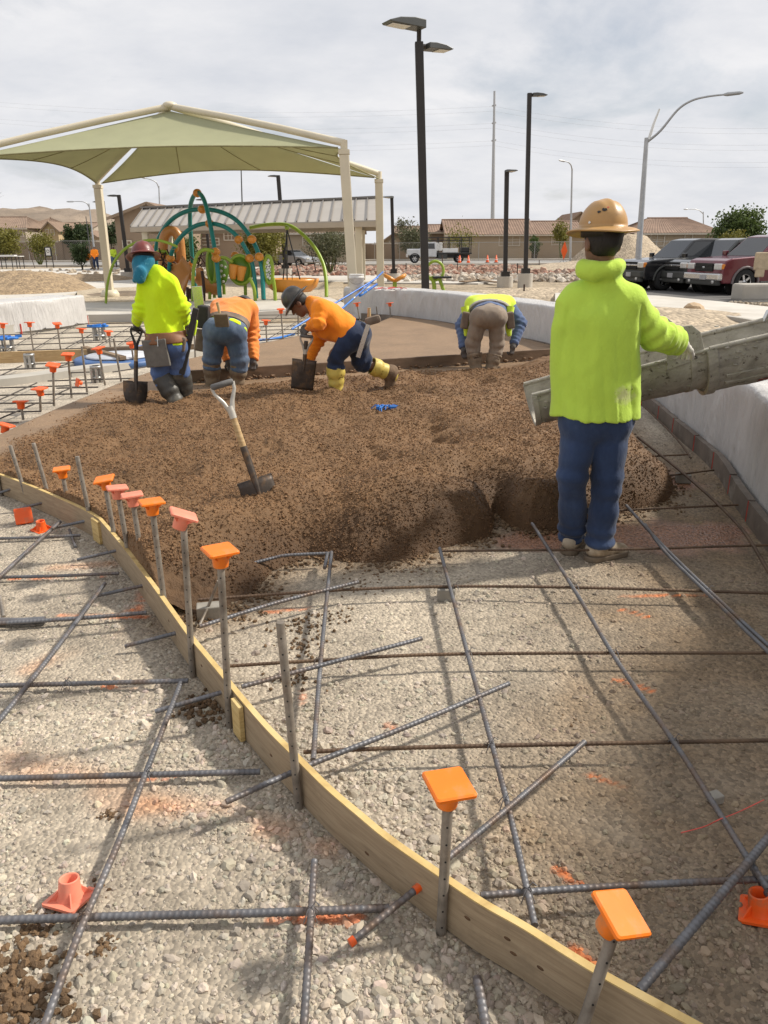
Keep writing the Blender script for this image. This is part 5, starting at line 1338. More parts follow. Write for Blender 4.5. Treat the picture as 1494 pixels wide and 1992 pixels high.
def person(label, base, J, spec, group=None, h=0.012):
    """J: joints in world space. Spec picks clothes."""
    th = thing('person', label, 'person', base, 0, group)
    j = {k: A3(v) for k, v in J.items()}
    lat = nrm_(j['hipR']-j['hipL'])      # left to right of the wearer or of the picture, only a sideways axis
    slat = nrm_(j['shR']-j['shL'])
    mid_h = (j['hipL']+j['hipR'])/2; mid_s = (j['shL']+j['shR'])/2
    spine = nrm_(mid_s-mid_h); sc = spec.get('sc', 1.0); bulk = spec.get('bulk', 1.0)
    belly = spec.get('belly'); fr = nrm_(np.cross(spine, slat))     # front/back axis
    def torso(P, e):
        wl = slat*0.085*bulk
        L = [cap_d(P, j['hipL']*0.75+mid_h*0.25+spine*0.06, j['shL']*0.55+mid_s*0.45-spine*0.06, 0.112*bulk+e, 0.120*bulk+e, (fr, 0.86)),
             cap_d(P, j['hipR']*0.75+mid_h*0.25+spine*0.06, j['shR']*0.55+mid_s*0.45-spine*0.06, 0.112*bulk+e, 0.120*bulk+e, (fr, 0.86)),
             cap_d(P, mid_h+spine*0.12, mid_s-spine*0.1, 0.13*bulk+e, 0.13*bulk+e, (fr, 0.9)),
             cap_d(P, j['shL'], j['shR'], 0.068*bulk+e, 0.068*bulk+e), cap_d(P, mid_s+spine*0.085, j['shL'], 0.055+e, 0.055+e), cap_d(P, mid_s+spine*0.085, j['shR'], 0.055+e, 0.055+e)]
        if belly is not None: L.append(cap_d(P, A3(belly), mid_h*0.4+mid_s*0.6, 0.145*bulk+e, 0.12*bulk+e))
        return smin_all(L, 0.06)
    def arm(P, s, e, full=True):
        d = smin(cap_d(P, j['sh'+s], j['el'+s], 0.066*bulk+e, 0.052+e), cap_d(P, j['el'+s], j['wr'+s], 0.052+e, 0.036+e), 0.03)
        return d
    def neck(P, e): return cap_d(P, mid_s+spine*0.0, j['head']-nrm_(spec['up'])*0.05, 0.066+e, 0.055+e)
    lz = spec.get('leg', (0.098, 0.070, 0.062, 0.046))
    def leg(P, s, e):
        k, a = j['kn'+s], j['an'+s]; calf = k*0.62+a*0.38
        d = smin(cap_d(P, j['hip'+s], k, lz[0]+e, lz[1]+e), cap_d(P, k, calf, lz[1]*0.95+e, lz[2]+e), 0.03)
        return smin(d, cap_d(P, calf, a, lz[2]+e, lz[3]+e), 0.03)
    def pelvis(P, e):
        b = spec.get('butt'); L = [cap_d(P, j['hipL'], j['hipR'], 0.108*bulk+e, 0.108*bulk+e), cap_d(P, mid_h, mid_h+spine*0.12, 0.125*bulk+e, 0.12*bulk+e)]
        if b is not None:
            for sgn in (-1, 1): L.append(cap_d(P, mid_h+A3(b)+lat*0.062*sgn, mid_h+A3(b)+lat*0.062*sgn+spine*0.02, 0.092+e, 0.092+e))
        return smin_all(L, 0.05)
    def foot(P, s, e):
        a, t = j['an'+s], j['toe'+s]; d = nrm_(t-a)
        return smin(cap_d(P, a+(t-a)*-0.12, t, 0.042+e, 0.036+e), cap_d(P, a, a+(j['kn'+s]-a)*0.2, 0.045+e, 0.05+e), 0.03)
    fw, up = spec['fwd'], spec['up']
    allp = list(j.values())
    # ---- body
    def f_body(P):
        d = torso(P, -0.022)
        for s in 'LR':
            d = smin(d, arm(P, s, -0.014), 0.02); d = smin(d, leg(P, s, -0.020), 0.03); d = smin(d, foot(P, s, -0.016), 0.02)
        d = smin(d, pelvis(P, -0.02), 0.03); d = smin(d, neck(P, 0), 0.03)
        d = smin(d, head_prims(P, j['head'], fw, up), 0.015)
        for s in 'LR':
            if spec.get('hand'+s): 
                for a, b, ra, rb in hand_prims(j['wr'+s], *spec['hand'+s]): d = smin(d, cap_d(P, a, b, ra, rb), 0.006)
        return d
    lo, hi = bounds(allp, 0.2)
    hb = spec.get('hb', h)
    sdf_obj('body', f_body, lo, hi, hb, MAT[spec.get('skin', 'skin')], th)
    # ---- hair
    f = nrm_(fw); u = nrm_(up); u = nrm_(u-f*(u@f)); s_ = np.cross(f, u); hc = j['head']
    if spec.get('hair', True):
        def f_hair(P):
            d = ell_d(P, hc+u*0.024-f*0.006, (s_, f, u), (0.085, 0.103, 0.104))
            d = np.maximum(d, -((P-hc)@(-f)*0.9+(P-hc)@u*0.55+0.012))       # hairline: keep back and top
            d = np.maximum(d, -((P-hc)@u)-0.062)
            return d+0.003*fnoise(P, 90, 4)
        sdf_obj('hair', f_hair, hc-0.14, hc+0.15, min(h, 0.008), MAT['hair'], th)
    if spec.get('hat'): hat(th, hc+u*spec.get('hat_up', 0.045)+f*0.005, A3(spec.get('hat_u', up)), fw, MAT[spec['hat']])
    # ---- shirt
    hem = spec['hem']     # (point, normal): cloth stays where (P-point).normal > 0
    se = spec.get('shirt_e', 0.007); sd = spec.get('seed', 1)
    cuff = spec.get('cuff', 0.93)
    def f_shirt(P):
        d = torso(P, se)
        d = smin(d, pelvis(P, se+0.004), 0.05)
        if spec.get('drape'):
            for a, b, ra, rb in spec['drape']: d = smin(d, cap_d(P, a, b, ra, rb, (spec.get('dax', (0, 1, 0)), spec.get('dsq', 0.8))), 0.07)
        hp, hn = A3(hem[0]), nrm_(hem[1])
        d = np.maximum(d, -((P-hp)@hn)+0.006*fnoise(P, 14, sd))
        da = None
        for s in 'LR':
            a = arm(P, s, spec.get('sleeve_e', 0.011)); e, w = j['el'+s], j['wr'+s]; q = w-e; L = np.linalg.norm(q)
            a = np.maximum(a, ((P-e)@(q/L))-L*spec.get('cuff'+s, cuff))
            a = a + limb_folds(P, j['sh'+s], e, 0.95, 0.09, 0.006, 95, sd+3) + limb_folds(P, e, w, 0.15, 0.09, 0.006, 100, sd+7) + limb_folds(P, e, w, 0.8, 0.08, 0.004, 130, sd+9)
            d = smin(d, a, 0.025)
        nk = neck(P, 0.014); nk = np.maximum(nk, (P-mid_s)@nrm_(j['head']-mid_s)-spec.get('collar', 0.07)); d = smin(d, nk, 0.03)
        if spec.get('hood'):
            for a, b, ra, rb in spec['hood']: d = smin(d, cap_d(P, a, b, ra, rb), 0.05)
        am = spec.get('fold', 0.006)
        if spec.get('hang'):
            zh = spec['hang']; w = np.clip((zh-P[:, 2])/0.45, 0, 1); sx = P[:, 0]*46+2.4*fnoise(P*A3((1, 1, 0.35)), 6, sd+30)+P[:, 2]*4; d = d - 0.0065*w*(np.abs(np.sin(sx))**0.6-0.55)
            d = d + 0.010*np.exp(-((np.abs((P-mid_s)@slat)-0.165-0.10*np.clip(zh-P[:, 2], 0, .5))/0.014)**2)*np.clip((zh-P[:, 2])/0.06, 0, 1)*np.clip((P[:, 2]-zh+0.38)/0.2, 0, 1)
        return d - am*np.clip(ridge(P*A3(spec.get('fold_str', (1, 1, 0.55))), 15, sd), -1.2, 1) - am*0.6*ridge(P*A3((1, 1, 0.6)), 30, sd+5)
    lo, hi = bounds([j[k] for k in ('hipL', 'hipR', 'shL', 'shR', 'elL', 'elR', 'wrL', 'wrR', 'head')]+[q[0] for q in spec.get('drape', [])]+([belly] if belly is not None else []), 0.24)
    sh = sdf_obj('shirt', f_shirt, lo, hi, h, MAT[spec['shirt']], th)
    # ---- trousers
    ce = spec.get('leg_cut', {'L': 1.0, 'R': 1.0}); te = spec.get('trouser_e', 0.012); wp = spec.get('waist', (mid_h+spine*0.13, -spine))
    def f_tr(P):
        d = pelvis(P, te); lg = None
        for s in 'LR':
            k, a = j['kn'+s], j['an'+s]; l = leg(P, s, te)
            fl = spec.get('flare')
            if fl: l = smin(l, cap_d(P, k*0.5+a*0.5, a, lz[2]+te, fl), 0.04)
            q = a-k; L = np.linalg.norm(q); c = ((P-k)@(q/L))-L*ce[s]
            near = np.linalg.norm(P-(k+a)/2, axis=1) < L
            l = np.maximum(l, c)
            l = l + limb_folds(P, k, a, ce[s]-0.06, 0.07, spec.get('ankle_fold', 0.008), 75, sd+2) + limb_folds(P, j['hip'+s], k, 1.0, 0.10, 0.005, 62, sd+1) + limb_folds(P, j['hip'+s], k, 0.2, 0.09, 0.005, 50, sd+6)
            lg = l if lg is None else smin(lg, l, 0.006)
        d = smin(d, lg, 0.03)
        d = np.maximum(d, -((P-A3(wp[0]))@nrm_(wp[1])))
        return d - 0.005*ridge(P*A3((1, 1, 0.6)), 12, sd+11) - 0.0025*ridge(P, 30, sd+12)
    lo, hi = bounds([j[k] for k in ('hipL', 'hipR', 'knL', 'knR', 'anL', 'anR')]+[mid_h+spine*0.1], 0.2)
    sdf_obj('trousers', f_tr, lo, hi, h, MAT[spec['trousers']], th)
    # ---- boots or shoes
    for s in 'LR':
        k, a, t = j['kn'+s], j['an'+s], j['toe'+s]; q = a-k; L = np.linalg.norm(q)
        if spec['boots'] != 'shoe':
            be = spec.get('boot_e', 0.020); bt = spec.get('boot_top', 0.12)
            def f_boot(P):
                l = smin(cap_d(P, k, k*0.5+a*0.5, lz[2]+be+0.012, lz[2]+be+0.004), cap_d(P, k*0.5+a*0.5, a, lz[2]+be, lz[3]+be), 0.03)
                l = np.maximum(l, -(((P-k)@(q/L))-L*bt)); l = smin(l, cap_d(P, a-(t-a)*0.12, t, 0.052, 0.048), 0.04)
                hol = np.maximum(smin(cap_d(P, k-q*0.3, a*0.5+k*0.5, lz[2]+be-0.004, lz[2]+be-0.010), cap_d(P, k*0.5+a*0.5, a, lz[2]+be-0.008, 0.03), 0.03), ((P-k)@(q/L))-L*(bt+0.3))
                l = np.maximum(l, -hol)
                return l + limb_folds(P, k, a, 0.75, 0.09, 0.005, 60, sd+20) - 0.003*ridge(P, 14, sd)
            lo, hi = bounds([k, a, t], 0.13)
            sdf_obj('boot', f_boot, lo, hi, min(h, 0.011), MAT[spec['boots'+s] if 'boots'+s in spec else spec['boots']], th)
        else:
            dn = A3((0, 0, -1))
            def f_shoe(P):
                d = smin(cap_d(P, a-(t-a)*0.22+dn*0.028, t+dn*0.012, 0.044, 0.040, ((0, 0, 1), 0.95)), cap_d(P, a, a+(t-a)*0.3, 0.052, 0.046), 0.035)
                d = np.maximum(d, (P-a)@A3((0, 0, 1))-0.045); d = np.maximum(d, -(P[:, 2]-0.022)); return d-0.0015*ridge(P, 40, 3)
            lo, hi = bounds([a, t], 0.13); sdf_obj('shoe', f_shoe, lo, hi, 0.006, MAT['suede'], th)
            def f_sole(P):
                d = cap_d(P*A3((1, 1, 0)), (a-(t-a)*0.22)*A3((1, 1, 0)), t*A3((1, 1, 0)), 0.049, 0.045); return np.maximum(np.maximum(d, P[:, 2]-0.030), 0.002-P[:, 2])
            sdf_obj('sole', f_sole, lo, hi, 0.006, MAT['sole'], th)
    # ---- gloves
    for s in 'LR':
        g = spec.get('glove'+s)
        if g:
            pr = hand_prims(j['wr'+s], *g[0], fat=0.0015); e = nrm_(j['el'+s]-j['wr'+s])
            def f_gl(P):
                d = smin_all([cap_d(P, a, b, ra, rb) for a, b, ra, rb in pr], 0.004)
                return smin(d, cap_d(P, j['wr'+s]-e*0.01, j['wr'+s]+e*0.05, 0.038, 0.042), 0.02)
            lo, hi = bounds([q[0] for q in pr]+[q[1] for q in pr]+[j['wr'+s]+e*0.05], 0.06); sdf_obj('glove', f_gl, lo, hi, g[2] if len(g) > 2 else 0.0065, MAT[g[1]], th)
    return th, j, dict(torso=torso, pelvis=pelvis, mid_h=mid_h, mid_s=mid_s, spine=spine, lat=lat, fr=fr)
def band(name, th, f, lo, hi, p, n, w, mat, h=0.01):
    n = nrm_(n); p = A3(p)
    return sdf_obj(name, lambda P: np.maximum(f(P), np.abs((P-p)@n)-w), lo, hi, h, MAT[mat], th)

# ---------------------------------------------------------------- the man at the chute
Y1 = gp(1150, 1078, 0.03).y
def J1(px, py, dy=0): return dp(px, py, Y1+dy)
def foot_z(p, z): return Vector((p.x, p.y, z))
j1 = dict(head=J1(1172, 474, 0.02), shL=J1(1122, 590, 0.03), shR=J1(1224, 588, 0.0), elL=J1(1108, 690, 0.10), wrL=J1(1125, 705, 0.34), elR=J1(1270, 650, 0.02), wrR=J1(1322, 667, 0.20),
          hipL=J1(1131, 812), hipR=J1(1188, 812), knL=J1(1114, 930, -0.02), knR=J1(1180, 940, -0.03), anL=J1(1114, 1042, 0.12), anR=J1(1166, 1052, 0.0), toeL=J1(1130, 1050, 0.26), toeR=J1(1206, 1074, 0.06))
for k, z in (('anL', 0.085), ('anR', 0.085), ('toeL', 0.045), ('toeR', 0.045)): j1[k] = foot_z(j1[k], z)
mh = (j1['hipL']+j1['hipR'])/2
hd = A3(j1['head'])
dr = [(A3(J1(1118, 640)), A3(J1(1113, 815)), 0.105, 0.092), (A3(J1(1205, 640)), A3(J1(1205, 815)), 0.108, 0.092), (A3(J1(1162, 640)), A3(J1(1162, 815)), 0.125, 0.118)]
n0 = A3(J1(1167, 515, 0.0))
hq = [(-0.07, 0.05, -0.005), (-0.085, -0.02, -0.005), (-0.05, -0.062, -0.012), (0.01, -0.075, -0.016), (0.06, -0.06, -0.010), (0.09, -0.015, -0.004), (0.075, 0.05, -0.005)]
hood = [(n0+A3(a), n0+A3(b), 0.017, 0.017) for a, b in zip(hq, hq[1:])] + [(n0+A3((-0.088, -0.035, -0.035)), n0+A3((-0.045, -0.070, -0.045)), 0.020, 0.017)]
spec1 = dict(fwd=(-0.25, 1, -0.12), up=(0.0, 0.1, 1), hat='hat_tan', hat_up=0.060, hat_u=(0, 0.02, 1), shirt='lime', trousers='jeans_dark', boots='shoe', hem=(A3(J1(1162, 807)), (0.02, 0, 1)), drape=dr, dax=(0, 1, 0), dsq=0.72, hood=hood, bulk=0.95,
             fold=0.009, fold_str=(1, 1, 0.3), collar=0.02, seed=3, leg=(0.090, 0.062, 0.056, 0.048), flare=0.066, trouser_e=0.010, leg_cut={'L': 0.98, 'R': 0.98}, ankle_fold=0.009, handL=((0.2, 1, -0.2), (0, 0.2, 1), 0.5, 1), cuffR=0.86,
             gloveR=(((0.55, 0.75, -0.25), (0.1, -0.3, 1), 0.55, 1), 'glove_white', 0.0045), sleeve_e=0.024, shirt_e=0.006, hang=1.36)
th1, jj1, fn1 = person('worker in lime hooded shirt and mustard hard hat standing at the chute', (mh.x, mh.y, 0), j1, spec1, h=0.0085)
# hat sticker and concrete spatter
def hat_patch(th, o_hat_c, fwd, az, el, w, h_, mat, name, seed=0):
    r = random.Random(seed); f = nrm_(fwd); u = A3((0, 0.02, 1)); u = u/np.linalg.norm(u); f = nrm_(f-u*(f@u)); s = np.cross(f, u); V = []
    def pt_(a, e): rr = 0.1195*0.985*math.cos(e)**0.85; q = f*(rr*math.cos(a)*1.08)+s*(rr*math.sin(a)*0.94)+u*(0.0135+0.124*math.sin(e)); return Vector(A3(o_hat_c)+q)
    n = 16; ring = [pt_(R(az)+w*math.cos(t)*r.uniform(0.55, 1.1), R(el)+h_*math.sin(t)*r.uniform(0.55, 1.1)) for t in np.linspace(0, 6.28, n+1)[:-1]]
    mb = MB(); mb.add([pt_(R(az), R(el))]+ring, [(0, i+1, (i+1) % n+1) for i in range(n)]); mb.build(name, mat, th, True)
hcap = hd+nrm_((0.0, 0.1, 1))*0.060+nrm_((-0.25, 1, -0.12))*0.005
for az, el, w, h_, m_, nm, sd in ((-148, 36, 0.16, 0.09, 'grip_black', 'emblem', 1), (-134, 31, 0.10, 0.06, 'grip_black', 'emblem', 2), (-158, 42, 0.06, 0.04, 'redmark', 'emblem', 3), (-114, 9, 0.07, 0.06, 'white_paint', 'sticker', 4)):
    hat_patch(th1, hcap, (-0.25, 1, -0.12), az, el, w, h_, MAT[m_], nm, sd)
def shirt_spatter():
    nt = MAT['lime'].node_tree; L = nt.links; b = nt.nodes['Principled BSDF']; src = b.inputs['Base Color'].links[0].from_socket
    tc = nt.nodes.new('ShaderNodeTexCoord'); vec = tc.outputs['Object']
    loc = Vector(J1(1208, 765, -0.1))-Vector((mh.x, mh.y, 0))
    d = nt.nodes.new('ShaderNodeVectorMath'); d.operation = 'DISTANCE'; d.inputs[1].default_value = loc; L.new(vec, d.inputs[0])
    fall = _ramp(nt, d.outputs['Value'], [(0.03, (1, 1, 1)), (0.17, (0, 0, 0))])
    def lay(scale, lo, hi, col, src):
        n = _noise(nt, vec, scale, 6, 0.65); a = nt.nodes.new('ShaderNodeMath'); a.operation = 'MULTIPLY_ADD'; a.inputs[1].default_value = 0.36; L.new(fall, a.inputs[0]); L.new(n, a.inputs[2])
        return _mix(nt, _ramp(nt, a.outputs[0], [(lo, (0, 0, 0)), (min(1, hi), (1, 1, 1))]), src, col)
    c = lay(13, 0.80, 0.98, (0.66, 0.72, 0.30), src); c = lay(40, 0.97, 1.02, (0.16, 0.14, 0.05), c); L.new(c, b.inputs['Base Color'])
shirt_spatter()
def decal_on(th, c, n, r, mat, name, sx=1.0):
    n = Vector(n).normalized(); t = n.orthogonal().normalized(); b = n.cross(t); mb = MB()
    mb.add([Vector(c)+n*0.001+t*(math.cos(a)*r*sx*(1+0.25*math.sin(a*3+1)))+b*(math.sin(a)*r*(1+0.3*math.sin(a*2))) for a in np.linspace(0, 6.28, 14)[:-1]], [tuple(range(13))]); mb.build(name, mat, th, True)
# ---------------------------------------------------------------- lime worker with the shovel (left)
def zz4(x, y): return (200+x/4.15, 450+y/4.15)
def zz5(x, y): return (500+x/4.15, 500+y/4.15)
def zz3(x, y): return (880+x/2.433, 360+y/2.433)
Y2 = gp(340, 783, 0.13).y
def J2(x, y, dy=0): return dp(*zz4(x, y), Y2+dy)
j2 = dict(head=J2(338, 238, 0.06), shL=J2(345, 415, 0.05), shR=J2(545, 425, 0.0), elL=J2(310, 640, 0.0), wrL=J2(272, 735, 0.12), elR=J2(648, 610, 0.0), wrR=J2(672, 745, 0.10),
          hipL=J2(455, 925, 0.0), hipR=J2(585, 915, 0.0), knL=J2(475, 1165, 0.05), knR=J2(620, 1120, 0.08), anL=J2(590, 1370, 0.0), anR=J2(665, 1300, 0.14), toeL=J2(560, 1405, 0.16), toeR=J2(660, 1330, 0.30))
tb = on_pour(264, 782)
s2_ = shovel('pointed shovel with a dark grip held by the lime shirted worker at left', tb, dp(*zz4(270, 790), Y2+0.10), (0.5, -0.8, 0.2), False, 0.30, 0.24, True, 0.10, 0.11)
sp2 = dict(fwd=(-0.35, 0.85, -0.45), up=(-0.3, 0.45, 1), hat='hat_red', hat_up=0.052, hat_u=(-0.12, 0.28, 1), shirt='lime_far', trousers='jeans_blue', boots='boot_black', hem=(A3(J2(515, 905)), (-0.06, 0, 1)), seed=5, hair=False, bulk=0.96,
           fold=0.011, fold_str=(1.2, 1, 0.4), leg=(0.098, 0.074, 0.064, 0.05), leg_cut={'L': 0.45, 'R': 0.5}, boot_top=0.05, boot_e=0.026, ankle_fold=0.010, trouser_e=0.018, sleeve_e=0.011, butt=(0, -0.04, 0),
           gloveL=(((-0.25, 0.3, -1), (-0.6, -0.8, 0.1), 1.0, -1), 'glove', 0.008), gloveR=(((0.05, 0.1, -1), (0.9, -0.3, 0.1), 0.7, 1), 'glove', 0.008))
th2, jj2, fn2 = person('worker in yellow lime shirt, dark red hat and blue neck cloth leaning on shovel', (j2['hipL'].x, Y2, 0.12), j2, sp2, h=0.0125)
hc = A3(j2['head'])
def f_band(P):
    d = ell_d(P, hc+A3((0.012, -0.03, -0.012)), ((1, 0, 0), (0, 1, 0), (0, 0, 1)), (0.094, 0.095, 0.10))
    d = smin(d, cap_d(P, hc+A3((-0.01, -0.075, -0.04)), A3(J2(300, 372, -0.10)), 0.085, 0.055, ((0, 1, 0), 0.55)), 0.03)
    d = smin(d, cap_d(P, A3(J2(310, 330, -0.10)), A3(J2(262, 395, -0.06)), 0.05, 0.022, ((0, 1, 0), 0.6)), 0.03)
    d = np.maximum(d, (P-hc)[:, 2]-0.045)
    d = np.maximum(d, (P-hc)@nrm_((-0.3, 0.9, -0.2))-0.055)
    return d - 0.008*ridge(P*A3((1.4, 1, 0.6)), 22, 4)
sdf_obj('neck_cloth', f_band, hc-0.24, hc+0.16, 0.0095, MAT['bandana'], th2)
bc = A3(J2(515, 850)); bn = (-0.06, -0.02, 1)
lo, hi = bc-0.33, bc+0.33
band('tool_belt', th2, lambda P: np.minimum(fn2['torso'](P, 0.034), fn2['pelvis'](P, 0.036)), lo, hi, bc, bn, 0.052, 'leather', 0.011)
def pouch(th, c, d, rot, mat, name='pouch', bev=0.012):
    MB().bbox(c, d, bev, rot).build(name, mat, th, True)
MAT['pouch_grey'] = M('grey_pouch', (0.14, 0.13, 0.115), 0.8, 0, 0.2, 12, 0.2)
pouch(th2, J2(432, 985, -0.145), (0.25, 0.035, 0.26), Matrix.Rotation(R(-6), 3, 'Y') @ Matrix.Rotation(R(-12), 3, 'Z'), MAT['pouch_grey'], 'tool_pouch')
pouch(th2, J2(645, 905, -0.02), (0.08, 0.16, 0.14), Matrix.Rotation(R(10), 3, 'Y'), MAT['leather_grey'], 'tool_pouch', 0.02)
pouch(th2, J2(695, 890, 0.0), (0.055, 0.05, 0.66), Matrix.Rotation(R(17), 3, 'Y'), MAT['grip_black'], 'float_tool', 0.008)
pouch(th2, J2(710, 770, 0.12), (0.12, 0.05, 0.16), Matrix.Rotation(R(14), 3, 'Y'), MAT['lime_far'], 'rag', 0.02)
MB().tube([J2(440, 850, -0.17), J2(446, 930, -0.18)], 0.006, 6).build('nail_set', MAT['chrome'], th2, True)

# ---------------------------------------------------------------- stooping worker in orange, seen from behind
Y3 = gp(436, 751, 0.14).y
def J3(x, y, dy=0): return dp(*zz4(x, y), Y3+dy)
j3 = dict(head=J3(1130, 640, 0.64), shL=J3(930, 620, 0.50), shR=J3(1180, 625, 0.42), elL=J3(955, 860, 0.42), wrL=J3(1015, 1050, 0.30), elR=J3(1222, 840, 0.42), wrR=J3(1212, 1045, 0.25),
          hipL=J3(910, 800, 0.0), hipR=J3(1060, 805, 0.0), knL=J3(880, 1030, 0.02), knR=J3(1105, 1040, 0.02), anL=J3(880, 1235, 0.06), anR=J3(1085, 1225, 0.06), toeL=J3(870, 1265, 0.22), toeR=J3(1100, 1260, 0.22))
sp3 = dict(fwd=(0.25, 0.75, -0.75), up=(0.15, 0.75, 0.7), hat='hat_black', hat_up=0.05, shirt='orange2', trousers='jeans_pale', boots='boot_tan', hem=(A3(J3(975, 690, 0.02)), (0.10, 0.72, 0.55)), seed=8, bulk=1.07, belly=None,
           fold=0.012, leg=(0.108, 0.080, 0.066, 0.052), leg_cut={'L': 0.35, 'R': 0.62}, boot_top=0.1, boot_e=0.020, butt=(0, -0.055, 0.0), trouser_e=0.018, waist=(A3(J3(975, 660, 0.06)), (0, -0.6, -0.75)), sleeve_e=0.011,
           gloveL=(((0.3, -0.1, -1), (0, -1, 0), 1.0, 1), 'glove', 0.009), gloveR=(((-0.1, -0.1, -1), (0.5, -0.8, 0), 1.0, -1), 'glove', 0.009))
th3, jj3, fn3 = person('stooping worker in orange shirt and faded jeans with leather belt, seen from behind', ((j3['hipL'].x+j3['hipR'].x)/2, Y3, 0.12), j3, sp3, h=0.0125)
bc = A3(J3(975, 668, 0.02)); bn = (0.12, 0.62, 0.65)
band('tool_belt', th3, lambda P: np.minimum(fn3['torso'](P, 0.036), fn3['pelvis'](P, 0.036)), bc-0.4, bc+0.4, bc, bn, 0.055, 'leather_grey', 0.012)
bc2 = A3(J3(1000, 730, 0.0)); band('shirt_tail', th3, lambda P: fn3['pelvis'](P, 0.026)+0.004*ridge(P, 18, 2), bc2-0.4, bc2+0.4, bc2, (0.28, 0.5, 0.7), 0.026, 'lime_far', 0.012)
pouch(th3, J3(960, 725, -0.165), (0.15, 0.04, 0.17), Matrix.Rotation(R(20), 3, 'X'), MAT['leather_grey'], 'tool_pouch')
MB().tube([J3(925, 575, -0.14), J3(950, 690, -0.17)], [0.018, 0.012], 8).build('hammer_handle', MAT['wood_handle'], th3, True)
pouch(th3, J3(815, 690, 0.02), (0.12, 0.14, 0.24), Matrix.Rotation(R(6), 3, 'Y'), MAT['grip_black'], 'tool_pouch', 0.02)
pouch(th3, J3(790, 880, 0.10), (0.11, 0.06, 0.24), Matrix.Rotation(R(10), 3, 'Y'), MAT['leather_grey'], 'tool_pouch', 0.02)
MB().bbox(J3(778, 590, 0.1), (0.11, 0.014, 0.38), 0.004, Matrix.Rotation(R(-3), 3, 'Y')).build('steel_trowel', MAT['chrome'], th3, True)

# ---------------------------------------------------------------- orange worker in profile with the square shovel
Y4 = gp(655, 765, 0.14).y
def J4(x, y, dy=0): return dp(*zz5(x, y), Y4+dy)
j4 = dict(head=J4(338, 372, 0.03), shL=J4(505, 420, -0.16), shR=J4(500, 430, 0.20), elL=J4(492, 530, -0.24), wrL=J4(428, 560, -0.10), elR=J4(500, 660, 0.12), wrR=J4(418, 842, 0.02),
          hipL=J4(765, 640, -0.09), hipR=J4(800, 640, 0.10), knL=J4(632, 790, -0.10), knR=J4(845, 845, 0.14), anL=J4(640, 1075, -0.06), anR=J4(1085, 945, 0.26), toeL=J4(585, 1105, -0.08), toeR=J4(1070, 1045, 0.26))
bt = on_pour(588, 762)
sh4 = shovel('square mouthed shovel being pushed into the concrete by the worker in profile', dp(*zz5(366, 1030), Y4-0.10), dp(*zz5(400, 640), Y4-0.12), (0.08, -1, 0.1), True, 0.30, 0.25, False, 0.05, 0.13)
sp4 = dict(fwd=(-0.72, 0.0, -0.72), up=(-0.62, 0.0, 0.75), hat='hat_black', hat_up=0.05, hat_u=(-0.75, 0.0, 0.62), shirt='orange', trousers='jeans_navy', boots='boot_yellow', hem=(A3(J4(760, 585, 0.0)), (-0.80, 0, 0.32)), seed=12, bulk=1.07, belly=A3(J4(585, 545, 0.02)),
           fold=0.010, leg=(0.112, 0.082, 0.064, 0.052), leg_cut={'L': 0.45, 'R': 0.22}, boot_top=0.32, boot_e=0.022, butt=(0.06, 0, 0.02), trouser_e=0.014, waist=(A3(J4(700, 560)), (0.75, 0, -0.4)), sleeve_e=0.012, cuffL=0.9,
           gloveL=(((-0.75, -0.1, -0.55), (-0.3, -0.9, 0.4), 1.1, 1), 'glove', 0.008), gloveR=(((-0.35, 0, -0.9), (-0.7, -0.6, 0.2), 1.0, 1), 'glove', 0.008))
sp4['boot_top'] = 0.32
th4, jj4, fn4 = person('worker in bright orange shirt, black hat and yellow boots bending over a shovel in profile', (j4['hipL'].x, Y4, 0.12), j4, sp4, h=0.0125)
a, t, k = jj4['anR'], jj4['toeR'], jj4['knR']
sdf_obj('mud_cake', lambda P: smin(cap_d(P, a-(t-a)*0.25, t, 0.066, 0.06), cap_d(P, a+(k-a)*0.16, a, 0.082, 0.07), 0.04)-0.008*fnoise(P, 45, 3), *bounds([a, t, a+(k-a)*0.2], 0.13), 0.012, MAT['boot_mud'], th4)
aL, tL = jj4['anL'], jj4['toeL']
sdf_obj('mud_cake', lambda P: smin(cap_d(P, aL-(tL-aL)*0.25, tL, 0.062, 0.056), cap_d(P, aL, aL+A3((0, 0, 0.02)), 0.075, 0.07), 0.04)-0.008*fnoise(P, 45, 5), *bounds([aL, tL], 0.13), 0.012, MAT['boot_mud'], th4)
MB().bar(J4(898, 545, -0.19), J4(815, 810, -0.19), 0.045, 0.012, (0, 1, 0)).build('float_tool', MAT['chrome'], th4, True)
pouch(th4, J4(935, 510, -0.06), (0.16, 0.1, 0.08), Matrix.Rotation(R(-15), 3, 'Y'), MAT['leather_grey'], 'tool_pouch', 0.03)
MB().tube([J4(905, 410, -0.02), J4(905, 490, -0.02)], [0.016, 0.02], 8).build('hammer_handle', MAT['wood_handle'], th4, True)

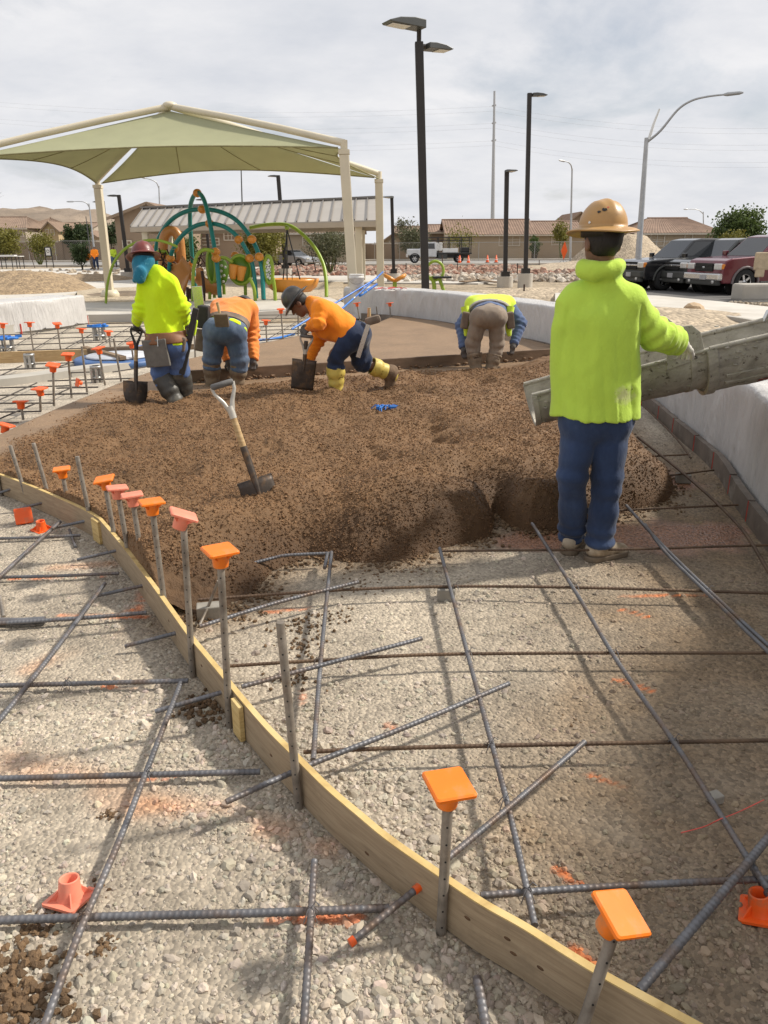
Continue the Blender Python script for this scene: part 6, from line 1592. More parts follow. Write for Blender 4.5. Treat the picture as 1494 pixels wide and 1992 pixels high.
# ---------------------------------------------------------------- stooping worker in grey trousers and vest at the far end of the screed
Y5 = gp(947, 722, 0.14).y
def J5(x, y, dy=0): return dp(*zz3(x, y), Y5+dy)
j5 = dict(head=J5(185, 575, 0.70), shL=J5(95, 565, 0.50), shR=J5(262, 565, 0.50), elL=J5(42, 665, 0.40), wrL=J5(55, 780, 0.22), elR=J5(325, 655, 0.40), wrR=J5(287, 762, 0.22),
          hipL=J5(132, 625, 0.0), hipR=J5(210, 625, 0.0), knL=J5(97, 750, 0.05), knR=J5(212, 755, 0.05), anL=J5(112, 868, 0.0), anR=J5(182, 872, 0.0), toeL=J5(105, 888, 0.16), toeR=J5(172, 892, 0.16))
sp5 = dict(fwd=(0.05, 0.7, -0.75), up=(0, 0.75, 0.65), hat=None, shirt='blue_sleeve', trousers='khaki', boots='boot_tan', hem=(A3(J5(170, 560, 0.05)), (0, 0.72, 0.5)), seed=15, bulk=1.0,
           fold=0.007, leg=(0.096, 0.072, 0.060, 0.050), leg_cut={'L': 0.55, 'R': 0.55}, boot_top=0.4, boot_e=0.022, butt=(0, -0.06, 0.01), trouser_e=0.016, waist=(A3(J5(170, 535, 0.10)), (0, -0.75, -0.5)), sleeve_e=0.014,
           gloveL=(((0.1, -0.1, -1), (-0.7, -0.7, 0), 1.0, 1), 'glove', 0.011), gloveR=(((-0.15, -0.1, -1), (0.7, -0.7, 0), 1.0, -1), 'glove', 0.011))
th5, jj5, fn5 = person('stooping worker in brown grey trousers, blue sleeves and lime vest, seen from behind', ((j5['hipL'].x+j5['hipR'].x)/2, Y5, 0.12), j5, sp5, h=0.014)
bs_ = fn5['mid_s']; sp_ = fn5['spine']
lo, hi = bounds([fn5['mid_h'], bs_, j5['shL'], j5['shR']], 0.3)
f_v = lambda P: np.maximum(fn5['torso'](P, 0.030)+0.005*ridge(P, 15, 4), -((P-A3(J5(170, 540, 0.14)))@nrm_((0, 0.8, 0.5))))
sdf_obj('safety_vest', f_v, lo, hi, 0.014, MAT['vest'], th5)
pv = A3(J5(175, 535, 0.16)); band('vest_hem', th5, lambda P: fn5['torso'](P, 0.038), lo, hi, pv, (0, 0.8, 0.5), 0.035, 'vest_grey', 0.013)
for sg, jx in ((-1, 62), (1, 272)):
    mb = MB(); mb.tube(smooth_path([J5(jx+sg*4, 575, 0.2), J5(jx-sg*8, 650, 0.16), J5(jx-sg*2, 715, 0.12)], 5), [0.05, 0.05, 0.05, 0.05, 0.05, 0.05, 0.045, 0.04, 0.035, 0.03, 0.02], 8)
    mb.build('vest_flap', MAT['vest'], th5, True)
    pouch(th5, J5(jx+sg*2, 640, 0.10), (0.09, 0.10, 0.2), Matrix.Rotation(R(-8*sg), 3, 'Y'), MAT['leather_grey'], 'tool_pouch', 0.02)

# ---------------------------------------------------------------- four people far behind on the left
def zz1(x, y): return (x/2.988, 150+y/2.988)
def far_person(label, feet, top, bent, shirt, trousers, hatm, seed, lean=0.0):
    b = gp(*feet, 0.03); Y = b.y; t = dp(*top, Y); H = (t.z-b.z); k = H/1.80 if not bent else H/1.45
    def q(x, y, z): return Vector((b.x+x*k, Y+y*k, b.z+z*k))
    if not bent:
        j = dict(head=q(0.02+lean, 0, 1.60), shL=q(-0.19+lean, 0, 1.42), shR=q(0.19+lean, 0, 1.42), elL=q(-0.26, -0.06, 1.16), wrL=q(-0.12, -0.28, 1.08), elR=q(0.26, -0.06, 1.16), wrR=q(0.14, -0.26, 1.05),
                 hipL=q(-0.10, 0, 0.93), hipR=q(0.10, 0, 0.93), knL=q(-0.12, -0.03, 0.50), knR=q(0.13, -0.03, 0.50), anL=q(-0.12, 0, 0.10), anR=q(0.14, 0, 0.10), toeL=q(-0.14, -0.16, 0.05), toeR=q(0.17, -0.16, 0.05))
        hem = (q(0, 0, 0.84), (0, 0, 1)); fw, up = (lean*2, -1, -0.2), (0, -0.1, 1)
    else:
        j = dict(head=q(-0.42, 0, 1.22), shL=q(-0.30, -0.18, 1.18), shR=q(-0.26, 0.18, 1.18), elL=q(-0.34, -0.22, 0.88), wrL=q(-0.42, -0.1, 0.66), elR=q(-0.30, 0.22, 0.88), wrR=q(-0.40, 0.12, 0.66),
                 hipL=q(0.06, -0.10, 0.88), hipR=q(0.06, 0.10, 0.88), knL=q(-0.05, -0.12, 0.48), knR=q(0.0, 0.14, 0.48), anL=q(0.04, -0.12, 0.10), anR=q(0.12, 0.14, 0.10), toeL=q(-0.12, -0.14, 0.05), toeR=q(-0.04, 0.16, 0.05))
        hem = (q(0.02, 0, 0.92), (-0.6, 0, 0.6)); fw, up = (-0.8, 0, -0.6), (-0.5, 0, 0.8)
    sp = dict(fwd=fw, up=up, hat=hatm, hat_up=0.05, shirt=shirt, trousers=trousers, boots='boot_tan', hem=hem, seed=seed, leg_cut={'L': 0.9, 'R': 0.9}, boot_top=0.7, boot_e=0.008, hair=True, fold=0.006, glL=None)
    return person(label, b, j, sp, None, 0.03)
far_person('man in an orange hooded shirt standing by the shade post far behind', (188, 525), (186, 478), False, 'orange', 'jeans_navy', None, 21, 0.0)
far_person('man in an orange shirt bending beside his standing mate far behind', (181, 524), (175, 487), True, 'orange', 'khaki', None, 22)
far_person('man in a lime vest and pale hard hat standing far behind the shade post', (224, 520), (222, 479), False, 'vest', 'jeans_pale', None, 23)
far_person('man in a lime shirt half hidden behind the shade post', (215, 519), (213, 483), False, 'vest', 'jeans_blue', None, 24, 0.03)
# ================================================================== WALKS, DIRT, ROAD behind the pour
sheet('play_sand', gpoly([(150, 562), (300, 557), (560, 549), (668, 548), (668, 584), (420, 590), (150, 594)], 0.05), 0.05, MAT['sand'], th=0.2)
sheet('walkway', gpoly([(120, 589), (420, 586), (640, 578), (672, 590), (668, 599), (560, 604), (400, 610), (172, 612), (120, 614)], 0.14), 0.14, MAT['walk'], th=0.25)
sheet('walkway', gpoly([(-60, 566), (90, 552), (300, 541), (510, 534), (960, 533), (1010, 545), (930, 551), (650, 549), (300, 555), (170, 566), (60, 584), (-60, 592)], 0.03), 0.03, MAT['walk'], th=0.08)
sheet('path', gpoly([(-80, 526), (200, 520), (520, 519), (520, 527), (200, 538), (-80, 552)], -0.01), -0.01, MAT['walk'])
cb = [gp(x, y, 0.12) for x, y in ((1080, 585), (1180, 590), (1283, 597), (1350, 605), (1420, 615), (1494, 627), (1600, 646))]
wk = [gp(x, y, 0.118) for x, y in ((1600, 608), (1494, 596), (1400, 586), (1283, 575), (1180, 570), (1080, 567))]
sheet('walkway', [(p.x, p.y) for p in cb+wk], 0.115, MAT['walk'], th=0.2)
strip(MB(), smooth_path([Vector((p.x, p.y, 0)) for p in cb], 4), -0.03, 0.125, 0.16).build('kerb', MAT['curb']); bpy.data.objects['kerb']['kind'] = 'structure'
sheet('parking_lot', [(7.5, 24.5), (60, 17), (60, 48), (11, 50)], -0.015, MAT['asphalt'])
MAT['road'] = M('pale_road', (0.26, 0.25, 0.235), 0.95, 0, 0.12, 0.3, 0.1, 10, 0.01)
sheet('road', [(-160, 78), (160, 70), (160, 92), (-160, 100)], -0.012, MAT['road'])
for y0, y1, nm in ((76.2, 77.2, 'kerb'), (100.2, 102.0, 'pavement')):
    mb = MB(); mb.add([(-160, y0+1, 0), (160, y0-7, 0), (160, y1-7, 0), (-160, y1+1, 0), (-160, y0+1, .14), (160, y0-7, .14), (160, y1-7, .14), (-160, y1+1, .14)], [(4, 5, 6, 7), (0, 1, 5, 4), (1, 2, 6, 5), (2, 3, 7, 6), (3, 0, 4, 7)])
    o = mb.build(nm, MAT['walk']); o['kind'] = 'structure'

def mound(name, c, rx, ry, h, mat, seed, kind='structure', n=70, rough=0.35):
    u = np.linspace(-1.25, 1.25, n); X, Y = np.meshgrid(u, u); r = np.hypot(X, Y)
    nz = fbm(X*2.2+seed, Y*2.2, 5, seed); hh = h*np.clip(1-r**1.6, 0, 1)**0.9*(1-rough+2*rough*nz) + 0.05*h*(fbm(X*9+seed, Y*9, 3, seed+5)-0.5)*sstep(1.2, .8, r) - 0.06*sstep(0.9, 1.2, r)
    i = np.arange((n-1)**2); a = (i//(n-1))*n+i % (n-1)
    me = np_mesh(name, np.stack([c[0]+X.ravel()*rx, c[1]+Y.ravel()*ry, hh.ravel()-0.01], 1), np.stack([a, a+1, a+n+1, a+n], 1), mat)
    o = link_mesh(name, me); tag(o, kind=kind); return o
MAT['dirt'] = soil_mat('loose_dirt', (0.33, 0.245, 0.155), 1.0, 11.0, 0.8, 0.05)
MAT['dirt_pale'] = soil_mat('pale_dirt', (0.45, 0.375, 0.28), 1.0, 9.0, 0.8, 0.06)
p = gp(50, 566, 0); mound('dirt_mound', (p.x, p.y), 2.6, 3.4, 0.85, MAT['dirt'], 3)
p = gp(175, 545, 0); mound('dirt_mound', (p.x, p.y), 2.4, 3, 0.35, MAT['dirt'], 6)
p = gp(265, 575, 0); mound('dirt_mound', (p.x, p.y), 2.2, 1.6, 0.18, M('dark_soil', (0.19, 0.145, 0.10), 0.95, 0, 0.25, 3, 0.6, 12, 0.03), 8)
p = gp(1062, 572, 0); mound('dirt_mound', (p.x, p.y), 3.2, 2.2, 0.22, MAT['dirt_pale'], 4)
p = gp(950, 572, 0); mound('dirt_mound', (p.x, p.y), 2.6, 1.8, 0.16, MAT['dirt_pale'], 14)
p = gp(1240, 620, 0); mound('dirt_mound', (p.x, p.y), 3.6, 1.8, 0.26, MAT['dirt_pale'], 9)
p = gp(1400, 660, 0); mound('dirt_mound', (p.x, p.y), 2.0, 1.5, 0.30, MAT['dirt_pale'], 19)
mound('dirt_mound', (20.5, 70), 4.5, 5, 2.6, MAT['dirt_pale'], 11)
mound('dirt_mound', (14.5, 55), 6, 5, 0.7, MAT['dirt_pale'], 12)
# red landscaping rock, rubble
def rock_field(name, x0, x1, y0, y1, n, s0, s1, cols, seed):
    r = np.random.default_rng(seed); x = r.uniform(x0, x1, n); y = r.uniform(y0, y1, n); s = r.uniform(s0, s1, n); c = np.array(cols)[r.integers(0, len(cols), n)]*r.uniform(0.7, 1.2, (n, 1))
    V, F, C = stones(x, y, s*0.3-0.03, s, c, ICO1, (0.6, 1.0), 0.22)
    tag(link_mesh(name, np_mesh(name, V, F, MAT['gravel'], False, C)), kind='stuff')
RED = [(0.33, 0.17, 0.115), (0.27, 0.135, 0.095), (0.40, 0.26, 0.19), (0.30, 0.20, 0.15), (0.42, 0.33, 0.26)]
rock_field('red_rock', -9, 11, 46, 66, 2200, 0.08, 0.25, RED, 1)
rock_field('pale_rubble', 1, 14, 38, 45, 700, 0.06, 0.26, [(0.45, 0.38, 0.30), (0.38, 0.31, 0.24), (0.52, 0.47, 0.40)], 2)
rock_field('red_rock', 10, 20, 46, 52, 260, 0.10, 0.3, RED, 3)
rock_field('loose_stones', 3.2, 9, 12.0, 15.5, 320, 0.015, 0.06, [(0.46, 0.38, 0.29), (0.36, 0.28, 0.2)], 4)
rock_field('loose_stones', 8, 22, 20.5, 23.5, 500, 0.02, 0.09, [(0.42, 0.36, 0.28), (0.33, 0.27, 0.2)], 5)
rock_field('loose_stones', -14, -5, 22, 28, 420, 0.02, 0.07, [(0.45, 0.38, 0.29), (0.25, 0.2, 0.15)], 6)
rock_field('loose_stones', -40, -10, 40, 62, 420, 0.05, 0.2, [(0.45, 0.38, 0.29), (0.30, 0.24, 0.18)], 7)
def boulder(px, py, r, lab, col):
    p = gp(px, py, 0); o = MB().ico((0, 0, r*0.55), r, 2, 0.13, (1.25, 0.9, 0.75), None, False).build('boulder', M('boulder_stone', col, 0.9, 0, 0.2, 3, 0.5, 15, 0.03)); o.location = (p.x, p.y, 0); tag(o, lab, 'boulder')
boulder(1136, 606, 0.001, 'x', (0.4, 0.3, 0.2)) if False else None
boulder(1347, 612, 0.22, 'orange brown stone standing on the kerb behind the worker at the chute', (0.45, 0.33, 0.21))
# concrete lumps by the parked cars
p = gp(1476, 582, 0); o = MB().bbox((0, 0, 0.22), (1.5, 0.7, 0.5), 0.07).build('concrete_block', MAT['curb']); o.location = (p.x, p.y, 0); o.rotation_euler.z = R(6); tag(o, 'long pale concrete block lying before the wheel of the red car', 'concrete block')

# ================================================================== SHADE CANOPY
MAT['post_cream'] = M('cream_powder_coat', (0.62, 0.555, 0.42), 0.45, 0, 0.05, 2, 0.05)
def shade_cloth():
    m = M('olive_shade_cloth', (0.485, 0.49, 0.31), 0.9, 0, 0.05, 1.5, 0.1, 50, 0.004, trans=0.35); return m
MAT['shade_cloth'] = shade_cloth()
MAT['seam'] = M('shade_seam', (0.24, 0.22, 0.11), 0.9)
C1 = dp(669, 278, 20.0); C4 = dp(737, 338, 25.0); C3 = dp(189, 350, 26.8); C2 = dp(-75, 298, 21.2); AP = dp(331, 207, 22.8)
ze = (C1.z+C3.z+C4.z)/3
SH = thing('shade_canopy', 'large olive fabric shade canopy on cream steel posts over the playground', 'shade canopy', (AP.x, AP.y, 0))
for nm, top, bot in (('a', C1, dp(690, 600, 20.0)), ('b', C4, dp(741, 585, 25.0)), ('c', C3, dp(215, 578, 26.8)), ('d', C2, Vector((C2.x+0.2, C2.y, 0)))):
    bot = Vector((bot.x, bot.y, -0.03))
    mb = MB(); mb.bar(bot, top+Vector((0, 0, -0.25)), 0.23, 0.23, (0, 1, 0)); mb.build('post', MAT['post_cream'], SH, True, 0.02)
    MB().lathe([(0.0, 0.0), (0.30, 0.0), (0.30, 0.18), (0.22, 0.30), (0, 0.30)], 16, bot).build('base_collar', MAT['post_cream'], SH, True)
    mb = MB(); mb.cyl(top+Vector((0, 0, -0.32)), top+Vector((0, 0, 0.06)), 0.085); mb.box(top+Vector((0, 0, -0.2)), (0.26, 0.26, 0.1)); mb.build('post_head', MAT['post_cream'], SH, True)
for c in (C1, C4, C3, C2):
    MB().tube([c, c.lerp(AP, 0.33)+Vector((0, 0, .03)), c.lerp(AP, 0.66)+Vector((0, 0, .03)), AP], 0.082, 10).build('rafter', MAT['post_cream'], SH, True)
MB().ico(AP+Vector((0, 0, 0.02)), 0.17, 2, 0, (1.2, 1.2, 0.6)).build('crown', MAT['post_cream'], SH, True)
def cloth_panel(A, B, pull, drop=0.10, inset=0.03, sag=0.10):
    n = 26; ap = AP+Vector((0, 0, -drop-0.02)); m = (A+B)/2; V = []; F = []
    for i in range(n+1):
        t = i/n
        for k in range(n+1):
            s = k/n
            a = ap.lerp(A+(m-A)*inset+Vector((0, 0, -drop)), t); b = ap.lerp(B+(m-B)*inset+Vector((0, 0, -drop)), t)
            q = a.lerp(b, s); e = 4*s*(1-s)
            q = q.lerp(ap, e*pull*t*t)                     # the hem is a shallow catenary
            q.z -= sag*math.sin(math.pi*min(1, t))*e*0.8
            # the sides draw in between the rafters
            q = q.lerp(a.lerp(b, 0.5), 0.03*math.sin(math.pi*t)*(1-e))
            V.append(q)
    V = np.array([v[:] for v in V]); F = np.array([(i*(n+1)+k, i*(n+1)+k+1, (i+1)*(n+1)+k+1, (i+1)*(n+1)+k) for i in range(n) for k in range(n)])
    me = np_mesh('fabric_panel', V, F, MAT['shade_cloth']); o = link_mesh('fabric_panel', me, SH, True); 
    so = o.modifiers.new('thickness', 'SOLIDIFY'); so.thickness = 0.008
    hem = [Vector(V[n*(n+1)+k]) for k in range(n+1)]; MB().tube(hem, 0.018, 6).build('hem', MAT['seam'], o, True)
    for s in (0.35, 0.72):
        k = int(n*s); MB().tube([Vector(V[i*(n+1)+k])-Vector((0, 0, 0.006)) for i in range(2, n+1)], 0.012, 4).build('seam', MAT['seam'], o, True)
cloth_panel(C2, C1, 0.13); cloth_panel(C1, C4, 0.12, 0.14); cloth_panel(C4, C3, 0.17); cloth_panel(C3, C2, 0.14)

# ================================================================== PICNIC PAVILION with standing seam roof
MAT['roof_metal'] = M('standing_seam_roof', (0.42, 0.385, 0.34), 0.5, 0.25, 0.06, 1, 0.03)
MAT['roof_seam'] = M('roof_rib', (0.20, 0.185, 0.17), 0.6, 0.2, 0.1, 2, 0)
MAT['tan_steel'] = M('tan_steel', (0.42, 0.36, 0.28), 0.6, 0, 0.06, 2, 0.03)
PV = thing('picnic_pavilion', 'open picnic pavilion with a long standing seam metal roof behind the playground', 'pavilion', (-6, 36, 0))
FL, FR_ = dp(254, 441, 40), dp(738, 428, 31.3); RL, RR_ = dp(279, 402, 44), dp(738, 389.5, 35.5); ev = (FL.z+FR_.z)/2; rv = (RL.z+RR_.z)/2
FL.z = FR_.z = ev; RL.z = RR_.z = rv
BL, BR_ = FL+(RL-FL)*2, FR_+(RR_-FR_)*2; BL.z = BR_.z = ev
N = 25
for i in range(N):
    a, b = i/N, (i+1)/N
    for (P0, P1, Q0, Q1) in ((FL, FR_, RL, RR_),) + (((BL, BR_, RL, RR_),) if i % 1 == 0 else ()):
        e0, e1, r0, r1 = P0.lerp(P1, a), P0.lerp(P1, b-0.0004), Q0.lerp(Q1, a), Q0.lerp(Q1, b-0.0004); nz = Vector((0, 0, -0.04))
        mb = MB(); mb.add([e0, e1, r1, r0, e0+nz, e1+nz, r1+nz, r0+nz], [(0, 1, 2, 3), (7, 6, 5, 4), (0, 4, 5, 1), (1, 5, 6, 2), (2, 6, 7, 3), (3, 7, 4, 0)])
        o = mb.build('roof_panel', MAT['roof_metal'], PV, True)
        mb = MB(); mb.bar(e0+Vector((0, 0, 0.03)), r0+Vector((0, 0, 0.03)), 0.045, 0.06); mb.build('seam_rib', MAT['roof_seam'], o, True)
MB().bar(RL+Vector((-.1, 0, .05)), RR_+Vector((.1, 0, .05)), 0.26, 0.08).build('ridge_cap', MAT['roof_seam'], PV, True)
dz = Vector((0, 0, -0.14))
for a, b in ((FL, FR_), (BL, BR_), (FL, BL), (FR_, BR_)): MB().bar(a+dz, b+dz, 0.09, 0.20).build('fascia', MAT['tan_steel'], PV, True)
for P0, P1 in ((FL, FR_), (BL, BR_)):
    for t in (0.035, 0.96):
        q = P0.lerp(P1, t).lerp((FL+BR_)/2, 0.06); MB().bar(Vector((q.x, q.y, -0.03)), Vector((q.x, q.y, ev-0.2)), 0.27, 0.27, (0, 1, 0)).build('post', MAT['post_cream'], PV, True, 0.015)

# ================================================================== PLAYGROUND
MAT['teal'] = M('teal_tube', (0.010, 0.20, 0.19), 0.35, 0, 0.08, 3, 0.02)
MAT['green'] = M('leaf_green_tube', (0.25, 0.36, 0.03), 0.4, 0, 0.08, 3, 0.02)
MAT['green_dark'] = M('green_panel', (0.10, 0.22, 0.015), 0.4, 0, 0.1, 3, 0.02)
MAT['orange_play'] = M('orange_play_plastic', (0.62, 0.25, 0.035), 0.35, 0, 0.08, 3, 0.02)
MAT['slide'] = M('amber_slide_plastic', (0.50, 0.22, 0.06), 0.35, 0, 0.1, 3, 0.02)
MAT['brown_tube'] = M('brown_rope', (0.045, 0.022, 0.014), 0.6)
qc = lambda x, y: (270+x/3.83, 360+y/3.83)
def pt(pts, Y0, Y1=None):
    n = len(pts); Y1 = Y0 if Y1 is None else Y1
    return [dp(*qc(x, y), Y0+(Y1-Y0)*i/(n-1)) for i, (x, y) in enumerate(pts)]
PG = thing('climbing_frame', 'teal arched climbing frame with orange joints, green discs and an amber slide', 'climbing frame', (-6.5, 24.5, 0))
def tubes(name, pts, Y0, Y1, r, mat, par=None):
    return MB().tube(smooth_path(pt(pts, Y0, Y1), 6), r, 10).build(name, MAT[mat], par or PG, True)
tubes('arch', [(425, 800), (403, 600), (388, 400), (381, 200), (398, 105), (436, 58), (478, 95), (512, 200), (556, 420), (588, 640), (604, 835)], 26.2, 23.0, 0.066, 'teal')
tubes('arch', [(128, 640), (130, 462), (165, 362), (240, 262), (350, 198), (470, 181), (600, 197), (722, 258), (822, 372), (882, 485), (916, 620), (930, 852)], 25.6, 23.2, 0.066, 'teal')
tubes('arch', [(225, 640), (238, 532), (270, 448), (340, 360), (430, 302), (530, 286), (640, 312), (732, 382), (800, 482), (850, 605), (876, 845)], 24.6, 23.4, 0.064, 'teal')
for x, y, Y in ((436, 60, 24.6), (472, 181, 24.4), (528, 287, 24.0), (130, 466, 25.6), (266, 470, 24.5), (236, 546, 24.5), (745, 408, 23.7), (842, 404, 23.5), (826, 546, 23.5), (897, 535, 23.3), (573, 498, 23.4), (576, 545, 23.3), (395, 592, 25.9), (718, 525, 24.2)):
    c = dp(*qc(x, y), Y); mb = MB(); mb.ico(c, 0.135, 2, 0, (1, 0.9, 0.92)); mb.box(c+Vector((0, -0.13, 0)), (0.08, 0.06, 0.08)); mb.build('joint_clamp', MAT['orange_play'], PG, True)
for pts, Y in (([(402, 880), (404, 700), (412, 600), (440, 515), (490, 482), (560, 492)], 23.0), ([(120, 520), (150, 495), (200, 500), (235, 530)], 24.6), ([(600, 540), (650, 545), (700, 580)], 23.4), ([(905, 535), (935, 555), (960, 600)], 23.4), ([(825, 690), (858, 770), (870, 882)], 22.9), ([(1000, 690), (1012, 770), (1017, 862)], 23.0), ([(793, 725), (795, 822)], 24.0),
                ([(530, 780), (528, 850)], 24.2), ([(632, 740), (636, 815)], 24.2), ([(448, 720), (446, 830)], 24.8), ([(562, 790), (564, 840)], 24.4)):
    tubes('green_tube', pts, Y, Y, 0.05, 'green')
for pts, Y in (([(485, 880), (485, 760), (470, 640)], 23.6), ([(365, 885), (362, 760)], 23.8), ([(382, 850), (380, 770)], 24.2)): tubes('brown_post', pts, Y, Y, 0.045, 'brown_tube')
mb = MB()
for a, b in (((135, 500), (250, 650)), ((150, 470), (210, 660)), ((200, 500), (160, 650)), ((240, 560), (390, 660)), ((235, 600), (330, 580)), ((130, 560), (240, 560)), ((140, 620), (260, 610)), ((420, 560), (520, 500)), ((430, 620), (500, 560)), ((450, 520), (520, 620)), ((470, 500), (430, 640)), ((210, 480), (260, 600)), ((160, 520), (250, 500)), ((380, 530), (470, 610))):
    mb.tube(pt([a, b], 24.5, 24.8), 0.022, 5)
mb.build('climbing_net', MAT['brown_tube'], PG, True)
def disc(cx, cy, rx, ry, Y, mat, name, ring=None, turn=0.0, th=0.05, holes=0):
    c = dp(*qc(cx, cy), Y); k = (dp(*qc(cx+100, cy), Y)-c).length/100; rx, ry = rx*k, ry*k; m = Matrix.Rotation(R(turn), 3, 'Z') @ Matrix.Rotation(R(90), 3, 'X')
    o = MB().lathe([(0, -th), (0.92, -th), (0.95, 0), (0.92, th), (0, th)], 28, c, m, rx, ry).build(name, MAT[mat], PG, True)
    if ring: MB().tube([c+m @ Vector((rx*math.cos(a), ry*math.sin(a), 0)) for a in np.linspace(0, 2*math.pi, 33)[:-1]], 0.06, 8, closed=True).build('rim', MAT[ring], o, True)
    mb = MB()
    for i in range(holes):
        a = i*2.4; rr = 0.8*math.sqrt((i+0.5)/holes); q = c+m @ Vector((rx*rr*math.cos(a), ry*rr*math.sin(a), 0)); mb.lathe([(0.05, 0.0), (0.045, th+0.008), (0, th+0.008)], 8, q, m)
    if holes: mb.build('knobs', MAT['white_paint'] if mat == 'green_dark' else MAT['green_dark'], o, True)
    return o, c
disc(603, 640, 66, 112, 24.4, 'green_dark', 'green_disc', None, 10, 0.05, 12)
disc(757, 632, 80, 100, 23.6, 'green_dark', 'drum_disc', 'green', 0)
for x0, y0, r in ((762, 660, 44), (705, 648, 36)):
    c = dp(*qc(x0, y0), 23.35); MB().lathe([(0.0, -0.20), (0.075, -0.20), (0.095, -0.17), (0.145, 0.18), (0.135, 0.21), (0, 0.22)], 18, c, Matrix.Rotation(R(10), 3, 'Y'), 1, 1).build('drum', MAT['orange_play'], PG, True)
disc(967, 630, 28, 96, 23.4, 'green_dark', 'green_disc', 'green', 0, 0.04, 14)
disc(540, 610, 26, 112, 24.0, 'green_dark', 'leaf_panel', 'green', 0)
# slide: an arched hood, a twisting bed and a run-out lip
mb = MB(); P = smooth_path(pt([(185, 640), (180, 480), (190, 390), (225, 345), (262, 345), (298, 390), (310, 470), (322, 640)], 25.0), 6); strip_v = []
for i, q in enumerate(P):
    strip_v += [q+Vector((0, -0.28, 0)), q+Vector((0, 0.28, 0)), q+Vector((0, 0.28, 0))*1.0+Vector((0, 0, 0.001)), ]
mb.tube(P, 0.15, 10); mb.build('slide_hood', MAT['slide'], PG, True)
def ribbon(pts0, pts1, Y0, Y1, name):
    A, B = smooth_path(pt(pts0, Y0), 5), smooth_path(pt(pts1, Y1), 5); n = len(A); m = 7; V = []
    for a, b in zip(A, B):
        for k in range(m):
            t = k/(m-1); q = a.lerp(b, t); q.z += 0.22*(abs(2*t-1)**3)-0.1; V.append(q)
    F = [(i*m+k, i*m+k+1, (i+1)*m+k+1, (i+1)*m+k) for i in range(n-1) for k in range(m-1)]; mb = MB(); mb.add(V, F, True)
    o = mb.build(name, MAT['slide'], PG, True); s = o.modifiers.new('thickness', 'SOLIDIFY'); s.thickness = 0.06
ribbon([(200, 560), (215, 640), (260, 720), (330, 830)], [(330, 560), (390, 640), (395, 680), (345, 800)], 24.9, 24.2, 'slide_bed')
ribbon([(410, 690), (440, 740), (470, 780), (585, 795)], [(430, 650), (480, 650), (500, 720), (590, 765)], 24.5, 24.0, 'slide_bed')
ribbon([(240, 575), (290, 590), (390, 660)], [(250, 620), (300, 640), (395, 690)], 25.0, 24.6, 'slide_bed')
# disc swing
SW = thing('disc_swing', 'orange dish swing hanging by dark rods from a bent lime green pole', 'swing', dp(*qc(1398, 820), 24))
def tubes2(name, pts, Y0, Y1, r, mat, par): return MB().tube(smooth_path(pt(pts, Y0, Y1), 6), r, 10).build(name, MAT[mat], par, True)
tubes2('bent_pole', [(830, 318), (950, 296), (1100, 296), (1200, 350), (1300, 452), (1370, 580), (1394, 700), (1398, 830)], 25.5, 23.5, 0.055, 'green', SW)
for p_ in ((1075, 712), (1105, 706), (1202, 706)): tubes2('hanger', [(1104, 325), p_], 24.4, 24.2, 0.018, 'black', SW)
c = dp(*qc(1145, 738), 24.2); MB().lathe([(0, -0.22), (0.55, -0.22), (0.74, -0.08), (0.80, 0.10), (0.80, 0.16), (0.72, 0.16), (0.6, -0.02), (0, -0.08)], 28, c).build('dish', MAT['orange_play'], SW, True)
MB().cyl(c+Vector((0, 0, 0.4)), c+Vector((0, 0, -0.22)), 0.01).build('pin', MAT['black'], SW, True); MB().ico(dp(*qc(1104, 318), 24.4), 0.08, 1).build('swivel', MAT['green'], SW, True)
SW2 = thing('bent_pole_arch', 'thin lime green bent pole arching beside the cream shade post at left', 'pole', dp(207, 592, 22))
MB().tube(smooth_path([dp(x, y, 22.0) for x, y in ((206, 590), (208, 560), (213, 535), (222, 510), (240, 487), (265, 472), (300, 467), (325, 472), (345, 480))], 5), 0.036, 10).build('tube', MAT['green'], SW2, True)
# spring riders behind the wall
p = dp(768, 548, 23); SR = thing('spring_rider', 'orange butterfly seat on a green stem behind the wrapped wall', 'spring rider', (p.x, p.y, 0))
for sg in (-1, 1): MB().lathe([(0, -0.05), (0.12, -0.05), (0.17, 0.0), (0.15, 0.05), (0, 0.06)], 16, p+Vector((sg*0.15, 0, 0.10)), Matrix.Rotation(R(-28*sg), 3, 'Y'), 1.25, 1.5).build('seat_wing', MAT['orange_play'], SR, True)
MB().cyl(Vector((p.x, p.y, -0.02)), p+Vector((0, 0, 0.05)), 0.06).build('stem', MAT['green'], SR, True)
p = dp(846, 548, 23); SR = thing('spring_rider', 'lime green rocker with a ring back beside the tall black lamp post', 'spring rider', (p.x, p.y, 0))
MB().tube([p+Vector((0.24*math.cos(a), 0.02*math.sin(3*a), 0.30+0.26*math.sin(a))) for a in np.linspace(0, 6.28, 25)[:-1]], 0.04, 8, closed=True).build('ring_back', MAT['green'], SR, True)
MB().tube(smooth_path([p+Vector((-0.1, 0, 0.15)), p+Vector((-0.02, 0, -0.1)), Vector((p.x, p.y, -0.02))], 4), 0.06, 8).build('stem', MAT['green'], SR, True)
MB().tube(smooth_path([p+Vector((0.12, 0, 0.1)), p+Vector((0.2, 0, -0.1)), Vector((p.x+0.4, p.y, 0.0))], 4), 0.05, 8).build('stem', MAT['green'], SR, True)
MB().bbox(p+Vector((0.2, 0, 0.12)), (0.55, 0.3, 0.06), 0.025).build('seat', MAT['black'], SR, True)

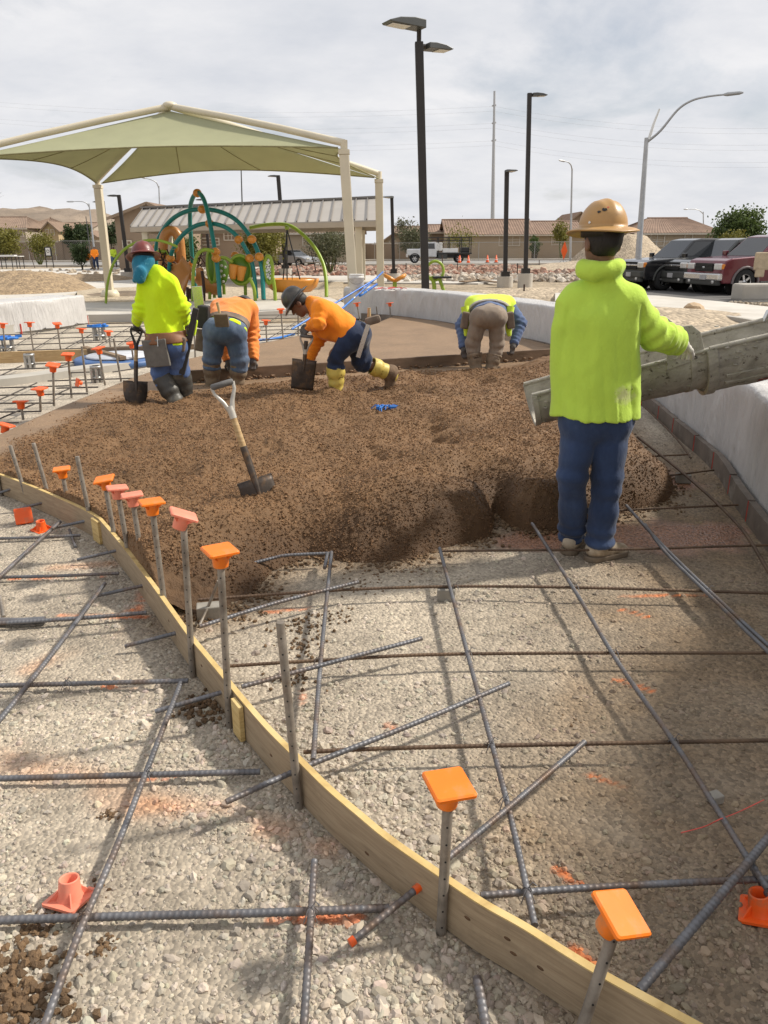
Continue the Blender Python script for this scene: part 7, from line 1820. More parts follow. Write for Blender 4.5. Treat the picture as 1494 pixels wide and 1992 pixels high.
# ================================================================== LAMP POSTS
MAT['bronze'] = M('dark_bronze_paint', (0.030, 0.026, 0.024), 0.45, 0.2, 0.15, 2, 0.03)
MAT['lamp_grey'] = M('lamp_grey_paint', (0.085, 0.088, 0.085), 0.4, 0.3, 0.1, 2, 0.03)
MAT['lens'] = M('lamp_lens', (0.62, 0.60, 0.54), 0.3, 0, 0.05, 5, 0)
MAT['galv'] = M('galvanised_steel', (0.42, 0.43, 0.44), 0.45, 0.5, 0.12, 3, 0.03)
MAT['pole_base'] = M('pole_base_concrete', (0.50, 0.46, 0.40), 0.9, 0, 0.1, 3, 0.15)
def led_head(th, at, d, L, w, tilt=0.0, up=(0, 0, 1)):
    d = Vector(d).normalized(); s = d.cross(Vector(up)).normalized(); u = s.cross(d)
    prof = [(0.0, -0.06), (L*0.96, -0.025), (L, 0.0), (L*0.7, 0.055), (L*0.3, 0.075), (0.0, 0.06)]
    MB().prism([at+d*x+u*y*L*1.5-s*(w/2) for x, y in prof], s*w).build('lamp_head', MAT['lamp_grey'], th, True, L*0.015)
    MB().prism([at+d*(L*a)+u*(-0.06+0.035*a-0.012)*L*1.5+s*(w*b) for a, b in ((0.42, -0.4), (0.90, -0.36), (0.90, 0.36), (0.42, 0.4))], u*(L*0.012)).build('lens', MAT['lens'], th, True)
def lamp_post(label, top, bot, Y, w, heads, base=None, group='dark lamp posts on the site'):
    T = dp(*top, Y); B = dp(*bot, Y); B.z = -0.03 if base is None else 0.0
    th = thing('lamp_post', label, 'lamp post', (B.x, B.y, 0), 0, group)
    b0 = B.copy()
    if base:
        h, r = base; MB().cyl(Vector((B.x, B.y, -0.03)), Vector((B.x, B.y, h)), r, n=20).build('concrete_base', MAT['pole_base'], th, True); b0.z = h
        MB().box(b0+Vector((0, 0, 0.10)), (w*2.0, w*2.0, 0.2)).build('base_cover', MAT['bronze'], th, True)
    MB().bar(b0, T, w, w, (0, 1, 0)).build('pole', MAT['bronze'], th, True, w*0.08)
    for off, d, L, hw in heads:
        a = T+Vector(off); 
        MB().tube([Vector((T.x, T.y, T.z-0.03)), Vector((T.x, T.y, a.z)), a] if a.z > T.z else [Vector((T.x, T.y, a.z)), a], w*0.28, 8).build('bracket', MAT['bronze'], th, True); led_head(th, a, d, L, hw)
Yb = 20.5
lamp_post('tall black square lamp post with two lamp heads in front of the white wall', (815, 82), (829, 588), Yb, 0.195, [((0.06, -0.05, 0.32), (-1, -0.55, -0.02), 0.95, 0.42), ((0.16, 0.05, -0.08), (1, 0.55, -0.02), 0.66, 0.40)])
k = lambda px, Y: px*ppm(Y)
lamp_post('slim black lamp post, taller one of two standing behind the far worker', (1030, 181), (1021, 556), 32.5, 0.16, [((0.1, 0, -0.06), (1, 0.2, 0), 0.58, 0.3)], (0.55, 0.30))
lamp_post('slim black lamp post, shorter one of two standing behind the far worker', (986, 331), (982, 552), 33.5, 0.17, [((0.06, -0.1, -0.05), (0.35, -1, 0), 0.5, 0.3)], (0.40, 0.33))
lamp_post('slim black lamp post between the cream post and the tall black post', (762, 382), (766, 545), 38, 0.15, [((-0.03, -0.1, -0.05), (-0.6, -1, 0), 0.5, 0.3)], (0.4, 0.32))
lamp_post('black lamp post rising behind the metal pavilion roof', (541, 341), (556, 538), 47.5, 0.21, [((-0.08, -0.05, -0.05), (-1, -0.2, 0), 0.5, 0.3)], (0.4, 0.4))
lamp_post('black lamp post leaning before the big tan house wall', (231, 379), (250, 532), 44, 0.17, [((-0.08, 0, -0.05), (-1, -0.1, 0), 0.52, 0.3)], (0.35, 0.42))
lamp_post('black lamp post directly behind the cream shade post', (200, 391), (216, 540), 50, 0.17, [((-0.1, 0.0, -0.05), (-1, 0.1, 0), 0.5, 0.3)])
lamp_post('black lamp post behind the top of the teal arch', (397, 387), (410, 530), 50, 0.16, [((-0.06, 0, -0.05), (-1, 0.1, 0), 0.45, 0.3)])
def street_light(label, bot, top, arm, Y, r0, r1, mat='galv', spar=None):
    B = dp(*bot, Y); B.z = -0.03; T = dp(*top, Y); th = thing('street_light', label, 'street light', (B.x, B.y, 0), 0, 'cobra head street lights along the roads')
    MB().tube([B, T], [r0, r0*0.6], 10).build('pole', MAT[mat], th, True)
    A = smooth_path([dp(x, y, Y-0.3*i) for i, (x, y) in enumerate(arm)], 5); MB().tube(A, [r1*(1.25-0.5*i/len(A)) for i in range(len(A))], 8).build('arm', MAT[mat], th, True)
    d = (A[-1]-A[-2]).normalized(); MB().tube([A[-1], A[-1]+d*0.15, A[-1]+d*0.65, A[-1]+d*0.8], [r1, r1*1.7, r1*1.5, r1*0.6], 10).build('lamp_head', MAT['galv'], th, True)
    if spar:
        P = [dp(x, y, Y+0.2) for x, y in spar]; MB().tube(P, [r0*0.45, r0*0.35, r0*0.25][:len(P)], 8).build('spar', MAT['white_paint'], th, True)
street_light('big galvanised street light with a long curved arm behind the chute worker', (1240, 530), (1258, 268), [(1259, 276), (1285, 254), (1318, 214), (1345, 196), (1375, 188), (1408, 184)], 40, 0.17, 0.05, 'galv', [(1262, 272), (1272, 240), (1283, 212)])
street_light('thin street light behind the canopy, left of the pavilion roof', (316, 520), (309, 362), [(309, 366), (304, 355), (295, 350), (284, 347)], 110, 0.13, 0.06)
street_light('thin street light above the dark bush at left', (186, 510), (173, 396), [(173, 402), (168, 395), (158, 392), (144, 392)], 95, 0.12, 0.05)
street_light('thin street light left of the chute worker hat', (1109, 515), (1113, 328), [(1113, 332), (1111, 322), (1106, 316), (1099, 314)], 70, 0.11, 0.045)
street_light('thin street light over the red roofed house at right', (1369, 500), (1368, 412), [(1368, 416), (1360, 409), (1350, 407), (1338, 407)], 140, 0.14, 0.06)
def mast(label, bot, top, Y, r0, r1, mat, name='utility_pole', arms=()):
    B = dp(*bot, Y); B.z = -0.03; T = dp(*top, Y); th = thing(name, label, 'utility pole', (B.x, B.y, 0))
    MB().tube([B, T], [r0, r1], 10).build('shaft', MAT[mat], th, True)
    for x0, x1, y in arms: MB().tube([dp(x0, y+1, Y), dp(x1, y-1, Y)], r1*0.7, 6).build('cross_arm', MAT[mat], th, True)
mast('tall steel transmission mast far behind the houses', (957, 500), (962, 177), 220, 0.62, 0.26, 'galv', arms=((957, 965, 205), (957, 965, 239), (956, 965, 273)))
mast('thin bare pole rising behind the pavilion roof', (474, 500), (469, 328), 120, 0.13, 0.08, 'lamp_grey')
mast('thin pole beside the street light over the dark bush', (177, 500), (167, 421), 100, 0.08, 0.05, 'lamp_grey')
for i, (y, l) in enumerate(((207, 'upper'), (240, 'middle'), (274, 'lower'))):
    A, B, M_ = dp(-260, y-34, 260), dp(1800, y+22, 190), dp(961, y, 220); mb = MB()
    for dzz in (0, 1.1):
        for a, b in ((A, M_), (M_, B)):
            P = []
            for t in np.linspace(0, 1, 14): q = a.lerp(b, float(t)); q.z -= dzz+4*t*(1-t)*3.5; P.append(q)
            mb.tube(P, 0.013, 4)
    o = mb.build('power_line', MAT['galv']); tag(o, l+' pair of power lines strung from the transmission mast', 'power line')
# ================================================================== HOUSES
MAT['stucco_tan'] = M('tan_stucco', (0.36, 0.285, 0.20), 0.95, 0, 0.06, 0.5, 0.1, 20, 0.01)
MAT['stucco_brown'] = M('brown_stucco', (0.27, 0.20, 0.14), 0.95, 0, 0.06, 0.5, 0.1, 20, 0.01)
MAT['stucco_yellow'] = M('yellow_tan_stucco', (0.42, 0.325, 0.19), 0.95, 0, 0.06, 0.5, 0.1, 20, 0.01)
MAT['stucco_grey'] = M('grey_beige_stucco', (0.40, 0.345, 0.275), 0.95, 0, 0.06, 0.5, 0.1, 20, 0.01)
def tile_mat(name, a, b): return M(name, tuple((x+y)/2 for x, y in zip(a, b)), 0.9, 0, 0.28, 1.1, 0.2, 10, 0.02, dirt=(b, 2.2, 0.45, 0.65))
MAT['tile_red'] = tile_mat('red_clay_tile', (0.27, 0.175, 0.125), (0.21, 0.14, 0.10))
MAT['tile_brown'] = tile_mat('brown_clay_tile', (0.27, 0.19, 0.135), (0.21, 0.145, 0.105))
MAT['trim'] = M('window_trim', (0.55, 0.49, 0.40), 0.8)
MAT['pane'] = M('window_pane', (0.055, 0.062, 0.068), 0.1, 0, 0.2, 1, 0, spec=0.8)
MAT['blind'] = M('window_blind', (0.36, 0.36, 0.34), 0.7, 0, 0.06, 3, 0)
def tiles(th, quad, pitch=0.33, mat='tile_red', par=None, name='roof'):
    """roof plane eL,eR,rR,rL with barrel tile columns running down the slope"""
    eL, eR, rR, rL = [Vector(q) for q in quad]; w = (eR-eL).length; n = max(3, int(w/pitch)); k = 4; rows = 2
    nor = (eR-eL).cross(rL-eL if (rL-eL).length > 0.1 else rR-eL).normalized()
    if nor.z < 0: nor = -nor
    V = []; m = n*k+1
    for j in range(rows):
        for i in range(m):
            t = i/(n*k); a = eL.lerp(eR, t); b = rL.lerp(rR, t); V.append(a.lerp(b, j/(rows-1))+nor*(0.055*abs(math.sin(math.pi*i/k))))
    F = [(j*m+i, j*m+i+1, (j+1)*m+i+1, (j+1)*m+i) for j in range(rows-1) for i in range(m-1)]
    base = len(V); V += [eL, eR, rR, rL]; F.append((base+3, base+2, base+1, base))
    mb = MB(); mb.add(V, F); return mb.build(name, MAT[mat], par or th, True)
def window(th, c, w, h, cols=2, blind=0.0, mat='trim'):
    c = Vector(c); fr = MB()
    t = 0.09
    for s in (-1, 1): fr.box(c+Vector((s*(w/2+t/2), -0.04, 0)), (t, 0.14, h+2*t))
    for s in (-1, 1): fr.box(c+Vector((0, -0.04, s*(h/2+t/2))), (w-0.004, 0.14, t))
    for i in range(1, cols): fr.box(c+Vector((-w/2+w*i/cols, -0.02, 0)), (0.06, 0.06, h-0.004))
    fr.box(c+Vector((0, -0.025, 0)), (w-0.008, 0.05, 0.05))
    f = fr.build('window', MAT[mat], th, True)
    for i in range(cols):
        x0 = -w/2+w*i/cols+0.035; x1 = -w/2+w*(i+1)/cols-0.035; MB().box(c+Vector(((x0+x1)/2, 0.02, 0)), (x1-x0, 0.02, h-0.02)).build('pane', MAT['pane'] if (i+int(blind*7)) % 3 else MAT['blind'], f, True)
def house(label, x0p, x1p, eave, ridge, Y, depth, wall, tile, kind='side', wins=(), over=0.4, hipl=0.0, hipr=0.0, base=-0.03, ridge_x=None):
    a, b = dp(x0p, eave, Y), dp(x1p, eave, Y); x0, x1, ze_ = a.x, b.x, (a.z+b.z)/2
    th = thing('house', label, 'house', ((x0+x1)/2, Y+depth/2, 0))
    if kind == 'side':
        zr = dp((x0p+x1p)/2, ridge, Y+depth/2).z
        wl = MB(); wl.add([(x0, Y, base), (x1, Y, base), (x1, Y+depth, base), (x0, Y+depth, base), (x0, Y, ze_), (x1, Y, ze_), (x1, Y+depth, ze_), (x0, Y+depth, ze_)], [(0, 1, 5, 4), (1, 2, 6, 5), (2, 3, 7, 6), (3, 0, 4, 7), (4, 5, 6, 7)])
        ym = Y+depth/2
        if not hipl: wl.add([(x0, Y, ze_), (x0, Y+depth, ze_), (x0, ym, zr-0.1)], [(0, 2, 1)])
        if not hipr: wl.add([(x1, Y, ze_), (x1, Y+depth, ze_), (x1, ym, zr-0.1)], [(0, 1, 2)])
        wl.build('wall', MAT[wall], th, True)
        X0, X1, y0, y1 = x0-over, x1+over, Y-over, Y+depth+over; zl = ze_-over*(zr-ze_)/(depth/2)*0.6
        rl, rr_ = X0+hipl, X1-hipr
        tiles(th, [(X0, y0, zl), (X1, y0, zl), (rr_, ym, zr), (rl, ym, zr)], 0.33, tile); tiles(th, [(X1, y1, zl), (X0, y1, zl), (rl, ym, zr), (rr_, ym, zr)], 0.5, tile)
        if hipl: tiles(th, [(X0, y1, zl), (X0, y0, zl), (rl, ym, zr), (rl, ym, zr)], 0.4, tile)
        if hipr: tiles(th, [(X1, y0, zl), (X1, y1, zl), (rr_, ym, zr), (rr_, ym, zr)], 0.4, tile)
        MB().tube([(rl, ym, zr+0.03), (rr_, ym, zr+0.03)], 0.13, 8).build('ridge_tiles', MAT[tile], th, True)
        MB().box(((x0+x1)/2, y0+0.04, zl-0.08), (X1-X0, 0.06, 0.18)).build('fascia', MAT['trim'], th, True)
    else:
        rx = (x0+x1)/2 if ridge_x is None else dp(ridge_x, ridge, Y).x; zr = dp((x0p+x1p)/2, ridge, Y).z
        wl = MB(); wl.prism([(x0, Y, base), (x1, Y, base), (x1, Y, ze_), (rx, Y, zr-0.12), (x0, Y, ze_)], (0, depth, 0)); wl.build('wall', MAT[wall], th, True)
        for sx, xe in ((-1, x0), (1, x1)):
            sl = (zr-ze_)/max(0.1, abs(rx-xe)); xo = xe+sx*over; zo = ze_-over*sl; y0, y1 = Y-over, Y+depth+over
            q = [(xo, y0, zo), (xo, y1, zo), (rx, y1, zr), (rx, y0, zr)]
            if sx < 0: q = [q[1], q[0], q[3], q[2]]
            tiles(th, q, 0.33, tile)
            MB().bar((xo, y0-0.03, zo-0.06), (rx, y0-0.03, zr-0.06), 0.05, 0.2).build('barge_board', MAT['stucco_brown'], th, True)
    for (px, py, w, h, cols) in wins:
        c = dp(px, py, Y); window(th, (c.x, Y-0.003, c.z), w*Y/1560, h*Y/1560, cols, (px % 7)/7)
    return th
house('long tan house with a brown tiled roof behind the white work truck', 872, 1036, 455, 428, 104, 11, 'stucco_tan', 'tile_red', 'side', ((991, 466, 38, 21, 3),), 0.5)
house('short tan wing with a low tiled roof left of the long tan house', 836, 874, 451, 438, 112, 8, 'stucco_brown', 'tile_red', 'side', (), 0.4)
house('tan house with a front gable left of the chute worker', 1047, 1135, 455, 431, 108, 12, 'stucco_tan', 'tile_red', 'side', ((1086, 468, 24, 14, 2),), 0.5)
house('brown gabled house behind the hard hat of the chute worker', 1095, 1160, 440, 412, 122, 12, 'stucco_brown', 'tile_red', 'front', (), 0.5)
house('tan house with a hipped red tile roof behind the parked cars', 1243, 1402, 452, 425, 92, 12, 'stucco_tan', 'tile_red', 'side', ((1272, 466, 38, 22, 3), (1339, 464, 13, 22, 1)), 0.5, 3.2, 2.2)
house('small tan gabled house right of the cream posts', 742, 792, 470, 452, 120, 10, 'stucco_tan', 'tile_brown', 'front', ((764, 476, 12, 12, 1),), 0.5)
house('grey beige house behind the greyish tree left of the work truck', 772, 836, 458, 441, 128, 10, 'stucco_grey', 'tile_brown', 'side', ((782, 468, 10, 10, 1),), 0.5)
house('big tan two storey house rising left of the pavilion roof', 222, 345, 420, 394, 62, 14, 'stucco_brown', 'tile_brown', 'front', ((248, 475, 14, 10, 2),), 0.5, ridge_x=288)
house('long brown house under the pavilion roof behind the playground', 330, 520, 445, 425, 70, 10, 'stucco_brown', 'tile_brown', 'side', ((447, 458, 20, 15, 3), (408, 470, 34, 10, 1)), 0.5)
house('tan house with a tiled roof behind the palo verde trees', 545, 700, 452, 432, 88, 12, 'stucco_tan', 'tile_brown', 'side', ((600, 470, 20, 14, 2),), 0.5)
house('two storey beige house at the left edge with three tall windows', -40, 48, 443, 423, 118, 12, 'stucco_grey', 'tile_brown', 'side', ((34, 452, 20, 14, 3), (-5, 452, 14, 12, 2)), 0.5, 0, 2.5)
house('yellow tan two storey house, second from the left edge', 46, 83, 442, 424, 124, 14, 'stucco_yellow', 'tile_brown', 'side', ((65, 455, 12, 8, 2),), 0.5, 2.0, 2.0)
house('yellow tan gabled house beside the dark green tree', 82, 112, 446, 431, 121, 14, 'stucco_yellow', 'tile_brown', 'front', ((92, 452, 5, 9, 1), (103, 452, 5, 9, 1)), 0.4)
house('pale house with a long tiled roof behind the dark green tree', 104, 170, 447, 434, 135, 12, 'stucco_grey', 'tile_brown', 'side', ((116, 458, 6, 10, 1),), 0.4)
house('small house with a gabled porch right of the dark green tree', 158, 186, 458, 448, 115, 8, 'stucco_tan', 'tile_brown', 'front', ((172, 466, 12, 9, 2),), 0.4)
house('low house roof between the shade post and the big tan house', 182, 226, 456, 444, 140, 10, 'stucco_tan', 'tile_brown', 'side', (), 0.4)

# ================================================================== WALLS AND FENCES far behind
def blockwall(label, a, b, h, col='stucco_brown'):
    A, B = Vector((a[0], a[1], 0)), Vector((b[0], b[1], 0)); th = thing('block_wall', label, 'wall', (A+B)/2)
    MB().bar(A+Vector((0, 0, h/2-0.02)), B+Vector((0, 0, h/2-0.02)), 0.25, h).build('wall_body', MAT[col], th, True)
    MB().bar(A+Vector((0, 0, h+0.045)), B+Vector((0, 0, h+0.045)), 0.34, 0.09).build('coping', MAT['trim'], th, True)
    n = int((B-A).length/6)
    for i in range(n+1): q = A.lerp(B, i/n); MB().box(q+Vector((0, 0, h/2+0.03)), (0.5, 0.5, h+0.12)).build('pier', MAT[col], th, True)
blockwall('brown block wall along the far road at left', (-75, 108), (-28, 104), 2.3)
blockwall('brown block wall behind the playground and the parked grey car', (-28, 103.5), (4, 102), 1.9)
MAT['wire'] = M('fence_wire', (0.36, 0.35, 0.33), 0.5, 0.5, 0.05, 2, 0)
def chain_fence(label, a, b, h, step=3.0, mesh=0.28):
    A, B = Vector((a[0], a[1], 0)), Vector((b[0], b[1], 0)); L = (B-A).length; d = (B-A)/L; th = thing('chain_link_fence', label, 'fence', (A+B)/2)
    n = int(L/step)
    for i in range(n+1): q = A+d*(L*i/n); MB().tube([q+Vector((0, 0, -0.03)), q+Vector((0, 0, h+0.08))], 0.032, 6).build('post', MAT['wire'], th, True)
    MB().tube([A+Vector((0, 0, h)), B+Vector((0, 0, h))], 0.024, 6).build('top_rail', MAT['wire'], th, True)
    mb = MB(); x = 0
    while x < L:
        for s in (1, -1):
            x2 = x+s*h
            p0 = A+d*x+Vector((0, 0.02, 0.03)); z1 = h; x2c = min(max(x2, 0), L); z1 = h*abs(x2c-x)/h if x2c != x2 else h
            p1 = A+d*x2c+Vector((0, 0.02, max(0.05, z1))); dirv = (p1-p0).normalized(); sd = Vector((0, 1, 0)).cross(dirv)*0.006
            mb.add([p0-sd, p0+sd, p1+sd, p1-sd], [(0, 1, 2, 3)])
        x += mesh
    o = mb.build('wire_mesh', MAT['wire'], th, True); o['kind'] = 'stuff'
chain_fence('chain link fence along the far road before the houses at right', (-1, 98), (62, 74), 2.0, 3.2)
chain_fence('chain link fence before the brown block wall at left', (-70, 101), (-30, 99), 2.4, 3.2)
chain_fence('chain link fence behind the playground trees', (-28, 97), (-3, 97.5), 2.2, 3.2)

# ================================================================== TREES
def leaf_mat(name, col): return M(name, col, 0.7, 0, 0.35, 1.5, 0, trans=0.25, dirt=(tuple(c*0.6 for c in col), 0.8, 0.45, 0.65))
MAT['leaf_yellow'] = leaf_mat('yellow_green_leaf', (0.20, 0.185, 0.03)); MAT['leaf_green'] = leaf_mat('mid_green_leaf', (0.085, 0.125, 0.028)); MAT['leaf_dark'] = leaf_mat('dark_green_leaf', (0.045, 0.072, 0.02)); MAT['leaf_grey'] = leaf_mat('grey_green_leaf', (0.13, 0.135, 0.07))
MAT['bark'] = M('bark', (0.10, 0.085, 0.06), 0.9, 0, 0.25, 3, 0.3, 20, 0.02); MAT['bark_green'] = M('green_bark', (0.13, 0.14, 0.045), 0.8, 0, 0.2, 3, 0.2, 20, 0.02)
def tree(label, base, top, half, Y, leaf, n, ls, name='tree', trunk=0.35, airy=0.0, bark='bark', seed=0, cat='tree', lean=0, stems=3, sq=1.0):
    B = dp(*base, Y); B.z = -0.03; T = dp(*top, Y); H = T.z; rx = half*Y/1560
    r = np.random.default_rng(seed+5); th = thing(name, label, cat, (B.x, B.y, 0))
    mb = MB(); c0 = Vector((T.x, Y, H*(trunk+1)/2)); tips = []
    for i in range(stems):
        a = 6.28*i/stems+r.uniform(0, 1); e = B+Vector((math.cos(a)*rx*0.35, math.sin(a)*rx*0.35, H*(trunk+0.15))); p0 = B+Vector((math.cos(a)*0.05, math.sin(a)*0.05, 0))
        R0 = max(0.04, H*0.022)
        mb.tube(smooth_path([p0, p0.lerp(e, 0.5)+Vector((r.normal()*0.1, 0, 0.1)), e], 3), np.linspace(R0, R0*0.6, 7), 7)
        for k in range(5):
            b = r.uniform(0, 6.28); q = c0+Vector((math.cos(b)*rx*0.8*r.uniform(.4, 1), math.sin(b)*rx*0.8*r.uniform(.4, 1), (H-c0.z)*r.uniform(-0.4, 0.92))); tips.append(q)
            mb.tube(smooth_path([e, e.lerp(q, 0.5)+Vector((r.normal()*0.1*rx, 0, 0.15)), q], 3), np.linspace(R0*0.55, R0*0.12, 7), 5)
    mb.build('trunk', MAT[bark], th, True)
    # leaf clumps round branch tips and filling the crown
    nc = 46; cen = []
    while len(cen) < nc:
        u = r.normal(size=3); u /= np.linalg.norm(u); k = r.uniform(0.25, 1)**0.5
        cen.append((T.x+u[0]*rx*k*0.86, Y+u[1]*rx*k*0.86, c0.z+u[2]*(H-c0.z)*k*0.88*(sq if u[2] < 0 else 1)))
    cen = np.array(cen+[t[:] for t in tips]); w = r.uniform(0.3, 1, len(cen)); w /= w.sum()
    ci = r.choice(len(cen), n, p=w); sp = rx*(0.15+0.10*airy); P = cen[ci]+r.normal(size=(n, 3))*sp*np.array((1, 1, 0.75)); P[:, 2] = np.maximum(P[:, 2], 0.05)
    a = r.normal(size=(n, 3)); a /= np.linalg.norm(a, axis=1)[:, None]; b = np.cross(a, r.normal(size=(n, 3))); b /= np.linalg.norm(b, axis=1)[:, None]; s = ls*r.uniform(0.5, 1.3, (n, 1))
    V = np.stack([P-a*s*0.5, P+b*s*0.28, P+a*s*0.5, P-b*s*0.28], 1).reshape(-1, 3); F = np.arange(n*4).reshape(-1, 4)
    link_mesh('crown', np_mesh('crown', V, F, MAT[leaf], False), th, True)
tree('bushy palo verde with yellow green leaves behind the playground', (515, 520), (510, 440), 40, 46, 'leaf_yellow', 6500, 0.14, trunk=0.25, airy=0.8, bark='bark_green', seed=1, stems=5)
tree('taller airy palo verde left of the cream posts', (642, 525), (640, 446), 42, 50, 'leaf_grey', 4200, 0.14, trunk=0.25, airy=1.0, bark='bark_green', seed=2, stems=5)
tree('dark green bush behind the slide of the climbing frame', (355, 530), (352, 462), 34, 52, 'leaf_green', 4500, 0.16, trunk=0.15, airy=0.5, seed=3, name='bush', cat='bush')
tree('round dark green tree before the far houses at left', (150, 505), (148, 436), 26, 105, 'leaf_dark', 5200, 0.36, trunk=0.12, seed=4)
tree('sparse dark shrub behind the two men in orange', (160, 520), (156, 474), 18, 62, 'leaf_dark', 2400, 0.16, trunk=0.1, airy=0.6, seed=5, name='shrub', cat='shrub')
tree('pale yellow green palo verde before the left houses', (78, 512), (76, 452), 24, 80, 'leaf_yellow', 2200, 0.2, trunk=0.2, airy=1.0, bark='bark_green', seed=6, stems=5)
tree('low yellow green bush at the left edge', (8, 500), (6, 447), 30, 100, 'leaf_yellow', 3400, 0.3, trunk=0.1, airy=0.6, seed=7, name='bush', cat='bush')
tree('broad green mesquite tree behind the red car', (1438, 500), (1440, 412), 45, 84, 'leaf_green', 7000, 0.34, trunk=0.2, airy=0.4, seed=8)
tree('yellow green bush in front of the mesquite tree', (1425, 500), (1424, 452), 26, 78, 'leaf_yellow', 3200, 0.24, trunk=0.1, airy=0.4, seed=9, name='bush', cat='bush')
tree('thin greyish tree behind the slim lamp post', (788, 500), (788, 425), 20, 110, 'leaf_grey', 900, 0.3, trunk=0.35, airy=1.0, seed=10)
tree('broad yellowish tree left of the white work truck', (806, 508), (806, 444), 30, 98, 'leaf_grey', 2600, 0.26, trunk=0.15, airy=0.8, bark='bark_green', seed=11)
tree('airy palo verde in front of the long tan house', (900, 505), (897, 436), 30, 97, 'leaf_yellow', 800, 0.25, trunk=0.25, airy=1.2, bark='bark_green', seed=12)
tree('small yellow green tree before the house left of the hard hat', (1092, 500), (1092, 428), 16, 100, 'leaf_yellow', 1100, 0.28, trunk=0.35, airy=0.8, bark='bark_green', seed=13)
tree('small green shrub between the two tan houses', (1042, 498), (1042, 456), 10, 100, 'leaf_green', 900, 0.26, trunk=0.15, airy=0.6, seed=14, name='shrub', cat='shrub')
tree('small dark tree between the cream post and the big tan house', (214, 510), (213, 432), 16, 75, 'leaf_dark', 1300, 0.22, trunk=0.45, airy=0.8, seed=15)
def bare_tree():
    B = dp(-20, 500, 34); B.z = -0.03; th = thing('bare_tree', 'bare thin branched tree reaching in at the left edge below the canopy', 'tree', (B.x, B.y, 0)); mb = MB(); r = random.Random(4)
    def br(p, d, L, w, k):
        q = p+d*L; mb.tube([p, p.lerp(q, 0.5)+Vector((r.uniform(-.04, .04), 0, 0.02)), q], [w, w*0.8, w*0.6], 5)
        if k:
            for _ in range(3): br(p.lerp(q, r.uniform(0.55, 1)), (d+Vector((r.uniform(-.6, .7), r.uniform(-.5, .5), r.uniform(-.1, .5)))).normalized(), L*r.uniform(0.55, 0.8), w*0.55, k-1)
    br(B, Vector((0.05, 0, 1)), 1.5, 0.06, 5); mb.build('trunk', MAT['bark'], th, True)
bare_tree()
# hills on the left horizon
def hills():
    n, m = 90, 12; x = np.linspace(-900, 60, n); V = []
    for j in range(m):
        t = j/(m-1); h = 1.6+np.maximum(0, (46*np.exp(-((x+560)/330.)**2)+22*fbm(x/90, x*0+3, 4, 5)-4))*math.sin(t*math.pi/2)*(0.8+0.4*fbm(x/40, x*0+t*4, 3, 9))*1.02*sstep(60, -180, x)
        V.append(np.stack([x, np.full(n, 950+t*260), h-3*(1-t)], 1))
    V = np.concatenate(V); i = np.arange((n-1)*(m-1)); a = (i//(n-1))*n+i % (n-1)
    tag(link_mesh('hills', np_mesh('hills', V, np.stack([a, a+1, a+n+1, a+n], 1), M('hill_scrub', (0.23, 0.18, 0.135), 1.0, 0, 0.3, 0.02, 0.6, 0.1, 4.0))), kind='structure')
hills()

# ================================================================== CARS
def paint(name, col): return M(name, col, 0.28, 0.25, 0.08, 1, 0, coat=0.7, dirt=(tuple(c*0.6+0.04 for c in col), 2, 0.5, 0.85))
MAT['car_maroon'] = paint('maroon_car_paint', (0.13, 0.010, 0.024)); MAT['car_black'] = paint('black_car_paint', (0.010, 0.010, 0.012)); MAT['car_dark'] = paint('charcoal_car_paint', (0.022, 0.024, 0.022)); MAT['car_white'] = paint('white_car_paint', (0.62, 0.63, 0.64)); MAT['car_silver'] = paint('silver_grey_car_paint', (0.23, 0.23, 0.235))
MAT['cladding'] = M('dark_grey_cladding', (0.05, 0.052, 0.048), 0.6); MAT['headlight'] = M('headlight_glass', (0.62, 0.62, 0.60), 0.12, 0.2, 0.1, 9, 0); MAT['amber'] = M('amber_lens', (0.75, 0.25, 0.03), 0.2); MAT['plate'] = M('number_plate', (0.38, 0.38, 0.39), 0.5); MAT['tail'] = M('tail_lens', (0.35, 0.01, 0.01), 0.2)
def wheel(th, x, y, r, w, side, spokes=5):
    o = MB().lathe([(r*0.60, -w/2), (r*0.93, -w/2), (r, -w*0.36), (r, w*0.36), (r*0.93, w/2), (r*0.60, w/2), (r*0.58, w*0.3), (r*0.58, -w*0.3), (r*0.60, -w/2)], 26, (x, y, r), Matrix.Rotation(R(90), 3, 'X')).build('wheel', MAT['rubber'], th)
    mb = MB(); m = Matrix.Rotation(R(90), 3, 'X'); yo = y+side*w*0.30
    mb.lathe([(r*0.62, 0.03), (r*0.56, 0.03), (r*0.54, -0.03), (r*0.62, -0.03)], 26, (x, yo, r), m); mb.lathe([(0, 0.035), (r*0.15, 0.035), (r*0.17, -0.03), (0, -0.035)], 14, (x, yo, r), m)
    for k in range(spokes):
        a = 2*math.pi*k/spokes; e = Vector((math.cos(a), 0, math.sin(a))); c = Vector((x, yo, r)); mb.bar(c+e*r*0.12, c+e*r*0.58, r*0.17, 0.035, (0, 1, 0))
    mb.build('rim', MAT['chrome'], o)
    MB().lathe([(0, -0.02), (r*0.57, -0.02), (r*0.57, 0.0), (0, 0.0)], 20, (x, y, r), m).build('brake_disc', MAT['void'], o)
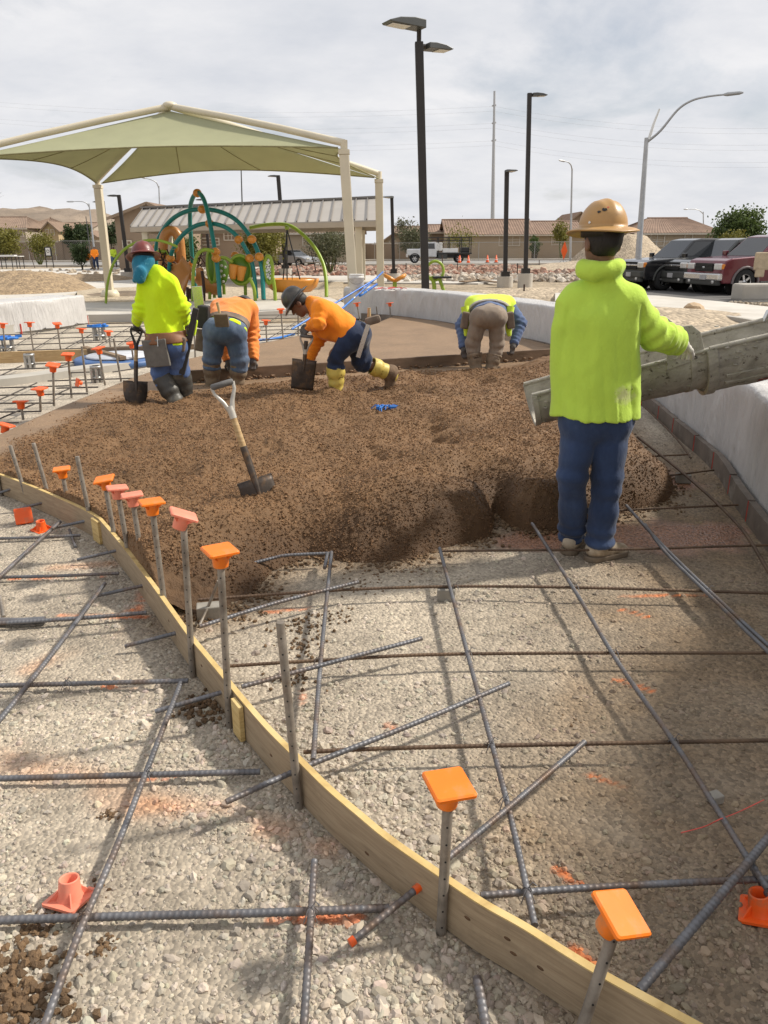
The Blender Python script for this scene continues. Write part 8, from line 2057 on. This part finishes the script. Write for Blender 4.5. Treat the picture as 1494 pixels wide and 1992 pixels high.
def suv(label, loc, rz, mat, L=5.0, Wd=1.95, H=1.88, hood=1.12, grille='bar', clad=False, wr=0.385, nose_taper=0.06):
    """x forward; front at +L/2"""
    th = thing('parked_car', label, 'car', loc, rz, 'cars parked side by side at the right')
    f, b = L/2, -L/2; xw0, xw1 = f-0.92, b+1.02; ar = wr+0.09; zb = 0.36
    def arch(xc): return [(xc+ar*math.cos(a), zb+ar*math.sin(a)*1.05) for a in np.linspace(0, math.pi, 11)]
    prof = [(f-0.02, 0.42), (f, 0.62), (f-0.01, 0.90), (f-0.10, hood-0.07), (f-0.32, hood), (f-1.30, hood+0.07), (b+0.06, hood+0.10), (b, 0.95), (b+0.02, 0.45)]
    poly = prof+[(b+0.08, zb)]+[(x, z) for x, z in reversed(arch(xw1))]+[(x, z) for x, z in reversed(arch(xw0))]+[(f-0.08, zb)]
    body = MB().prism([(x, -Wd/2, z) for x, z in poly], (0, Wd, 0)); o = body.build('body', MAT[mat], th, False, 0.07, 3)
    # cabin with tumblehome
    xs = f-1.30; cab = [(xs-0.10, hood+0.02, 0.46), (xs-0.85, H-0.06, 0.385), (xs-1.2, H, 0.375), (b+0.55, H-0.01, 0.375), (b+0.20, H-0.10, 0.38), (b+0.05, hood+0.06, 0.47)]
    V = []
    for s in (-1, 1): V += [(x, s*w*Wd, z) for x, z, w in cab]
    n = len(cab); F = [tuple(range(n)), tuple(range(2*n-1, n-1, -1))]+[(i, n+i, n+(i+1) % n, (i+1) % n) for i in range(n)]
    mb = MB(); mb.add(V, F); mb.build('cabin', MAT[mat], th, False, 0.05, 3)
    # glass, 3 mm proud
    def quad(pts, nm, m=MAT['glass'], d=0.004):
        P = [Vector(p) for p in pts]; nn = (P[1]-P[0]).cross(P[2]-P[0]).normalized(); c = sum(P, Vector())/len(P)
        if nn.dot(c-Vector((0, 0, 1.2))) < 0: nn = -nn
        q = MB(); q.prism([p+nn*0.002 for p in P], nn*d); q.build(nm, m, th)
    def lerp3(a, b_, t): return tuple(a[i]+(b_[i]-a[i])*t for i in range(3))
    A0, A1 = cab[0], cab[1]
    lo_, hi_ = lerp3(A0, A1, 0.08), lerp3(A0, A1, 0.95)
    quad([(lo_[0], -lo_[2]*Wd*0.92, lo_[1]), (lo_[0], lo_[2]*Wd*0.92, lo_[1]), (hi_[0], hi_[2]*Wd*0.9, hi_[1]), (hi_[0], -hi_[2]*Wd*0.9, hi_[1])], 'windscreen')
    B0, B1 = cab[5], cab[4]; l2, h2 = lerp3(B0, B1, 0.2), lerp3(B0, B1, 0.92)
    quad([(l2[0], -l2[2]*Wd*0.85, l2[1]), (l2[0], l2[2]*Wd*0.85, l2[1]), (h2[0], h2[2]*Wd*0.85, h2[1]), (h2[0], -h2[2]*Wd*0.85, h2[1])], 'rear_window')
    zl, zh = hood+0.14, H-0.13; xa, xb = xs-0.32, xs-0.86
    def wy(z): return Wd*(0.465-(0.085)*(z-hood)/(H-hood))
    cuts = [(xa-0.05, xs-1.55), (xs-1.63, xs-2.55), (xs-2.63, b+0.34)]
    for s in (-1, 1):
        for i, (c0, c1) in enumerate(cuts):
            if c0-c1 < 0.25: continue
            t0 = c0 if i else xa-0.02; t1 = c0 if i else xb
            quad([(t0, s*wy(zl), zl), (c1, s*wy(zl), zl), (c1-(0.0 if i < 2 else -0.1), s*wy(zh), zh), (t1, s*wy(zh), zh)], 'side_window')
        MB().bbox((xs-0.28, s*(Wd/2+0.10), hood+0.16), (0.12, 0.22, 0.17), 0.03).build('mirror', MAT[mat], th)
        for dx in (xs-1.59, xs-2.59): MB().box((dx, s*(Wd/2+0.001), 0.80), (0.012, 0.008, 0.62)).build('door_gap', MAT['void'], th)
        for dx in (xs-1.40, xs-2.40): MB().bbox((dx, s*(Wd/2+0.014), hood-0.10), (0.20, 0.03, 0.04), 0.01).build('door_handle', MAT['void'], th)
        for xc in (xw0, xw1):
            P = [Vector((x, s*(Wd/2+0.012), z)) for x, z in arch(xc)]; MB().tube(P, 0.045, 6).build('arch_trim', MAT['cladding'] if clad or mat != 'car_maroon' else M('flare', (0.16, 0.13, 0.13), 0.5), th)
            MB().lathe([(0, -0.02), (ar-0.005, -0.02), (ar-0.005, 0.02), (0, 0.02)], 20, (xc, s*(Wd/2-0.33), zb+0.02), Matrix.Rotation(R(90), 3, 'X')).build('wheel_well', MAT['void'], th)
            wheel(th, xc, s*(Wd/2-0.12), wr, 0.26, s, 5 if mat == 'car_maroon' else 6)
        MB().bbox(((xw0+xw1)/2, s*(Wd/2+0.02), 0.40), (xw0-xw1-2*ar-0.1, 0.12, 0.07), 0.02).build('step_bar', MAT['cladding'], th)
    # face
    fm = MAT['chrome'] if grille == 'chrome' else MAT['cladding']
    MB().bbox((f+0.02, 0, 0.58), (0.22, Wd*0.99, 0.24), 0.05).build('bumper', MAT['chrome'] if mat == 'car_maroon' else MAT['cladding'], th)
    MB().bbox((f+0.0, 0, 0.40), (0.16, Wd*0.90, 0.20), 0.05).build('lower_bumper', MAT['cladding'], th)
    g = MB().bbox((f+0.004, 0, 0.88), (0.05, Wd*0.50, 0.27), 0.03).build('grille', MAT['void'], th)
    if grille == 'bar': MB().bbox((f+0.035, 0, 0.90), (0.03, Wd*0.62, 0.06), 0.012).build('grille_bar', MAT['chrome'], g); MB().bbox((f+0.055, 0, 0.90), (0.02, 0.17, 0.07), 0.012).build('badge', MAT['chrome'], g)
    else:
        for k in range(5): MB().box((f+0.03, 0, 0.79+0.045*k), (0.014, Wd*0.46, 0.012)).build('grille_slat', MAT['cladding'], g)
        MB().lathe([(0, 0), (0.055, 0), (0.05, 0.012), (0, 0.014)], 14, (f+0.034, 0, 0.88), Matrix.Rotation(R(90), 3, 'Y'), 0.6, 1.3).build('badge', MAT['chrome'], g)
    for s in (-1, 1):
        l = MB().bbox((f-0.005, s*Wd*0.375, 0.91), (0.09, Wd*0.20, 0.20), 0.04).build('headlight', MAT['headlight'], th)
        MB().bbox((f-0.05, s*Wd*0.482, 0.91), (0.13, 0.07, 0.17), 0.03).build('indicator', MAT['amber'] if mat != 'car_dark' else MAT['headlight'], l)
        MB().lathe([(0, 0), (0.07, 0), (0.06, 0.03), (0, 0.03)], 12, (f+0.08, s*Wd*0.33, 0.42), Matrix.Rotation(R(90), 3, 'Y')).build('fog_lamp', MAT['headlight'], th)
    MB().bbox((f+0.14, 0.16, 0.56), (0.02, 0.32, 0.16), 0.006).build('number_plate', MAT['plate'], th)
    return th
def car_at(px, py, off, rz):
    p = gp(px, py, 0.0); d = Vector((math.cos(rz), math.sin(rz), 0)); s = Vector((-d.y, d.x, 0)); return p - d*off[0] - s*off[1]
rz = R(180+14)
# the near front wheel is at local (f - .92, +side)
suv('maroon four wheel drive with chrome bumper, nearest of the parked cars', car_at(1440, 573, (2.55-0.92, 0.85), rz), rz, 'car_maroon', 5.1, 1.98, 1.93, 1.17, 'slats', wr=0.42)
suv('charcoal car with a chrome grille bar, middle one of the three parked cars', car_at(1371, 567, (2.6-0.92, 0.85), rz), rz, 'car_dark', 5.2, 1.98, 1.84, 1.10, 'bar', True, wr=0.39)
suv('black car with amber side lamps, farthest of the three parked cars', car_at(1287, 564, (2.6-0.92, 0.85), rz), rz, 'car_black', 5.2, 1.98, 1.84, 1.08, 'bar', wr=0.40)
# something tan hung over the mirror of the maroon one
p = dp(1484, 508, gp(1440, 573).y-1.0); mb = MB(); mb.bbox(p, (0.55, 0.10, 0.55), 0.05); mb.bbox(p+Vector((-0.05, 0, -0.35)), (0.3, 0.08, 0.3), 0.04); o = mb.build('jacket', M('tan_jacket', (0.50, 0.40, 0.27), 0.9, 0, 0.15, 6, 0.5, 12, 0.03)); tag(o, 'tan jacket hanging on the side of the maroon car', 'jacket')

# grey coupe beyond the pavilion
def coupe(label, loc, rz):
    th = thing('parked_car', label, 'car', loc, rz); L, Wd = 4.5, 1.8; f, b = L/2, -L/2; xw = (f-0.85, b+0.85); wr = 0.33; ar = wr+0.06; zb = 0.28
    def arch(xc): return [(xc+ar*math.cos(a), zb+ar*math.sin(a)) for a in np.linspace(0, math.pi, 9)]
    poly = [(f, 0.4), (f-0.02, 0.62), (f-0.5, 0.78), (f-1.3, 0.88), (b+0.6, 0.98), (b+0.03, 0.94), (b, 0.5), (b+0.08, zb)]+list(reversed(arch(xw[1])))+list(reversed(arch(xw[0])))+[(f-0.06, zb)]
    MB().prism([(x, -Wd/2, z) for x, z in poly], (0, Wd, 0)).build('body', MAT['car_silver'], th, False, 0.06, 3)
    cab = [(f-1.25, 0.86, 0.45), (f-2.0, 1.30, 0.34), (f-2.7, 1.34, 0.33), (b+0.55, 0.97, 0.43)]; n = 4; V = []
    for s in (-1, 1): V += [(x, s*w*Wd, z) for x, z, w in cab]
    mb = MB(); mb.add(V, [tuple(range(n)), tuple(range(2*n-1, n-1, -1))]+[(i, n+i, n+(i+1) % n, (i+1) % n) for i in range(n)]); mb.build('cabin', MAT['glass'], th, False, 0.04)
    MB().bbox((f-2.35, 0, 1.335), (0.9, 1.15, 0.03), 0.012).build('roof', MAT['car_silver'], th)
    for s in (-1, 1):
        for x in xw: wheel(th, x, s*(Wd/2-0.11), wr, 0.22, s, 5); MB().lathe([(0, -0.02), (ar, -0.02), (ar, 0.02), (0, 0.02)], 16, (x, s*(Wd/2-0.3), zb+0.02), Matrix.Rotation(R(90), 3, 'X')).build('wheel_well', MAT['void'], th)
        MB().bbox((f-0.06, s*0.62, 0.66), (0.16, 0.36, 0.13), 0.03).build('headlight', MAT['headlight'], th); MB().bbox((b+0.0, s*0.62, 0.78), (0.06, 0.4, 0.14), 0.02).build('tail_lamp', MAT['tail'], th)
p = gp(578, 519, 0); coupe('silver grey coupe parked beyond the pavilion beside the rocks', (p.x-0.4, p.y+1.5, 0), R(-38))

# white work truck with a pipe rack
def work_truck():
    p = gp(853, 511.5, 0); th = thing('work_truck', 'white flatbed work truck with a black pipe rack on the far road', 'truck', (p.x, p.y, 0)); wr = 0.42
    s_ = -1  # faces the left of the picture
    X = lambda x: -x
    def bb(c, d, nm, m, bv=0.03): MB().bbox((X(c[0]), c[1], c[2]), d, bv).build(nm, m, th)
    bb((2.55, 0, 1.05), (1.35, 1.9, 0.62), 'bonnet', MAT['car_white'], 0.10)
    MB().prism([(X(x), -0.95, z) for x, z in ((2.0, 0.60), (2.0, 1.34), (1.45, 1.98), (0.35, 2.02), (0.25, 1.3), (0.25, 0.60))], (0, 1.9, 0)).build('cab', MAT['car_white'], th, False, 0.05)
    MB().prism([(X(x), -0.958, z) for x, z in ((1.78, 1.36), (1.38, 1.86), (0.5, 1.88), (0.45, 1.36))], (0, 0.006, 0)).build('side_window', MAT['glass'], th)
    MB().prism([(X(1.98), -0.8, 1.40), (X(1.98), 0.8, 1.40), (X(1.50), 0.75, 1.93), (X(1.50), -0.75, 1.93)], (-0.02, 0, 0.02)).build('windscreen', MAT['glass'], th)
    bb((3.22, 0, 0.72), (0.16, 1.9, 0.3), 'bumper', MAT['chrome']); bb((-1.5, 0, 0.92), (3.5, 2.1, 0.14), 'flatbed', MAT['black']); bb((-1.4, 0, 0.66), (3.4, 0.9, 0.34), 'chassis', MAT['black'])
    bb((-0.35, -0.95, 0.62), (0.9, 0.25, 0.42), 'tool_box', MAT['cladding']); bb((-1.1, -0.6, 1.2), (1.5, 0.7, 0.40), 'tool_box', MAT['white_paint']); bb((-2.6, -0.3, 1.25), (0.9, 0.9, 0.5), 'load', MAT['black'], 0.1); bb((0.05, -0.7, 1.55), (0.7, 0.5, 0.8), 'water_keg', MAT['bucket'], 0.1)
    for x in (2.45, -2.0):
        for y in (-0.86, 0.86):
            wheel(th, X(x), y, wr, 0.28, -1 if y < 0 else 1, 6)
            if x > 0: MB().tube([(X(x+0.5*math.cos(a)), y*1.09, 0.42+0.5*math.sin(a)) for a in np.linspace(0.1, 3.04, 10)], 0.05, 6).build('arch_trim', MAT['black'], th)
    mb = MB()
    for y in (-0.9, 0.9):
        for z in (2.42, 2.16): mb.bar((X(1.3), y, z), (X(-3.2), y, z), 0.07, 0.07)
        for x in (0.1, -1.0, -2.2, -3.15): mb.bar((X(x), y, 0.95), (X(x), y, 2.5), 0.08, 0.08, (0, 1, 0))
    for x in (1.2, 0.1, -1.0, -2.2, -3.15): mb.bar((X(x), -0.9, 2.42), (X(x), 0.9, 2.42), 0.06, 0.06)
    mb.build('pipe_rack', MAT['black'], th); bb((3.2, -0.72, 1.05), (0.10, 0.3, 0.25), 'headlight', MAT['headlight'])
work_truck()
# cones, road sign, stakes, posts
def cone(px, py, lab, h=0.75):
    p = gp(px, py, 0); th = thing('traffic_cone', lab, 'traffic cone', (p.x, p.y, 0), 0, 'traffic cones on the far road')
    MB().lathe([(0.17, 0.03), (0.04, h), (0, h)], 14).build('cone', MAT['cap_deep'], th); MB().box((0, 0, 0.02), (0.42, 0.42, 0.04)).build('base', MAT['black'], th); MB().lathe([(0.128, h*0.36), (0.088, h*0.62)], 14).build('white_band', MAT['white_paint'], th)
for (x, y), l in (((894, 512), 'orange cone before the rear wheel of the work truck'), ((911, 512), 'orange cone just behind the work truck'), ((948, 511), 'orange cone standing alone right of the work truck'), ((965, 511), 'orange cone left of the shorter lamp post')): cone(x, y, l)
p = gp(1096, 513, 0); th = thing('road_sign', 'narrow orange diamond road work sign beside the thin street light', 'road sign', (p.x, p.y, 0))
MB().prism([Vector((0.30, 0, 1.15)), Vector((0, 0, 2.0)), Vector((-0.30, 0, 1.15)), Vector((0, 0, 0.35))], (0.0, 0.03, 0)).build('sign_face', MAT['cap_deep'], th); MB().bar((0, 0.05, -0.03), (0, 0.05, 1.2), 0.05, 0.05, (0, 1, 0)).build('post', MAT['galv'], th)
for sx in (-1, 1): MB().bar((sx*0.5, 0.1, -0.03), (0, 0.05, 0.5), 0.04, 0.04).build('foot', MAT['galv'], th)
# black framed site notice and bar stands at far left
p = gp(98, 520, 0); th = thing('notice_stand', 'black framed white notice standing far behind at left', 'sign', (p.x, p.y, 0))
for x in (-0.3, 0.3): MB().bar((x, 0, -0.03), (x*0.9, 0, 1.65), 0.06, 0.06, (0, 1, 0)).build('leg', MAT['black'], th)
MB().bbox((0, -0.02, 1.3), (0.5, 0.05, 0.8), 0.02).build('frame', MAT['black'], th); MB().box((0, -0.05, 1.3), (0.38, 0.012, 0.62)).build('notice', MAT['white_paint'], th)
MB().lathe([(0.09, 0), (0.13, 0), (0.13, 0.008), (0.09, 0.008)], 16, (0, -0.058, 1.33), Matrix.Rotation(R(90), 3, 'X')).build('ring_symbol', MAT['black'], th)
p = gp(18, 522, 0); th = thing('work_table', 'long folding table with pale sheets at the far left', 'table', (p.x, p.y, 0))
MB().bbox((0, 0, 0.95), (2.4, 0.9, 0.05), 0.01).build('table_top', MAT['white_paint'], th); MB().bbox((0.1, 0, 1.02), (1.2, 0.6, 0.08), 0.03).build('sheets', MAT['litter'], th)
for x in (-1.1, -0.4, 0.5, 1.1):
    for y in (-0.4, 0.4): MB().bar((x, y, -0.03), (x, y, 0.93), 0.05, 0.05, (0, 1, 0)).build('leg', MAT['black'], th)
def slim_post(px0, px1, lab, r=0.03):
    b = gp(*px0, 0); t = dp(*px1, b.y); o = MB().tube([Vector((b.x, b.y, -0.03)), t], r, 6).build('post', MAT['brown_tube']); o.name = 'steel_post'; tag(o, lab, 'post', 'dark posts standing among the rocks')
for a, b, l in (((68, 521), (55, 484), 'slanting dark post left of the notice stand'), ((617, 535), (605, 489), 'slanting dark post left of the airy palo verde'), ((649, 533), (657, 485), 'slanting dark post right of the airy palo verde'), ((790, 530), (790, 512), 'short dark post among the red rocks left of the tall black post'), ((862, 524), (860, 496), 'dark post below the work truck bed'), ((889, 530), (890, 512), 'short dark post below the cones'),
                 ((1006, 540), (1007, 512), 'dark stake between the two slim lamp posts'), ((1049, 522), (1049, 506), 'thin dark post right of the slim lamp posts'), ((1019, 575), (1020, 553), 'thin dark stake before the lamp base')): slim_post(a, b, l)
# timber lying behind the wall, black cone hat on the mound
for (a, b), l in ((((898, 548), (955, 541)), 'flat timber lying on the walk behind the far worker'), (((905, 541), (968, 549)), 'second timber crossing on the walk behind the far worker'), (((948, 538), (1000, 541)), 'third timber lying toward the lamp bases')):
    A, B = gp(*a, 0.10), gp(*b, 0.10); o = MB().bar(A, B, 0.28, 0.05).build('plank', MAT['wood_dark']); tag(o, l, 'plank')
